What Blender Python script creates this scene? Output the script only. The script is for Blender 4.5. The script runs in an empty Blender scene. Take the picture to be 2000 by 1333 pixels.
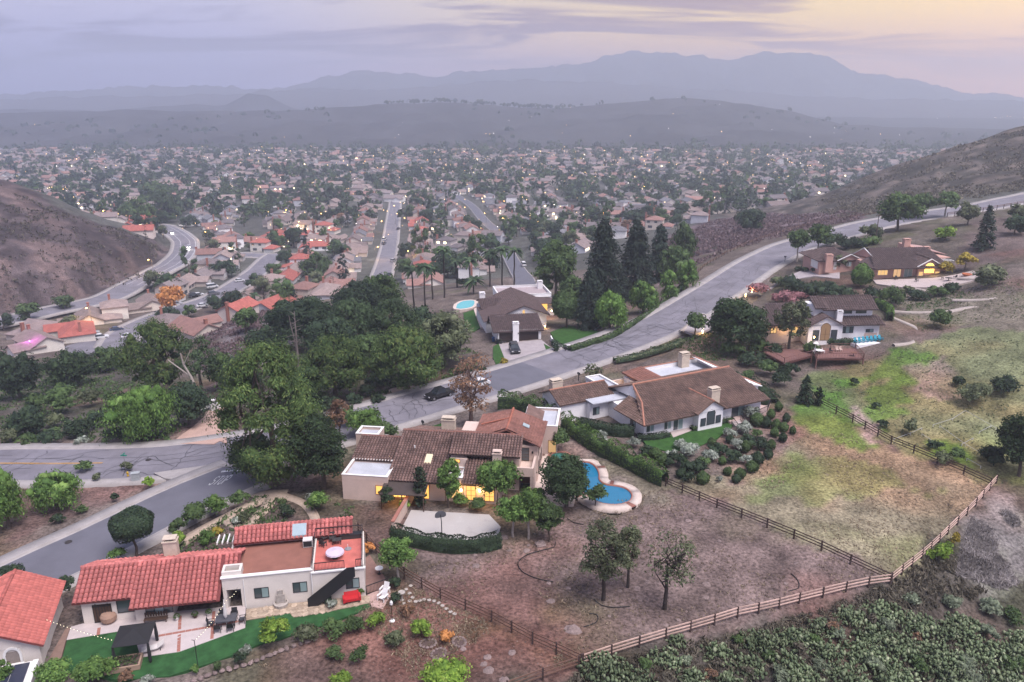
import bpy, math, random
import numpy as np
from mathutils import Vector, Matrix
R = math.radians
SC = bpy.context.scene
COL = SC.collection
# ------------------------------------------------------------------ camera
F, CX, CY, CAMZ, PITCH = 1530.0, 1000.0, 666.5, 50.0, R(17.13)
cam = bpy.data.cameras.new('camera'); camo = bpy.data.objects.new('camera', cam); COL.objects.link(camo)
cam.sensor_width = 36.0; cam.lens = 36.0 * F / 2000.0; cam.clip_start = 0.5; cam.clip_end = 40000
camo.location = (0, 0, CAMZ); camo.rotation_euler = (R(90) - PITCH, 0, 0)
SC.camera = camo
# ------------------------------------------------------------------ world: dusk sky
SUN_AZ, SUN_EL = R(37), R(3.0)          # azimuth east of the view axis (+Y), low over the hills
w = bpy.data.worlds.new('World'); SC.world = w; w.use_nodes = True
nt = w.node_tree; nt.nodes.clear()
def N(t, tree=None, **kw):
    n = (tree or nt).nodes.new(t)
    for k, v in kw.items(): setattr(n, k, v)
    return n
def L(a, b, tree=None): (tree or nt).links.new(a, b)
def ramp(node, stops):
    e = node.color_ramp.elements
    while len(e) < len(stops): e.new(0.5)
    for x, (p, c) in zip(e, stops):
        x.position = p; x.color = (*c, 1) if len(c) == 3 else c
def srgb(r, g, b):
    f = lambda v: (v / 255 / 12.92) if v / 255 <= 0.04045 else ((v / 255 + 0.055) / 1.055) ** 2.4
    return (f(r), f(g), f(b))
tc = N('ShaderNodeTexCoord'); sep = N('ShaderNodeSeparateXYZ'); L(tc.outputs['Generated'], sep.inputs[0])
elev = N('ShaderNodeMapRange'); elev.inputs[1].default_value = -0.02; elev.inputs[2].default_value = 0.55; L(sep.outputs[2], elev.inputs[0])
cool = N('ShaderNodeValToRGB'); L(elev.outputs[0], cool.inputs[0])
ramp(cool, [(0.0, srgb(140, 142, 206)), (0.10, srgb(160, 158, 210)), (0.24, srgb(184, 180, 204)), (1.0, srgb(150, 158, 190))])
warm = N('ShaderNodeValToRGB'); L(elev.outputs[0], warm.inputs[0])
ramp(warm, [(0.0, srgb(222, 160, 150)), (0.10, srgb(236, 172, 126)), (0.20, srgb(242, 204, 116)), (0.5, srgb(206, 200, 166)), (1.0, srgb(152, 158, 188))])
dot = N('ShaderNodeVectorMath', operation='DOT_PRODUCT'); L(tc.outputs['Generated'], dot.inputs[0])
dot.inputs[1].default_value = (math.sin(SUN_AZ), math.cos(SUN_AZ), 0.05)
wf = N('ShaderNodeMapRange', interpolation_type='SMOOTHSTEP'); wf.inputs[1].default_value = 0.52; wf.inputs[2].default_value = 1.0; L(dot.outputs['Value'], wf.inputs[0])
mixs = N('ShaderNodeMix', data_type='RGBA'); L(wf.outputs[0], mixs.inputs[0]); L(cool.outputs[0], mixs.inputs[6]); L(warm.outputs[0], mixs.inputs[7])
# streaky clouds on a plane overhead: direction / (z + c)
addz = N('ShaderNodeMath', operation='ADD'); addz.inputs[1].default_value = 0.09; L(sep.outputs[2], addz.inputs[0])
mx = N('ShaderNodeMath', operation='MAXIMUM'); mx.inputs[1].default_value = 0.03; L(addz.outputs[0], mx.inputs[0])
dx = N('ShaderNodeMath', operation='DIVIDE'); L(sep.outputs[0], dx.inputs[0]); L(mx.outputs[0], dx.inputs[1])
dy = N('ShaderNodeMath', operation='DIVIDE'); L(sep.outputs[1], dy.inputs[0]); L(mx.outputs[0], dy.inputs[1])
cmb = N('ShaderNodeCombineXYZ'); L(dx.outputs[0], cmb.inputs[0]); L(dy.outputs[0], cmb.inputs[1])
mp = N('ShaderNodeMapping'); mp.inputs['Rotation'].default_value = (0, 0, R(14)); mp.inputs['Scale'].default_value = (0.62, 1.25, 1); L(cmb.outputs[0], mp.inputs[0])
no = N('ShaderNodeTexNoise'); no.inputs['Scale'].default_value = 0.85; no.inputs['Detail'].default_value = 8; no.inputs['Roughness'].default_value = 0.58; no.inputs['Distortion'].default_value = 0.7
L(mp.outputs[0], no.inputs['Vector'])
cl = N('ShaderNodeMapRange', interpolation_type='SMOOTHSTEP'); cl.inputs[1].default_value = 0.46; cl.inputs[2].default_value = 0.60; L(no.outputs[0], cl.inputs[0])
clz = N('ShaderNodeMapRange'); clz.inputs[1].default_value = 0.0; clz.inputs[2].default_value = 0.06; L(sep.outputs[2], clz.inputs[0])
clm = N('ShaderNodeMath', operation='MULTIPLY'); L(cl.outputs[0], clm.inputs[0]); L(clz.outputs[0], clm.inputs[1])
clk = N('ShaderNodeMath', operation='MULTIPLY'); clk.inputs[1].default_value = 0.95; L(clm.outputs[0], clk.inputs[0])
cc = N('ShaderNodeMix', data_type='RGBA'); L(wf.outputs[0], cc.inputs[0]); cc.inputs[6].default_value = (*srgb(122, 118, 152), 1); cc.inputs[7].default_value = (*srgb(132, 92, 104), 1)
mixc = N('ShaderNodeMix', data_type='RGBA'); L(clk.outputs[0], mixc.inputs[0]); L(mixs.outputs[2], mixc.inputs[6]); L(cc.outputs[2], mixc.inputs[7])
sky = N('ShaderNodeTexSky', sky_type='NISHITA'); sky.sun_disc = False; sky.sun_elevation = SUN_EL; sky.sun_rotation = SUN_AZ; sky.altitude = 300
skb = N('ShaderNodeBackground'); L(sky.outputs[0], skb.inputs[0]); skb.inputs[1].default_value = 0.012
bg = N('ShaderNodeBackground'); L(mixc.outputs[2], bg.inputs[0]); bg.inputs[1].default_value = 0.74
adds = N('ShaderNodeAddShader'); L(bg.outputs[0], adds.inputs[0]); L(skb.outputs[0], adds.inputs[1])
out = N('ShaderNodeOutputWorld'); L(adds.outputs[0], out.inputs[0])
# ------------------------------------------------------------------ soft overhead fill lamp, tipped from the camera side to brighten facades
sl = bpy.data.lights.new('sun', 'SUN'); sl.energy = 2.9; sl.angle = R(36); sl.color = (1.0, 0.93, 0.92)
so = bpy.data.objects.new('sun', sl); COL.objects.link(so)
so.rotation_euler = Vector((-.35, .38, -1.0)).to_track_quat('-Z', 'Y').to_euler()
SC.view_settings.view_transform = 'Standard'; SC.view_settings.look = 'None'; SC.view_settings.exposure = 1.0; SC.view_settings.gamma = 1.0
SC.view_settings.use_curve_mapping = False
SC.render.engine = 'CYCLES'
SC.cycles.use_denoising = True; SC.cycles.max_bounces = 6; SC.cycles.diffuse_bounces = 2; SC.cycles.glossy_bounces = 2
SC.cycles.transmission_bounces = 3; SC.cycles.volume_bounces = 3; SC.cycles.transparent_max_bounces = 6; SC.cycles.sample_clamp_indirect = 3
HAZE = (0.00040, (0.80, 0.87, 1.0))
# ------------------------------------------------------------------ camera geometry of the photograph: pixel -> ray (used to survey the site)
_c, _s = math.cos(PITCH), math.sin(PITCH)
def ray(px, py):
    u = (px - CX) / F; v = -(py - CY) / F
    return np.array([u, _c + v * _s, -_s + v * _c])
def at(px, py, z=0.0):
    d = ray(px, py); t = (z - CAMZ) / d[2]
    return np.array([d[0] * t, d[1] * t, z])
def pxm(p):                                   # photo pixels per metre at a place
    return F / (p[1] * _c - (p[2] - CAMZ) * _s)
# ------------------------------------------------------------------ terrain survey: (px, py, z)
CP = [(1135,1300,0),(1000,1333,0),(700,1333,-.6),(430,1333,-.5),(200,1333,0),(0,1333,-.5),(1400,1333,-1.5),(1700,1333,-5),(2000,1333,-9),(1900,1180,-5),(1800,1250,-4),
 (150,1230,0),(430,1210,0),(700,1170,0),(0,1200,-.5),(400,1120,0),(620,1080,0),(560,1230,-.2),(850,1230,-.5),(760,1130,0),
 (0,1145,-2),(100,1100,-2),(200,1055,-1.8),(300,1005,-1.4),(385,960,-1.0),(470,930,-.8),(-200,1230,-2.5),
 (0,908,-3),(150,908,-2.4),(300,900,-1.8),(440,880,-1.2),(580,855,-1),(720,818,-1),(860,780,-1),(1000,740,-1),(1100,708,-.6),(1200,675,0),(1300,630,1),(1400,566,2.4),(1480,516,4),(1600,464,7),(1720,437,9),(1820,419,11),(1920,404,13),(2000,387,15),(-300,900,-4),
 (880,930,0),(720,960,0),(1040,930,0),(870,1030,-.3),(1180,960,-.1),(1200,1150,-.6),(1450,1100,-.6),(1600,1050,-.6),(1730,1130,-1),(1400,940,.2),(1000,1150,-.6),
 (1300,840,1),(1160,800,1),(1420,800,1),(1250,760,.6),(1350,880,.7),(1400,900,0),(1520,850,0),(1600,900,-.5),(1900,960,-1),(1700,950,-.8),(2000,1000,-2),(2000,1100,-4),
 (1010,668,-2),(1000,640,-2.2),(1000,590,-3),(920,590,-4),(960,700,-1.6),(1090,680,-1.2),(1000,545,-9),(870,580,-6.5),(820,600,-8),
 (1640,660,3.6),(1560,650,3.4),(1720,650,4),(1600,705,1.6),(1700,720,2),(1520,690,1.6),(1500,760,1),(1580,770,0.6),(1750,760,1.6),(1900,700,5),(1850,800,1),(2000,800,2),
 (1740,545,7),(1850,545,7.4),(1620,530,6),(1550,560,4.4),(1640,590,4.6),(1800,600,5.5),(1950,600,8),(2000,520,13),(1900,450,14),(1500,600,3),(1440,620,2.4),(2100,600,10),
 (520,820,-1.8),(400,830,-2),(380,790,-3),(200,840,-4.5),(60,850,-5),(200,780,-9),(0,790,-11),(100,730,-17),(250,730,-15),(330,720,-13),(240,665,-26),(80,690,-24),(300,622,-26),(160,640,-26),(0,660,-26),
 (480,645,-9),(430,690,-12),(560,625,-9),(420,640,-19),(380,660,-22),(500,720,-7),(620,700,-5),(700,660,-7),(780,640,-8),(560,780,-2.4),(700,760,-2.6),(800,730,-2.6),(900,690,-3),(620,600,-16),(720,580,-20),
 (1150,620,-3),(1200,590,-3),(1280,560,-1.5),(1330,520,-2),(1100,570,-6),(1180,520,-14),(1300,460,-16),(1380,470,-6),(1450,450,-6),(1550,440,-2),(1400,420,-22),(1600,415,-8),
 (330,505,-28),(250,550,-27.5),(100,600,-27),(0,630,-27),(50,490,-8),(150,525,-18),(230,500,-16),
 (480,560,-29),(550,500,-31),(400,560,-28),(760,480,-33),(650,520,-31),(900,520,-30),(770,400,-35),(540,440,-34),(365,480,-30),(320,440,-32),(1000,420,-35),(1300,400,-35),(1200,350,-36),(800,330,-36),(400,350,-36)]
CPW = [at(*c) for c in CP]
def far_pt(px, py, dist):                     # a crest seen at (px, py), standing this far off
    d = ray(px, py); t = dist / d[1]; return np.array([d[0] * t, dist, CAMZ + d[2] * t])
for c in [(0,355,380),(60,378,375),(100,400,372),(200,440,372),(280,466,382),(-150,320,390),(2000,250,480),(1925,270,482),(1850,290,485),(1770,318,490),(1700,340,500),(1640,368,510),(1600,390,522),(2150,215,480)]:
    CPW.append(far_pt(*c))
for c in [(-420,520,-34),(-330,560,-34),(-240,520,-33),(520,640,-34),(330,660,-35),(700,600,-20),(180,640,-35),(-700,700,-35),(0,800,-36),(600,900,-36),(-600,1200,-36),(600,1300,-36),(0,1300,-36),
          (-1500,800,-36),(1500,1000,-36),(0,2200,-36),(-1500,2200,-36),(1500,2200,-36),(0,10,-3),(-80,0,-4),(80,0,-8),(-200,60,-6),(200,60,-12),(0,-80,-10),(-300,250,-26),(-420,330,-24),(330,200,12),(420,330,30),(-600,300,-26),(600,400,38),(600,150,10),(-3000,2500,-36),(3000,2500,-36),(0,4500,-36),(0,9000,-36),(3000,6000,-36),(-3000,6000,-36)]:
    CPW.append(np.array(c, float))
CPW = np.array(CPW); SCL = 100.0; CQ = 0.10
def _phi(d2): return np.sqrt(d2 + CQ * CQ)
_P = CPW[:, :2] / SCL
_d2 = ((_P[:, None, :] - _P[None]) ** 2).sum(-1)
_n = len(_P); _A = np.zeros((_n + 3, _n + 3)); _A[:_n, :_n] = _phi(_d2) - np.eye(_n) * 0.02
_A[:_n, _n] = 1; _A[:_n, _n + 1:] = _P; _A[_n, :_n] = 1; _A[_n + 1:, :_n] = _P.T
_W = np.linalg.solve(_A, np.concatenate([CPW[:, 2], np.zeros(3)]))
def h(x, y):
    x = np.asarray(x, float) / SCL; y = np.asarray(y, float) / SCL
    sh = x.shape; x = x.ravel(); y = y.ravel(); o = np.empty(len(x))
    for i in range(0, len(x), 20000):
        a, b = x[i:i + 20000], y[i:i + 20000]
        o[i:i + 20000] = _phi((a[:, None] - _P[:, 0]) ** 2 + (b[:, None] - _P[:, 1]) ** 2) @ _W[:_n] + _W[_n] + a * _W[_n + 1] + b * _W[_n + 2]
    o = np.clip(o, -36.5, 90)
    return o.reshape(sh)
def hz(x, y): return float(h(np.array([x]), np.array([y]))[0])
_T = np.concatenate([np.linspace(30, 500, 500), np.geomspace(501, 4000, 300)])
def G(px, py):                                # where the ray through a pixel meets the ground
    d = ray(px, py); d = d / np.linalg.norm(d)
    z = CAMZ + d[2] * _T - h(d[0] * _T, d[1] * _T)
    k = np.argmax(z < 0) if (z < 0).any() else len(_T) - 1
    t = _T[k] if k == 0 else _T[k - 1] + (_T[k] - _T[k - 1]) * z[k - 1] / (z[k - 1] - z[k])
    x, y = d[0] * t, d[1] * t
    return np.array([x, y, hz(x, y)])
def inpoly(x, y, poly):
    r = np.zeros(np.shape(x), bool); n = len(poly)
    for i in range(n):
        x1, y1 = poly[i][:2]; x2, y2 = poly[(i + 1) % n][:2]
        if y1 == y2: continue
        c = ((y1 > y) != (y2 > y)) & (x < (x2 - x1) * (y - y1) / (y2 - y1) + x1)
        r ^= c
    return r
def fbm(x, y, s, seed=0, oc=4):               # cheap value noise 0..1
    o = np.zeros(np.shape(x)); a = 1.0; t = 0
    for k in range(oc):
        xi = x * s; yi = y * s; x0 = np.floor(xi); y0 = np.floor(yi); fx = xi - x0; fy = yi - y0
        fx = fx * fx * (3 - 2 * fx); fy = fy * fy * (3 - 2 * fy)
        def hs(i, j):
            v = np.sin(i * 127.1 + j * 311.7 + seed * 17.3 + k * 53.1) * 43758.5453
            return v - np.floor(v)
        o += a * ((hs(x0, y0) * (1 - fx) + hs(x0 + 1, y0) * fx) * (1 - fy) + (hs(x0, y0 + 1) * (1 - fx) + hs(x0 + 1, y0 + 1) * fx) * fy)
        t += a; a *= 0.5; s *= 2.03
    return o / t
# ------------------------------------------------------------------ materials
MATS = {}
def mat(name, col, rough=0.8, var=0.12, scale=3.0, bump=0.0, bscale=None, spec=0.3, metal=0.0, island=0.0, objcol=False, emit=None, estr=0.0, detail=6, col2=None, gen=False, objrand=0.0, sheet=0.0, cover=False, wave=None):
    if name in MATS: return MATS[name]
    m = bpy.data.materials.new(name); m.use_nodes = True; t = m.node_tree; b = t.nodes['Principled BSDF']
    b.inputs['Roughness'].default_value = rough; b.inputs['Specular IOR Level'].default_value = spec; b.inputs['Metallic'].default_value = metal
    co = N('ShaderNodeTexCoord', t); src = co.outputs['Object']
    if gen:
        ge = N('ShaderNodeNewGeometry', t); src = ge.outputs['Position']
    n = N('ShaderNodeTexNoise', t); n.inputs['Scale'].default_value = scale; n.inputs['Detail'].default_value = detail; n.inputs['Roughness'].default_value = 0.62; L(src, n.inputs['Vector'], t)
    if objcol:
        oi = N('ShaderNodeObjectInfo', t); base = oi.outputs['Color']
    elif cover:
        at_ = N('ShaderNodeAttribute', t); at_.attribute_name = 'cover'; base = at_.outputs['Color']
    else:
        rgb = N('ShaderNodeRGB', t); rgb.outputs[0].default_value = (*col, 1); base = rgb.outputs[0]
    if col2 is not None:
        mm = N('ShaderNodeMix', t, data_type='RGBA'); mr = N('ShaderNodeMapRange', t); mr.inputs[1].default_value = 0.4; mr.inputs[2].default_value = 0.62; L(n.outputs[0], mr.inputs[0], t)
        L(mr.outputs[0], mm.inputs[0], t); L(base, mm.inputs[6], t); mm.inputs[7].default_value = (*col2, 1); base = mm.outputs[2]
    val = N('ShaderNodeMapRange', t); val.inputs[1].default_value = 0.28; val.inputs[2].default_value = 0.72; val.inputs[3].default_value = 1 - var; val.inputs[4].default_value = 1 + var; L(n.outputs[0], val.inputs[0], t)
    v = val.outputs[0]
    def mul(a, src2, lo, hi):
        mr = N('ShaderNodeMapRange', t); mr.inputs[3].default_value = lo; mr.inputs[4].default_value = hi; L(src2, mr.inputs[0], t)
        q = N('ShaderNodeMath', t, operation='MULTIPLY'); L(a, q.inputs[0], t); L(mr.outputs[0], q.inputs[1], t); return q.outputs[0]
    if island:
        ge = N('ShaderNodeNewGeometry', t); v = mul(v, ge.outputs['Random Per Island'], 1 - island, 1 + island)
    if objrand:
        oi2 = N('ShaderNodeObjectInfo', t); v = mul(v, oi2.outputs['Random'], 1 - objrand, 1 + objrand)
    if wave:
        wv = N('ShaderNodeTexWave', t, wave_type='BANDS', bands_direction=wave[0]); wv.inputs['Scale'].default_value = wave[1]; wv.inputs['Distortion'].default_value = 0.4; wv.inputs['Detail'].default_value = 2
        L(src, wv.inputs['Vector'], t); v = mul(v, wv.outputs[0], 1 - wave[2], 1 + wave[2] * 0.5)
    if cover and bump:
        nf = N('ShaderNodeTexNoise', t); nf.inputs['Scale'].default_value = 2.6; nf.inputs['Detail'].default_value = 8; nf.inputs['Roughness'].default_value = .7; L(src, nf.inputs['Vector'], t); m3 = N('ShaderNodeMapRange', t); m3.inputs[1].default_value = .33; m3.inputs[2].default_value = .67; L(nf.outputs[0], m3.inputs[0], t); v = mul(v, m3.outputs[0], .3, 1.65)
    q = N('ShaderNodeMix', t, data_type='RGBA', blend_type='MULTIPLY'); q.inputs[0].default_value = 1; L(base, q.inputs[6], t); L(v, q.inputs[7], t)
    L(q.outputs[2], b.inputs['Base Color'], t)
    if bump:
        n2 = N('ShaderNodeTexNoise', t); n2.inputs['Scale'].default_value = bscale or scale * 4; n2.inputs['Detail'].default_value = 5; L(src, n2.inputs['Vector'], t)
        bp = N('ShaderNodeBump', t); bp.inputs['Strength'].default_value = 0.6; bp.inputs['Distance'].default_value = bump; L(n2.outputs[0], bp.inputs['Height'], t); L(bp.outputs[0], b.inputs['Normal'], t)
    if emit:
        b.inputs['Emission Color'].default_value = (*emit, 1); b.inputs['Emission Strength'].default_value = estr
    MATS[name] = m
    return m
def leafmat(name, a, b_, c=None):             # foliage: a dark, b_ light leaf, varied per leaf and per plant
    if name in MATS: return MATS[name]
    m = bpy.data.materials.new(name); m.use_nodes = True; t = m.node_tree; p = t.nodes['Principled BSDF']
    p.inputs['Roughness'].default_value = 0.75; p.inputs['Specular IOR Level'].default_value = 0.2
    ge = N('ShaderNodeNewGeometry', t); r = N('ShaderNodeValToRGB', t); L(ge.outputs['Random Per Island'], r.inputs[0], t)
    K = 1.5; a, b_, c = [tuple(min(.9, v * K) for v in q) for q in (a, b_, c or b_)]
    ramp(r, [(0.0, a), (0.8, b_), (1.0, c)])
    n = N('ShaderNodeTexNoise', t); n.inputs['Scale'].default_value = 0.45; n.inputs['Detail'].default_value = 3; co = N('ShaderNodeTexCoord', t); L(co.outputs['Object'], n.inputs['Vector'], t)
    mr = N('ShaderNodeMapRange', t); mr.inputs[1].default_value = 0.3; mr.inputs[2].default_value = 0.7; mr.inputs[3].default_value = 0.65; mr.inputs[4].default_value = 1.35; L(n.outputs[0], mr.inputs[0], t)
    oi = N('ShaderNodeObjectInfo', t); m2 = N('ShaderNodeMapRange', t); m2.inputs[3].default_value = 0.75; m2.inputs[4].default_value = 1.25; L(oi.outputs['Random'], m2.inputs[0], t)
    k = N('ShaderNodeMath', t, operation='MULTIPLY'); L(mr.outputs[0], k.inputs[0], t); L(m2.outputs[0], k.inputs[1], t)
    q = N('ShaderNodeMix', t, data_type='RGBA', blend_type='MULTIPLY'); q.inputs[0].default_value = 1; L(r.outputs[0], q.inputs[6], t); L(k.outputs[0], q.inputs[7], t)
    L(q.outputs[2], p.inputs['Base Color'], t)
    tr = N('ShaderNodeBsdfTranslucent', t); L(q.outputs[2], tr.inputs[0], t); ms = N('ShaderNodeMixShader', t); ms.inputs[0].default_value = 0.25
    L(p.outputs[0], ms.inputs[1], t); L(tr.outputs[0], ms.inputs[2], t); L(ms.outputs[0], t.nodes['Material Output'].inputs[0], t)
    MATS[name] = m; return m
def emat(name, col, strength, sample=False):
    if name in MATS: return MATS[name]
    m = bpy.data.materials.new(name); m.use_nodes = True; b = m.node_tree.nodes['Principled BSDF']
    b.inputs['Base Color'].default_value = (0.06, 0.05, 0.045, 1); b.inputs['Emission Color'].default_value = (*col, 1); b.inputs['Emission Strength'].default_value = strength
    if not sample: m.cycles.emission_sampling = 'NONE'
    MATS[name] = m; return m
# ------------------------------------------------------------------ objects
KIDS = {}
def link(name, data, parent=None, mat_=None, **props):
    o = bpy.data.objects.new(name, data); COL.objects.link(o)
    if parent is not None:
        o.parent = parent; KIDS.setdefault(parent.name, []).append(o)
    for k, v in props.items(): o[k] = v
    return o
def thing(name, label, cat, loc=(0, 0, 0), rz=0.0, group=None):
    o = link(name, None); o.empty_display_size = 0.2
    o.location = [float(v) for v in loc]; o.rotation_euler = (0, 0, rz); o['label'] = label; o['category'] = cat
    if group: o['group'] = group
    return o
def tag(o, label, cat, group=None):
    o['label'] = label; o['category'] = cat
    if group: o['group'] = group
    return o
def npmesh(name, V, Q, mt, smooth=False):     # V (n,3), Q (m,k) one face size, or a list of such
    me = bpy.data.meshes.new(name); V = np.ascontiguousarray(V, np.float32)
    Qs = Q if isinstance(Q, list) else [Q]
    Qs = [np.asarray(q, np.int32) for q in Qs if len(q)]
    tot = np.concatenate([np.full(len(q), q.shape[1], np.int32) for q in Qs]); idx = np.concatenate([q.ravel() for q in Qs])
    me.vertices.add(len(V)); me.vertices.foreach_set('co', V.ravel())
    me.loops.add(len(idx)); me.loops.foreach_set('vertex_index', idx)
    me.polygons.add(len(tot)); me.polygons.foreach_set('loop_start', np.concatenate([[0], np.cumsum(tot)[:-1]]).astype(np.int32)); me.polygons.foreach_set('loop_total', tot)
    if smooth: me.polygons.foreach_set('use_smooth', np.ones(len(tot), bool))
    me.update(calc_edges=True)
    if mt is not None: me.materials.append(mt)
    return me
class MB:
    def __init__(s): s.v = []; s.f = []
    def add(s, vs, fs):
        b = len(s.v); s.v += [tuple(map(float, p)) for p in vs]; s.f += [tuple(i + b for i in f) for f in fs]; return s
    def box(s, x0, x1, y0, y1, z0, z1):
        return s.add([(x0, y0, z0), (x1, y0, z0), (x1, y1, z0), (x0, y1, z0), (x0, y0, z1), (x1, y0, z1), (x1, y1, z1), (x0, y1, z1)],
                     [(0, 3, 2, 1), (4, 5, 6, 7), (0, 1, 5, 4), (1, 2, 6, 5), (2, 3, 7, 6), (3, 0, 4, 7)])
    def prism(s, pts, z0, z1):                # closed outline in x,y
        a = sum(pts[i][0] * pts[(i + 1) % len(pts)][1] - pts[(i + 1) % len(pts)][0] * pts[i][1] for i in range(len(pts)))
        if a < 0: pts = pts[::-1]
        n = len(pts)
        return s.add([(p[0], p[1], z0) for p in pts] + [(p[0], p[1], z1) for p in pts],
                     [tuple(range(n - 1, -1, -1)), tuple(range(n, 2 * n))] + [(i, (i + 1) % n, n + (i + 1) % n, n + i) for i in range(n)])
    def slab(s, pts, th):                     # planar 3-d outline, thickened downwards
        n = len(pts); P = [Vector(p) for p in pts]
        nn = sum(((P[i] - P[0]).cross(P[i + 1] - P[0]) for i in range(1, n - 1)), Vector())
        if nn.z < 0: P = P[::-1]
        return s.add([tuple(p - Vector((0, 0, th))) for p in P] + [tuple(p) for p in P],
                     [tuple(range(n - 1, -1, -1)), tuple(range(n, 2 * n))] + [(i, (i + 1) % n, n + (i + 1) % n, n + i) for i in range(n)])
    def bar(s, a, b, r, r2=None):             # square bar
        return s.tube(a, b, r, r2, 4)
    def tube(s, a, b, r, r2=None, n=6):
        a = Vector(a); b = Vector(b); d = (b - a).normalized(); u = d.orthogonal().normalized() if abs(d.z) < .99 else Vector((1, 0, 0))
        if n == 4 and abs(d.z) < .99: u = Vector((0, 0, 1)).cross(d).normalized(); 
        v = d.cross(u); r2 = r if r2 is None else r2; k = .5 if n == 4 else 0
        ring = lambda c, q: [tuple(c + (u * math.cos(2 * math.pi * (i + k) / n) + v * math.sin(2 * math.pi * (i + k) / n)) * q * (1.414 if n == 4 else 1)) for i in range(n)]
        return s.add(ring(a, r) + ring(b, r2), [(i, (i + 1) % n, n + (i + 1) % n, n + i) for i in range(n)] + [tuple(range(n - 1, -1, -1)), tuple(range(n, 2 * n))])
    def lathe(s, prof, n=12, c=(0, 0, 0)):    # (r, z) profile
        vs = [(c[0] + r * math.cos(2 * math.pi * i / n), c[1] + r * math.sin(2 * math.pi * i / n), c[2] + z) for r, z in prof for i in range(n)]
        m = len(prof)
        fs = [(j * n + i, j * n + (i + 1) % n, (j + 1) * n + (i + 1) % n, (j + 1) * n + i) for j in range(m - 1) for i in range(n)]
        return s.add(vs, fs + [tuple(range(n - 1, -1, -1)), tuple(range((m - 1) * n, m * n))])
    def mesh(s, name, mt, smooth=False):
        me = bpy.data.meshes.new(name); me.from_pydata(s.v, [], s.f)
        if mt is not None: me.materials.append(mt)
        if smooth:
            for p in me.polygons: p.use_smooth = True
        me.update(); return me
    def build(s, name, mt, parent=None, smooth=False, **props):
        return link(name, s.mesh(name, mt, smooth), parent, **props)
def box(name, mt, parent, *a, **k): return MB().box(*a).build(name, mt, parent, **k)
def copy_tree(o, parent=None):
    c = o.copy(); COL.objects.link(c); c.parent = parent
    if parent is not None: KIDS.setdefault(parent.name, []).append(c)
    for ch in KIDS.get(o.name, []): copy_tree(ch, c)
    return c
# ================================================================== THE SETTING
from mathutils.geometry import delaunay_2d_cdt
SINK = []
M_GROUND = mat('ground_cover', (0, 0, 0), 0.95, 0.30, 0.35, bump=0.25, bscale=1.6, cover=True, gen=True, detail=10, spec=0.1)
M_ASPH = mat('asphalt_worn', (0.165, 0.155, 0.178), 0.85, 0.26, 0.22, bump=0.004, bscale=40, gen=True)
M_ASPH2 = mat('asphalt_new', (0.115, 0.114, 0.138), 0.82, 0.12, 0.35, bump=0.004, bscale=40, gen=True)
M_CONC = mat('concrete', (0.30, 0.275, 0.27), 0.9, 0.16, 0.7, bump=0.004, bscale=20, gen=True)
M_TAR = mat('tar', (0.045, 0.045, 0.052), 0.6, 0.1, 3, gen=True)
M_YEL = mat('yellow_paint', (0.50, 0.27, 0.06), 0.7, 0.25, 3, gen=True)
M_WPAINT = mat('white_paint', (0.50, 0.50, 0.52), 0.7, 0.4, 5, gen=True)
M_LAWN = mat('lawn_grass', (0.035, 0.085, 0.022), 0.95, 0.35, 1.2, bump=0.05, bscale=14, gen=True, spec=0.1)
M_TURF = mat('turf', (0.028, 0.082, 0.028), 0.95, 0.38, 1.0, bump=0.03, bscale=30, gen=True, spec=0.1)
M_DRIVE = mat('driveway_concrete', (0.33, 0.29, 0.295), 0.9, 0.14, 0.8, gen=True)
M_PINKDRIVE = mat('driveway_pink', (0.40, 0.27, 0.225), 0.9, 0.14, 0.8, gen=True)
def spline(P, step):
    P = [np.asarray(p, float) for p in P]; P = [2 * P[0] - P[1]] + P + [2 * P[-1] - P[-2]]; o = []
    for i in range(1, len(P) - 2):
        n = max(2, int(np.linalg.norm(P[i + 1][:2] - P[i][:2]) / step))
        for k in range(n):
            t = k / n; o.append(0.5 * (2 * P[i] + (P[i + 1] - P[i - 1]) * t + (2 * P[i - 1] - 5 * P[i] + 4 * P[i + 1] - P[i + 2]) * t * t + (3 * P[i] - P[i - 1] - 3 * P[i + 1] + P[i + 2]) * t ** 3))
    o.append(P[-2]); return np.array(o)
def normals2(C):
    d = np.gradient(C[:, :2], axis=0); d /= np.linalg.norm(d, axis=1)[:, None] + 1e-9
    return np.stack([-d[:, 1], d[:, 0]], 1)
def strip(name, C, offs, zs, mt, parent=None, **pr):      # a ribbon with the given cross-section (offset to the left, height above centre)
    n2 = normals2(C); k = len(offs)
    V = np.concatenate([np.concatenate([C[:, :2] + n2 * o, (C[:, 2] + z)[:, None]], 1)[:, None] for o, z in zip(offs, zs)], 1).reshape(-1, 3)
    n = len(C); i = np.arange(n - 1)[:, None] * k + np.arange(k - 1)[None]; i = i.ravel()
    Q = np.stack([i, i + k, i + k + 1, i + 1], 1)[:, ::-1]
    o = link(name, npmesh(name, V, Q, mt), parent)
    for a, b in pr.items(): o[a] = b
    return o
def line_px(pts, step=3.0, flat=None):
    P = []
    for p in pts:
        g = G(*p) if flat is None else at(p[0], p[1], flat)
        P.append(g)
    C = spline(P, step)
    z = h(C[:, 0], C[:, 1]); k = 7
    z = np.convolve(np.concatenate([np.full(k, z[0]), z, np.full(k, z[-1])]), np.ones(2 * k + 1) / (2 * k + 1), 'valid')
    C[:, 2] = z; return C
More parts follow.
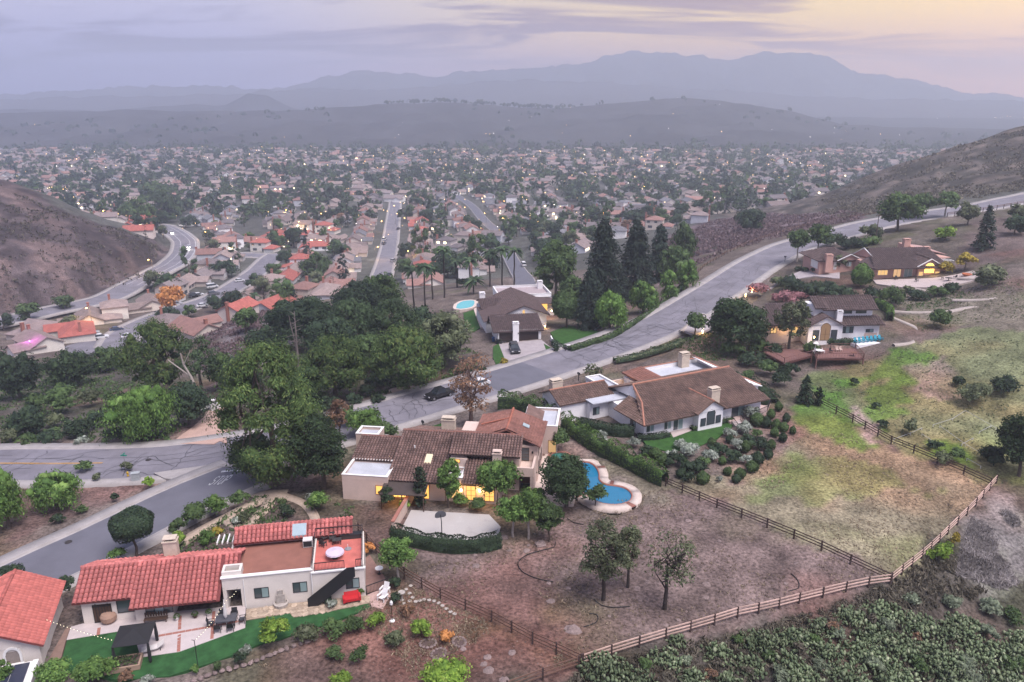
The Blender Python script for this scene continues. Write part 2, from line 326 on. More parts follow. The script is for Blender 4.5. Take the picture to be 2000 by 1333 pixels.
def road(name, pts, w, mt, walks=(1, 1), step=3.0, walk_w=1.5, raise_=0.10):
    C = line_px(pts, step); C[:, 2] += raise_
    SINK.append(('line', C, w + 2.2, 0.35))
    hw = w / 2
    r = strip(name, C, [-hw, -hw * .5, 0, hw * .5, hw], [-.08, -.03, 0, -.03, -.08], mt, kind='structure')
    for s, on in ((1, walks[0]), (-1, walks[1])):
        if on:
            o = [hw - .02, hw + .42, hw + .42, hw + .57, hw + .57 + walk_w, hw + .57 + walk_w]; z = [-.076, -.076, .06, .07, .09, -.7]
            if s < 0: o, z = [-v for v in o[::-1]], z[::-1]
            strip('sidewalk', C, o, z, M_CONC, kind='structure')
        else:
            o = [hw - .02, hw + .35, hw + .35]; z = [-.076, -.07, -.7]
            if s < 0: o, z = [-v for v in o[::-1]], z[::-1]
            strip('kerb', C, o, z, M_CONC, kind='structure')
    return C, r
def patch(name, pts, mt, off=0.05, res=2.5, z=None, world=False, skirt=0.5, parent=None, sink=0.3, kind='structure'):
    W = [np.array(p, float) if world else (G(*p) if z is None else at(p[0], p[1], z)) for p in pts]
    B = []
    for i in range(len(W)):
        a, b = W[i][:2], W[(i + 1) % len(W)][:2]; n = max(1, int(np.linalg.norm(b - a) / res))
        B += [a + (b - a) * k / n for k in range(n)]
    B = np.array(B); lo, hi = B.min(0), B.max(0)
    I = []
    if z is None:
        gx, gy = np.meshgrid(np.arange(lo[0], hi[0], res) + res / 2, np.arange(lo[1], hi[1], res) + res / 2); gx = gx.ravel(); gy = gy.ravel()
        k = inpoly(gx, gy, B); I = np.stack([gx[k], gy[k]], 1)
    nb = len(B); allp = [Vector(p) for p in B] + [Vector(p) for p in I]
    r = delaunay_2d_cdt(allp, [], [list(range(nb))], 1, 1e-4)
    P = np.array([tuple(v) for v in r[0]]); T = np.array([list(f)[:3] for f in r[2]])
    Z = (h(P[:, 0], P[:, 1]) if z is None else np.full(len(P), z)) + off
    a = P[T[:, 0]]; b = P[T[:, 1]]; c = P[T[:, 2]]; fl = ((b[:, 0] - a[:, 0]) * (c[:, 1] - a[:, 1]) - (b[:, 1] - a[:, 1]) * (c[:, 0] - a[:, 0])) < 0
    T[fl] = T[fl][:, ::-1]
    V = np.concatenate([P, Z[:, None]], 1); n0 = len(V)
    bz = (h(B[:, 0], B[:, 1]) if z is None else np.full(nb, z)) + off
    V = np.concatenate([V, np.concatenate([B, bz[:, None]], 1), np.concatenate([B, bz[:, None] - skirt], 1)])
    i = np.arange(nb); j = (i + 1) % nb; Q = np.stack([n0 + i, n0 + j, n0 + nb + j, n0 + nb + i], 1)
    o = link(name, npmesh(name, V, [T, Q], mt), parent)
    if parent is None and kind: o['kind'] = kind
    if sink: SINK.append(('poly', B, sink, None))
    return o
# ---- roads
MAIN, main_road = road('road', [(-420,905),(-200,908),(0,908),(150,908),(300,900),(440,880),(580,854),(720,818),(860,778),(1000,738),(1100,706),(1200,672),(1300,629),(1400,568),(1480,516),(1540,487),(1600,466),(1660,450),(1720,437),(1820,419),(1920,404),(2000,387),(2120,362)], 10.4, M_ASPH)
SIDE, side_road = road('side_road', [(478,922),(385,962),(300,1005),(200,1057),(100,1103),(0,1150),(-160,1225),(-320,1320)], 8.6, M_ASPH2)
CURVE, curve_road = road('valley_road', [(-220,668),(-100,650),(0,632),(100,608),(200,585),(258,560),(308,530),(342,502),(362,480),(352,461),(325,447),(300,440)], 11.5, M_ASPH, step=4)
CUL, cul_road = road('residential_street', [(222,682),(240,660),(262,642),(300,622),(364,601),(430,576),(500,532),(527,506),(540,498)], 9.5, M_ASPH, step=4)
CROSS, _r = road('residential_street', [(395,498),(460,500),(540,499),(610,498)], 9.5, M_ASPH, step=4)
STR, straight_road = road('residential_street', [(735,575),(744,545),(751,522),(757,498),(764,460),(768,425),(771,405),(772,392)], 8, M_ASPH, step=5, walk_w=1.1)
STR2, _r = road('residential_street', [(985,462),(950,435),(925,406),(905,391),(884,379),(850,370)], 7, M_ASPH2, (0, 0), step=5)
STR3, _r = road('residential_street', [(1030,560),(1015,535),(1003,515),(990,490)], 7, M_ASPH2, (0, 0), step=5)
_cb = G(218, 676)
patch('turning_circle', [tuple(_cb[:2] + np.array([math.cos(a), math.sin(a)]) * 14.5) + (0,) for a in np.linspace(0, 2 * math.pi, 28)[:-1]], M_ASPH, 0.06, world=True)
# a newer, darker stretch of asphalt, the painted lines and the tar in the cracks lie on the road
def on_road(C, i0, i1, o0, o1, name, mt, up=0.006, parent=None):
    D = C[i0:i1]; oo = np.linspace(o0, o1, 5 if abs(o1 - o0) > 1 else 2); w_ = 5.2
    zz = [up - .08 * min(1, abs(o) / w_) ** 1.2 + .012 for o in oo]
    return strip(name, D, oo, zz, mt, parent)
def idx(C, px, py):
    g = G(px, py); return int(np.argmin(((C[:, :2] - g[:2]) ** 2).sum(1)))
i0, i1 = idx(MAIN, 940, 757), idx(MAIN, 1085, 712)
o = on_road(MAIN, i0, i1, -5.1, 5.1, 'newer_asphalt', M_ASPH2, parent=main_road)
i0, i1 = idx(MAIN, 0, 908), idx(MAIN, 268, 902)
for dd in (-.16, .10): on_road(MAIN, i0 - 6, i1, dd, dd + .13, 'centre_line', M_YEL, 0.010, main_road)
for a_, b_, oo in ((0, 400, 2.4), (0, 400, -2.6)):
    on_road(CURVE, idx(CURVE, 258, 560), len(CURVE) - 2, oo, oo + .22, 'lane_line', M_WPAINT, .012, curve_road)
on_road(CURVE, idx(CURVE, 258, 560), len(CURVE) - 2, -5.6, -5.35, 'edge_line', M_WPAINT, .012, curve_road)
rng = np.random.default_rng(5)
def crack(C, road_, i0, i1, hw, n, seed, w=.07):
    r = np.random.default_rng(seed); V = []; Q = []
    n2 = normals2(C)
    def seg(p, q, wd):
        d = q[:2] - p[:2]; l = np.linalg.norm(d) + 1e-6; nn = np.array([-d[1], d[0]]) / l * wd; b = len(V)
        V.extend([(*(p[:2] + nn), p[2]), (*(p[:2] - nn), p[2]), (*(q[:2] - nn), q[2]), (*(q[:2] + nn), q[2])]); Q.append((b, b + 1, b + 2, b + 3))
    def P(i, o):
        i = min(max(i, 0), len(C) - 1.001); k = int(i); f = i - k; c = C[k] * (1 - f) + C[k + 1] * f; m = n2[k] * (1 - f) + n2[k + 1] * f
        return np.array([*(c[:2] + m * o), c[2] + .022 - .08 * (abs(o) / (hw + .2)) ** 1.2])
    for k in range(n):                        # meandering lengthwise seams
        i = r.uniform(i0, i1); o = r.uniform(-hw * .8, hw * .8); ln = r.integers(4, 16); p = P(i, o); di = r.choice([-1, 1]) * r.uniform(.15, .4); do = r.normal(0, .35)
        for _ in range(ln):
            do += r.normal(0, .3); do *= .8; i += di * r.uniform(.4, 1.2); o = np.clip(o + do, -hw * .95, hw * .95); q = P(i, o); seg(p, q, w * r.uniform(.5, 1)); p = q
    for k in range(int(n * .8)):              # across the road
        i = r.uniform(i0, i1); o = -hw * .95; p = P(i, o); end = r.uniform(-.2, hw)
        while o < end:
            o += r.uniform(.4, 1.0); i += r.normal(0, .09) + .04; q = P(i, min(o, hw * .95)); seg(p, q, w * r.uniform(.5, 1)); p = q
    for oo in (-hw * .33, hw * .33, 0):
        p = P(i0, oo); i = i0
        while i < i1:
            i += r.uniform(.5, 1.4); q = P(i, oo + r.normal(0, .1));
            if r.random() < .62: seg(p, q, w * .6)
            p = q
    o = link('tar_seams', npmesh('tar_seams', np.array(V), np.array(Q), M_TAR), road_); o['kind'] = 'stuff'
crack(MAIN, main_road, idx(MAIN, 1095, 708), idx(MAIN, 1480, 516), 4.9, 40, 1, .06)
crack(MAIN, main_road, 0, idx(MAIN, 560, 858), 4.9, 30, 2, .062)
crack(MAIN, main_road, idx(MAIN, 700, 823), idx(MAIN, 930, 760), 4.9, 12, 3, .062)
# STOP painted on the side road, with its bar
k = idx(SIDE, 424, 948)
LET = {'S': [[(1,.85),(.7,1),(.25,1),(0,.85),(0,.62),(.25,.52),(.75,.48),(1,.36),(1,.15),(.75,0),(.25,0),(0,.15)]], 'T': [[(0,1),(1,1)],[(.5,1),(.5,0)]], 'O': [[(.3,0),(0,.2),(0,.8),(.3,1),(.7,1),(1,.8),(1,.2),(.7,0),(.3,0)]], 'P': [[(0,0),(0,1),(.75,1),(1,.87),(1,.62),(.75,.5),(0,.5)]]}
SF = lambda p: SIDE[int(np.argmin(((SIDE[:, :2] - p[:2]) ** 2).sum(1)))][2]
cpt = G(407, 947); d2 = (G(422, 934) - cpt)[:2]; d2 /= np.linalg.norm(d2); r2 = (G(500, 916) - G(431, 923))[:2]; r2 /= np.linalg.norm(r2)
V = []; Q = []
for li, ch in enumerate('STOP'):
    for pl in LET[ch]:
        for a, b in zip(pl[:-1], pl[1:]):
            pa, pb = [np.array([(.2 + li * .78 + q[0] * .5), q[1] * 2.5]) for q in (a, b)]; dd = pb - pa; nn = np.array([-dd[1], dd[0]]) / (np.linalg.norm(dd) + 1e-6); nn = nn * np.array([.075, .16]); ex = dd / np.linalg.norm(dd) * .05; b0 = len(V)
            for q in (pa - ex + nn, pa - ex - nn, pb + ex - nn, pb + ex + nn):
                xy = cpt[:2] + r2 * (q[0] - .2) * .72 + d2 * q[1]; V.append((*xy, SF(xy) + .02))
            Q.append((b0, b0 + 1, b0 + 2, b0 + 3))
link('stop_lettering', npmesh('stop_lettering', np.array(V), np.array(Q), M_WPAINT), side_road)
pa_, pb_ = G(431, 923), G(501, 916); V = []
for b_ in (0, .4):
    for f_ in np.linspace(0, 1, 5): xy = pa_[:2] * (1 - f_) + pb_[:2] * f_ + d2 * b_; V.append((*xy, SF(xy) + .02))
link('stop_bar', npmesh('stop_bar', np.array(V), np.array([(i, i + 1, i + 6, i + 5) for i in range(4)]), M_WPAINT), side_road)
M_IRON = mat('cast_iron', (.035, .03, .03), .6, .2, 8)
for (px, py, lb) in ((135, 1066, 'dark round manhole cover in the side road below the clipped tree'), (290, 899, 'dark round manhole cover in the cracked main road')):
    C_ = SIDE if py > 1000 else MAIN; g = G(px, py); q = C_[int(np.argmin(((C_[:, :2] - g[:2]) ** 2).sum(1)))]
    o = MB().lathe([(.02, -.05), (.42, -.05), (.42, .012), (.34, .018), (.02, .02)], 20).build('manhole_cover', M_IRON); o.location = (g[0], g[1], q[2] + .0); tag(o, lb, 'manhole cover')
# concrete apron where the side road meets the main road
patch('junction_apron', [(322,936),(300,925),(420,908),(500,902),(530,905),(512,912),(430,913),(385,920),(350,938)], M_CONC, .10, res=2)
# ---- driveways, lawns, courts
patch('driveway', [(443,868),(430,862),(418,868),(335,868),(345,858),(380,832),(402,812),(413,795),(440,795)], M_PINKDRIVE, .07)
patch('driveway', [(974,672),(1057,664),(1112,708),(1068,716),(975,732),(1004,718),(985,700)], M_DRIVE, .06)
patch('lawn', [(963,678),(974,672),(985,700),(1003,720),(965,733),(970,716),(963,700)], M_LAWN, .08, kind='structure')
patch('lawn', [(1062,672),(1080,682),(1085,690),(1108,698),(1112,706),(1086,690),(1072,700)], M_LAWN, .08)
patch('lawn', [(1075,650),(1110,636),(1180,650),(1186,668),(1120,678),(1085,668)], M_LAWN, .08)
patch('lawn', [(1252,855),(1310,848),(1390,832),(1432,826),(1428,838),(1395,860),(1350,880),(1300,882),(1262,870)], M_LAWN, .07)
patch('patio', [(1305,838),(1340,830),(1352,842),(1315,856)], mat('patio_stone', (.42, .35, .33), .9, .12, 1.5, gen=True), .12)
patch('lawn', [(820,840),(862,828),(885,838),(868,846),(840,850)], M_LAWN, .06)
patch('driveway', [(1490,572),(1530,545),(1580,522),(1640,530),(1640,545),(1590,540),(1540,548)], M_DRIVE, .08)
patch('patio', [(1705,548),(1835,543),(1900,530),(1925,542),(1860,560),(1760,562),(1712,556)], mat('patio_stone', (.42, .35, .33), .9), .15)
patch('driveway', [(1330,645),(1372,612),(1400,622),(1392,640),(1360,655)], M_DRIVE, .08)
# ---- far hills and mountains
def ridge(name, prof, Y, depth_f, depth_b, base, mt, seed, u0, u1, nu, ny, rough=0.0, gully=0.25):
    px = np.array([p[0] for p in prof], float); py = np.array([p[1] for p in prof], float)
    U = np.linspace(u0, u1, nu); PX = CX + U * F
    pyv = np.interp(PX, px, py)
    v = -(pyv - CY) / F; zc = CAMZ + Y * (-_s + v * _c) / (_c + v * _s)
    xfac = Y / (_c + v * _s)
    X = U * xfac
    ts = np.concatenate([np.linspace(-1, 0, ny), np.linspace(0, 1, max(4, ny // 3))[1:]])
    XX = np.tile(X, (len(ts), 1)); TT = np.tile(ts[:, None], (1, nu)); YY = Y + np.where(TT < 0, TT * depth_f, TT * depth_b)
    XX = XX * (1 + np.where(TT < 0, TT * depth_f, TT * depth_b) / Y)
    sm = 1 - np.abs(TT); nz = fbm(XX, YY, 4.0 / depth_f, seed, 5) - .5; nz2 = fbm(XX, YY, 14.0 / depth_f, seed + 3, 4) - .5
    prof_t = np.clip(sm ** 1.25 + gully * nz * 4 * sm * (1 - sm) + gully * .6 * nz2 * 4 * sm * (1 - sm), 0, 1.15)
    crest = np.tile(zc, (len(ts), 1)) + rough * (fbm(XX, YY, 1 / 70., seed + 9, 4) - .5) * sm
    ZZ = base + (crest - base) * prof_t
    V = np.stack([XX, YY, ZZ], -1).reshape(-1, 3); i = (np.arange(len(ts) - 1)[:, None] * nu + np.arange(nu - 1)[None]).ravel()
    return link(name, npmesh(name, V, np.stack([i, i + 1, i + nu + 1, i + nu], 1), mt, True), kind='structure'), V.reshape(len(ts), nu, 3)
M_HILL = mat('far_hillside', (.050, .048, .050), 1, .5, .006, gen=True, detail=8, spec=0)
M_MTN = mat('mountain_rock', (.08, .075, .08), 1, .25, .002, gen=True, spec=0)
hills_o, HILLV = ridge('hills', [(-700,225),(-200,218),(0,222),(100,219),(200,217),(290,214),(340,217),(420,216),(500,218),(590,214),(640,212),(700,208),(740,204),(800,202),(860,200),(920,205),(1000,208),(1055,212),(1100,211),(1160,207),(1230,199),(1300,193),(1350,193),(1410,197),(1470,205),(1530,216),(1590,230),(1650,243),(1720,248),(1800,250),(2000,252),(2400,250)], 2050, 640, 420, -37, M_HILL, 2, -1.1, .95, 420, 46, rough=9, gully=.55)
ridge('hills', [(-700,205),(0,214),(200,216),(330,207),(380,203),(420,207),(440,206),(465,194),(484,183),(500,185),(520,187),(540,197),(575,213),(600,217),(700,217),(900,216),(1700,230),(1850,232),(2400,232)], 2750, 380, 300, -37, M_HILL, 7, -1.1, .95, 420, 22, rough=7, gully=.1)
mt1, MTNV = ridge('mountains', [(-700,190),(0,196),(150,190),(300,188),(450,182),(560,176),(640,172),(760,176),(850,168),(950,158),(1050,156),(1150,160),(1300,170),(1450,180),(1600,188),(1800,196),(2400,200)], 3450, 820, 300, -37, M_MTN, 11, -1.1, .95, 380, 20, rough=26, gully=.35)
ridge('mountains', [(-700,170),(0,185),(200,172),(340,168),(470,173),(560,168),(640,152),(700,141),(740,140),(790,144),(850,152),(880,146),(940,138),(1000,135),(1085,134),(1098,124),(1135,122),(1180,112),(1210,106),(1245,101),(1290,101),(1330,106),(1345,109),(1420,113),(1450,108),(1480,105),(1500,103),(1540,101),(1580,107),(1625,114),(1640,122),(1662,138),(1700,146),(1760,153),(1830,168),(1900,182),(2000,190),(2400,195)], 4350, 700, 700, -37, M_MTN, 19, -1.1, .95, 700, 26, rough=42, gully=.4)
# ---- yards of the red-roofed house
M_PATIO = mat('patio_concrete', (.44, .38, .37), .9, .10, .9, gen=True)
M_FLAG = mat('flagstone_bed', (.30, .23, .17), .95, .2, 2, gen=True)
M_BRICK = mat('brick_red', (.30, .13, .10), .9, .2, 6, gen=True)
PATIO_A = [(130,1252),(139,1226),(165,1219),(300,1200),(480,1184),(479,1228),(350,1275),(275,1286),(268,1262),(245,1233)]
patio_a = patch('patio', PATIO_A, M_PATIO, .10)
patch('lawn', [(122,1285),(131,1252),(245,1233),(268,1262),(275,1286),(350,1275),(479,1228),(481,1214),(540,1204),(565,1199),(575,1208),(640,1197),(720,1180),(724,1187),(680,1204),(640,1220),(560,1245),(500,1262),(430,1290),(330,1322),(240,1330),(150,1320),(108,1300)], M_TURF, .06)
apron_a = patch('paved_strip', [(481,1213),(481,1192),(560,1181),(716,1163),(722,1179),(640,1196),(575,1207),(565,1198),(540,1203)], M_FLAG, .075)
patch('paved_corner', [(717,1164),(760,1143),(764,1163),(748,1191),(726,1186),(723,1179)], mat('flagstone_pink', (.40, .27, .24), .95, .25, 2.5, gen=True), .08)
patch('paved_side', [(710,1150),(700,1100),(722,1085),(752,1130),(755,1146),(718,1160)], mat('side_paving', (.22, .13, .11), .95, .2, 2, gen=True), .07)
patch('walkway', [(88,1310),(100,1280),(128,1230),(138,1226),(129,1252),(120,1285),(106,1302)], mat('walk_brown', (.20, .13, .105), .95, .15, 2, gen=True), .07)
for pts, w_ in (([(345,1066),(390,1037),(455,1003),(505,978),(545,966)], 1.3), ([(545,966),(590,982),(612,1005),(618,1030)], 1.2), ([(530,972),(520,992),(497,1014),(480,1030)], 1.5), ([(455,1003),(445,1020),(470,1030)], 1.1), ([(500,976),(520,968),(560,965)], 2.4)):
    C = line_px(pts, .8); C[:, 2] += .08
    strip('garden_path', C, [-w_ / 2 - .05, -w_ / 2, w_ / 2, w_ / 2 + .05], [-.4, 0, 0, -.4], mat('path_stone', (.36, .28, .22), .95, .18, 2.5, gen=True), kind='structure')
    SINK.append(('line', C, w_ / 2 + .4, .2))
# ---- court, pool and terrace of the brown-roofed house
COURT = [(803,997),(955,1006),(978,1030),(968,1062),(900,1062),(780,1042)]
patch('court', COURT, mat('court_concrete', (.42, .39, .375), .9, .28, .35, col2=(.33, .31, .30), gen=True), .05)
POOL = [(1134,903),(1150,904),(1163,913),(1169,926),(1170,938),(1183,947),(1205,950),(1222,955),(1233,966),(1230,978),(1214,985),(1192,986),(1168,981),(1145,968),(1125,950),(1115,930),(1118,911)]
POOLW = spline([at(*p, .02) for p in POOL + POOL[:1]], .5)[:-1]; POOLW[:, 2] = .02
def offset_poly(W, d):
    t = np.roll(W, -1, 0)[:, :2] - np.roll(W, 1, 0)[:, :2]; t /= np.linalg.norm(t, axis=1)[:, None]; n = np.stack([t[:, 1], -t[:, 0]], 1)
    a = (W[:, 0] * np.roll(W[:, 1], -1) - np.roll(W[:, 0], -1) * W[:, 1]).sum()
    if a < 0: n = -n
    o = W.copy(); o[:, :2] += n * d; return o
patch('terrace', [(1053,874),(1085,876),(1126,888),(1112,905),(1112,935),(1126,962),(1120,985),(1066,985),(1040,962)], mat('terrace_stone', (.52, .42, .37), .9, .12, 1.2, gen=True), .03, z=.02)
SINK.append(('poly', offset_poly(POOLW, .6)[:, :2], 2.2, None)); SINK.append(('poly', offset_poly(POOLW, 1.9)[:, :2], .25, None))
# ---- gravel drive and other yards
patch('gravel_drive', [(745,770),(768,758),(830,752),(850,762),(800,775),(760,790)], mat('gravel', (.26, .19, .165), .95, .25, 3, gen=True), .05)
patch('terrace', [(925,604),(945,595),(955,612),(950,640),(938,640)], mat('terrace_stone', (.52, .42, .37)), .06)
patch('lawn', [(905,612),(925,606),(938,640),(925,650),(908,640)], M_LAWN, .05)
for i, pts in enumerate([[(1330,648),(1372,616),(1395,622)], [(1775,562),(1840,575),(1880,600),(1800,612),(1745,610)], [(1860,590),(1930,585),(1985,570)], [(1740,620),(1790,640),(1800,655),(1780,670),(1745,676)], [(1870,548),(1920,545),(2000,520),(2050,505)], [(1855,612),(1900,600),(1960,598)]]):
    C = line_px(pts, 1.2); C[:, 2] += .09
    strip('footpath', C, [-.55, -.5, .5, .55], [-.4, 0, 0, -.4], mat('path_dust', (.36, .31, .28), .95, .2, 1.5, gen=True), kind='structure')
# ================================================================== THE GROUND (one sheet to the horizon)
def axis(lo, hi, a, b, near, far_from, far_rate):
    def side(lim):
        v = [0.0]
        while v[-1] < lim: v.append(v[-1] + max(near, a * v[-1]) if v[-1] < far_from else v[-1] * (1 + far_rate))
        return v
    return np.array(sorted(set([-x for x in side(-lo)] + side(hi))))
ys = axis(-40, 5400, .010, 0, 1.25, 650, .035); xs = axis(-5200, 5200, .012, 0, 1.25, 420, .05)
GX, GY = np.meshgrid(xs, ys); gx = GX.ravel(); gy = GY.ravel()
gz = h(gx, gy)
near = (np.abs(gx) < 500) & (gy < 620)
gz += np.where(near & (gz < 60), (fbm(gx, gy, .11, 4, 4) - .5) * .25, 0)
wild = np.clip((fbm(gx, gy, .02, 6, 3) - .3) * 2, 0, 1)
lh = ((gx < -75) & (gy > 300) & (gy < 520) & (gz > -25)) | ((gx > 150) & (gy > 370) & (gz > -20))
gz += np.where(lh, (fbm(gx, gy, .05, 8, 5) - .5) * 5.0, 0)
cov = np.zeros((len(gx), 3)); cov[:] = (.115, .092, .082)
cov[gy > 300] = (.085, .084, .075)
jx = gx + (fbm(gx, gy, .25, 21, 3) - .5) * 5; jy = gy + (fbm(gx, gy, .25, 22, 3) - .5) * 5
def paint(pts, col, k=1.0, world=False, edge=1.0):
    W = pts if world else [G(*p) for p in pts]
    m = inpoly(gx + (jx - gx) * edge, gy + (jy - gy) * edge, W)
    cov[m] = cov[m] * (1 - k) + np.array(col) * k
    return m
DUST = (.136, .100, .092); DRY = (.185, .165, .125); GRN = (.085, .125, .035); DARK = (.060, .054, .044)
paint([(700,1060),(960,1070),(1090,1020),(1240,1000),(1280,950),(1400,940),(1735,1136),(1130,1292),(1000,1340),(850,1400),(500,1400),(500,1290),(720,1195),(790,1120)], DUST)
paint([(500,1290),(700,1210),(800,1130),(1130,1292),(1000,1345),(500,1390)], (.135, .09, .078))
paint([(1280,945),(1400,930),(1500,905),(1545,850),(1600,785),(1740,868),(1935,950),(1735,1134)], (.160, .138, .095))
paint([(1540,800),(1600,790),(1720,870),(1690,885),(1600,850),(1560,830)], (.080, .145, .030), .85)
paint([(1470,960),(1560,880),(1700,900),(1830,960),(1700,960),(1560,990)], (.13, .15, .065), .8, edge=2)
paint([(1560,745),(1720,692),(1900,640),(2060,650),(2060,960),(1935,948),(1740,866),(1600,782)], (.12, .13, .07))
for pl in ([(1570,750),(1640,770),(1660,800),(1690,830),(1640,830),(1590,780)], [(1690,770),(1760,740),(1800,760),(1740,800),(1720,850),(1690,800)], [(1740,680),(1820,690),(1830,740),(1760,760),(1700,740)], [(1800,860),(1880,870),(1900,920),(1830,900)], [(1620,740),(1700,735),(1690,760),(1630,760)]):
    paint(pl, (.070, .140, .028), .8)
paint([(1660,800),(1680,790),(1720,845),(1730,870),(1700,860)], (.26, .21, .2), .8)
paint([(1770,720),(1850,700),(1880,770),(1820,790)], (.17, .14, .13), .7)
paint([(1130,1300),(1735,1142),(1945,948),(2080,960),(2200,1400),(1000,1420)], (.066, .058, .050))
paint([(1860,1130),(1900,1000),(1990,960),(2060,1100),(1960,1160)], (.15, .135, .13), .8)
paint([(1480,640),(1600,560),(1740,560),(1900,560),(2100,480),(2100,400),(1900,420),(1700,465),(1560,505),(1470,580)], (.085, .072, .060), .8)
paint([(1760,580),(1960,575),(2060,560),(2060,650),(1900,640),(1780,640)], (.155, .135, .105), .8)
paint([(1860,540),(2060,480),(2060,420),(1900,430)], (.105, .08, .075))
paint([(1190,700),(1330,655),(1400,640),(1480,720),(1540,800),(1420,735),(1300,700)], (.115, .092, .075))
paint([(1410,900),(1480,900),(1540,850),(1500,820),(1560,840),(1500,930),(1420,950)], (.20, .135, .12), .8)
m = paint([(-400,640),(0,628),(200,585),(300,530),(335,500),(325,470),(280,464),(200,438),(100,398),(0,352),(-400,260)], (.096, .074, .076))
rk = (fbm(gx, gy, .09, 31, 4)); cov[m & (rk > .53)] *= np.array((.55, .55, .55)); cov[m & (rk < .40)] *= np.array((1.35, 1.25, 1.15))
m = (gx > 130) & (gy > 330) & (gz > -22) & (gy < 620); rk2 = fbm(gx, gy, .13, 33, 4); cov[m] = (.088, .074, .066); cov[m & (rk2 > .52)] = (.046, .042, .036); cov[m & (rk2 < .38)] = (.13, .105, .09)
m = paint([(1290,560),(1370,500),(1480,470),(1600,445),(1700,425),(1640,412),(1500,415),(1380,430),(1280,470)], (.125, .092, .098)); cov[m & (rk2 > .55)] *= .6
paint([(380,690),(400,640),(520,600),(600,610),(560,700),(480,760),(430,760),(400,720)], (.135, .115, .12), .9)
paint([(-50,860),(100,850),(330,855),(380,800),(330,720),(200,700),(0,720),(-100,760)], (.085, .076, .066))
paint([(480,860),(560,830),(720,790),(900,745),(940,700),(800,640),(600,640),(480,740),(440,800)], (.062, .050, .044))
paint([(0,960),(320,925),(330,905),(150,925),(0,930)], (.12, .085, .08)); paint([(-40,1080),(250,970),(320,930),(0,935),(-60,960)], (.105, .074, .068))
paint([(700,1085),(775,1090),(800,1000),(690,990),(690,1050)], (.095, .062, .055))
paint([(480,1100),(200,1115),(345,1062),(505,965),(690,985),(680,1080)], (.085, .062, .056))
paint([(1080,870),(1130,860),(1280,950),(1300,980),(1200,1000),(1180,920)], (.17, .135, .12))
g2 = fbm(gx, gy, .035, 51, 4); g3 = fbm(gx, gy, .35, 52, 4)
cov *= (1 + (g2 - .5)[:, None] * .9) * (1 + (g3 - .5)[:, None] * 1.1)
red = np.clip((fbm(gx, gy, .06, 53, 3) - .55) * 5, 0, 1)[:, None] * (gy < 200)[:, None]; cov[:] = cov * (1 - red * .4) + cov * np.array((1.4, .8, .66)) * red * .5
grn = np.clip((fbm(gx, gy, .12, 54, 4) - .56) * 6, 0, 1)[:, None] * ((gy < 300) & (np.abs(gx) < 200))[:, None]; cov[:] = cov * (1 - grn * .5) + cov * np.array((.72, .92, .5)) * grn * .5
for s_ in SINK:
    if s_[0] == 'line':
        C, hw_, dp = s_[1], s_[2], s_[3]; lo = C[:, :2].min(0) - hw_; hi = C[:, :2].max(0) + hw_
        k = np.where((gx > lo[0]) & (gx < hi[0]) & (gy > lo[1]) & (gy < hi[1]))[0]
        for q in range(0, len(k), 4000):
            kk = k[q:q + 4000]; d = ((gx[kk, None] - C[:, 0]) ** 2 + (gy[kk, None] - C[:, 1]) ** 2); a = d.argmin(1); d = np.sqrt(d.min(1)); mm = d < hw_
            tgt = C[a, 2] - dp; full = np.clip((hw_ - d) / 1.5, 0, 1); nz_ = gz[kk] * (1 - full) + np.minimum(gz[kk], tgt) * full
            edge_ = np.clip((hw_ + 3 - d) / 3, 0, 1)
            gz[kk] = np.where(d < hw_, np.minimum(nz_, tgt + .1), gz[kk])
    else:
        W, dp = s_[1], s_[2]; lo = W.min(0); hi = W.max(0)
        k = np.where((gx > lo[0]) & (gx < hi[0]) & (gy > lo[1]) & (gy < hi[1]))[0]
        if len(k):
            mm = inpoly(gx[k], gy[k], W); kk = k[mm]; gz[kk] = np.minimum(gz[kk], h(gx[kk], gy[kk])) - dp
V = np.stack([gx, gy, gz], 1); nx_ = len(xs); i = (np.arange(len(ys) - 1)[:, None] * nx_ + np.arange(nx_ - 1)[None]).ravel()
gm = npmesh('ground', V, np.stack([i, i + 1, i + nx_ + 1, i + nx_], 1), M_GROUND, True)
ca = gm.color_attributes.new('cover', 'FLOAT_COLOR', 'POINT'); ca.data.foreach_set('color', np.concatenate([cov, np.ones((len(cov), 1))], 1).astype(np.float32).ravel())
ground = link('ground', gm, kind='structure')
# ================================================================== HOUSE KIT
def frame_px(pa, pb, z):
    a, b = at(*pa, z), at(*pb, z); d = (b - a)[:2]; return a, math.atan2(d[1], d[0])
M_STUC = mat('stucco_cream', (.62, .56, .51), .95, .08, .8, bump=.01, bscale=25)
M_STUCP = mat('stucco_peach', (.56, .43, .37), .95, .08, .8, bump=.01, bscale=25)
M_STUCW = mat('stucco_white', (.74, .72, .73), .95, .07, .8, bump=.01, bscale=25)
M_SALMON = mat('stucco_salmon', (.50, .30, .25), .95, .08, .8)
M_TRIM = mat('trim_white', (.70, .68, .66), .7, .05, 2)
M_WOODD = mat('dark_wood', (.075, .045, .032), .7, .2, 4)
M_WOODM = mat('brown_wood', (.16, .07, .045), .7, .2, 4)
M_BLACK = mat('black_metal', (.018, .018, .02), .5, .1, 6)
M_GLASS = mat('window_glass', (.05, .065, .075), .12, .1, 1, spec=.8)
M_GLASSL = mat('window_curtain', (.22, .30, .30), .3, .1, 1, spec=.6)
M_LIT = emat('window_lit', (1.0, .50, .12), .8)
M_LIT2 = emat('window_glow', (1.0, .60, .22), .5)
M_LAMP = emat('lamp_bulb', (1.0, .66, .26), 16.0)
M_TILE_R = mat('tile_red', (.39, .125, .112), .75, .42, .7, island=.22, objrand=.16)
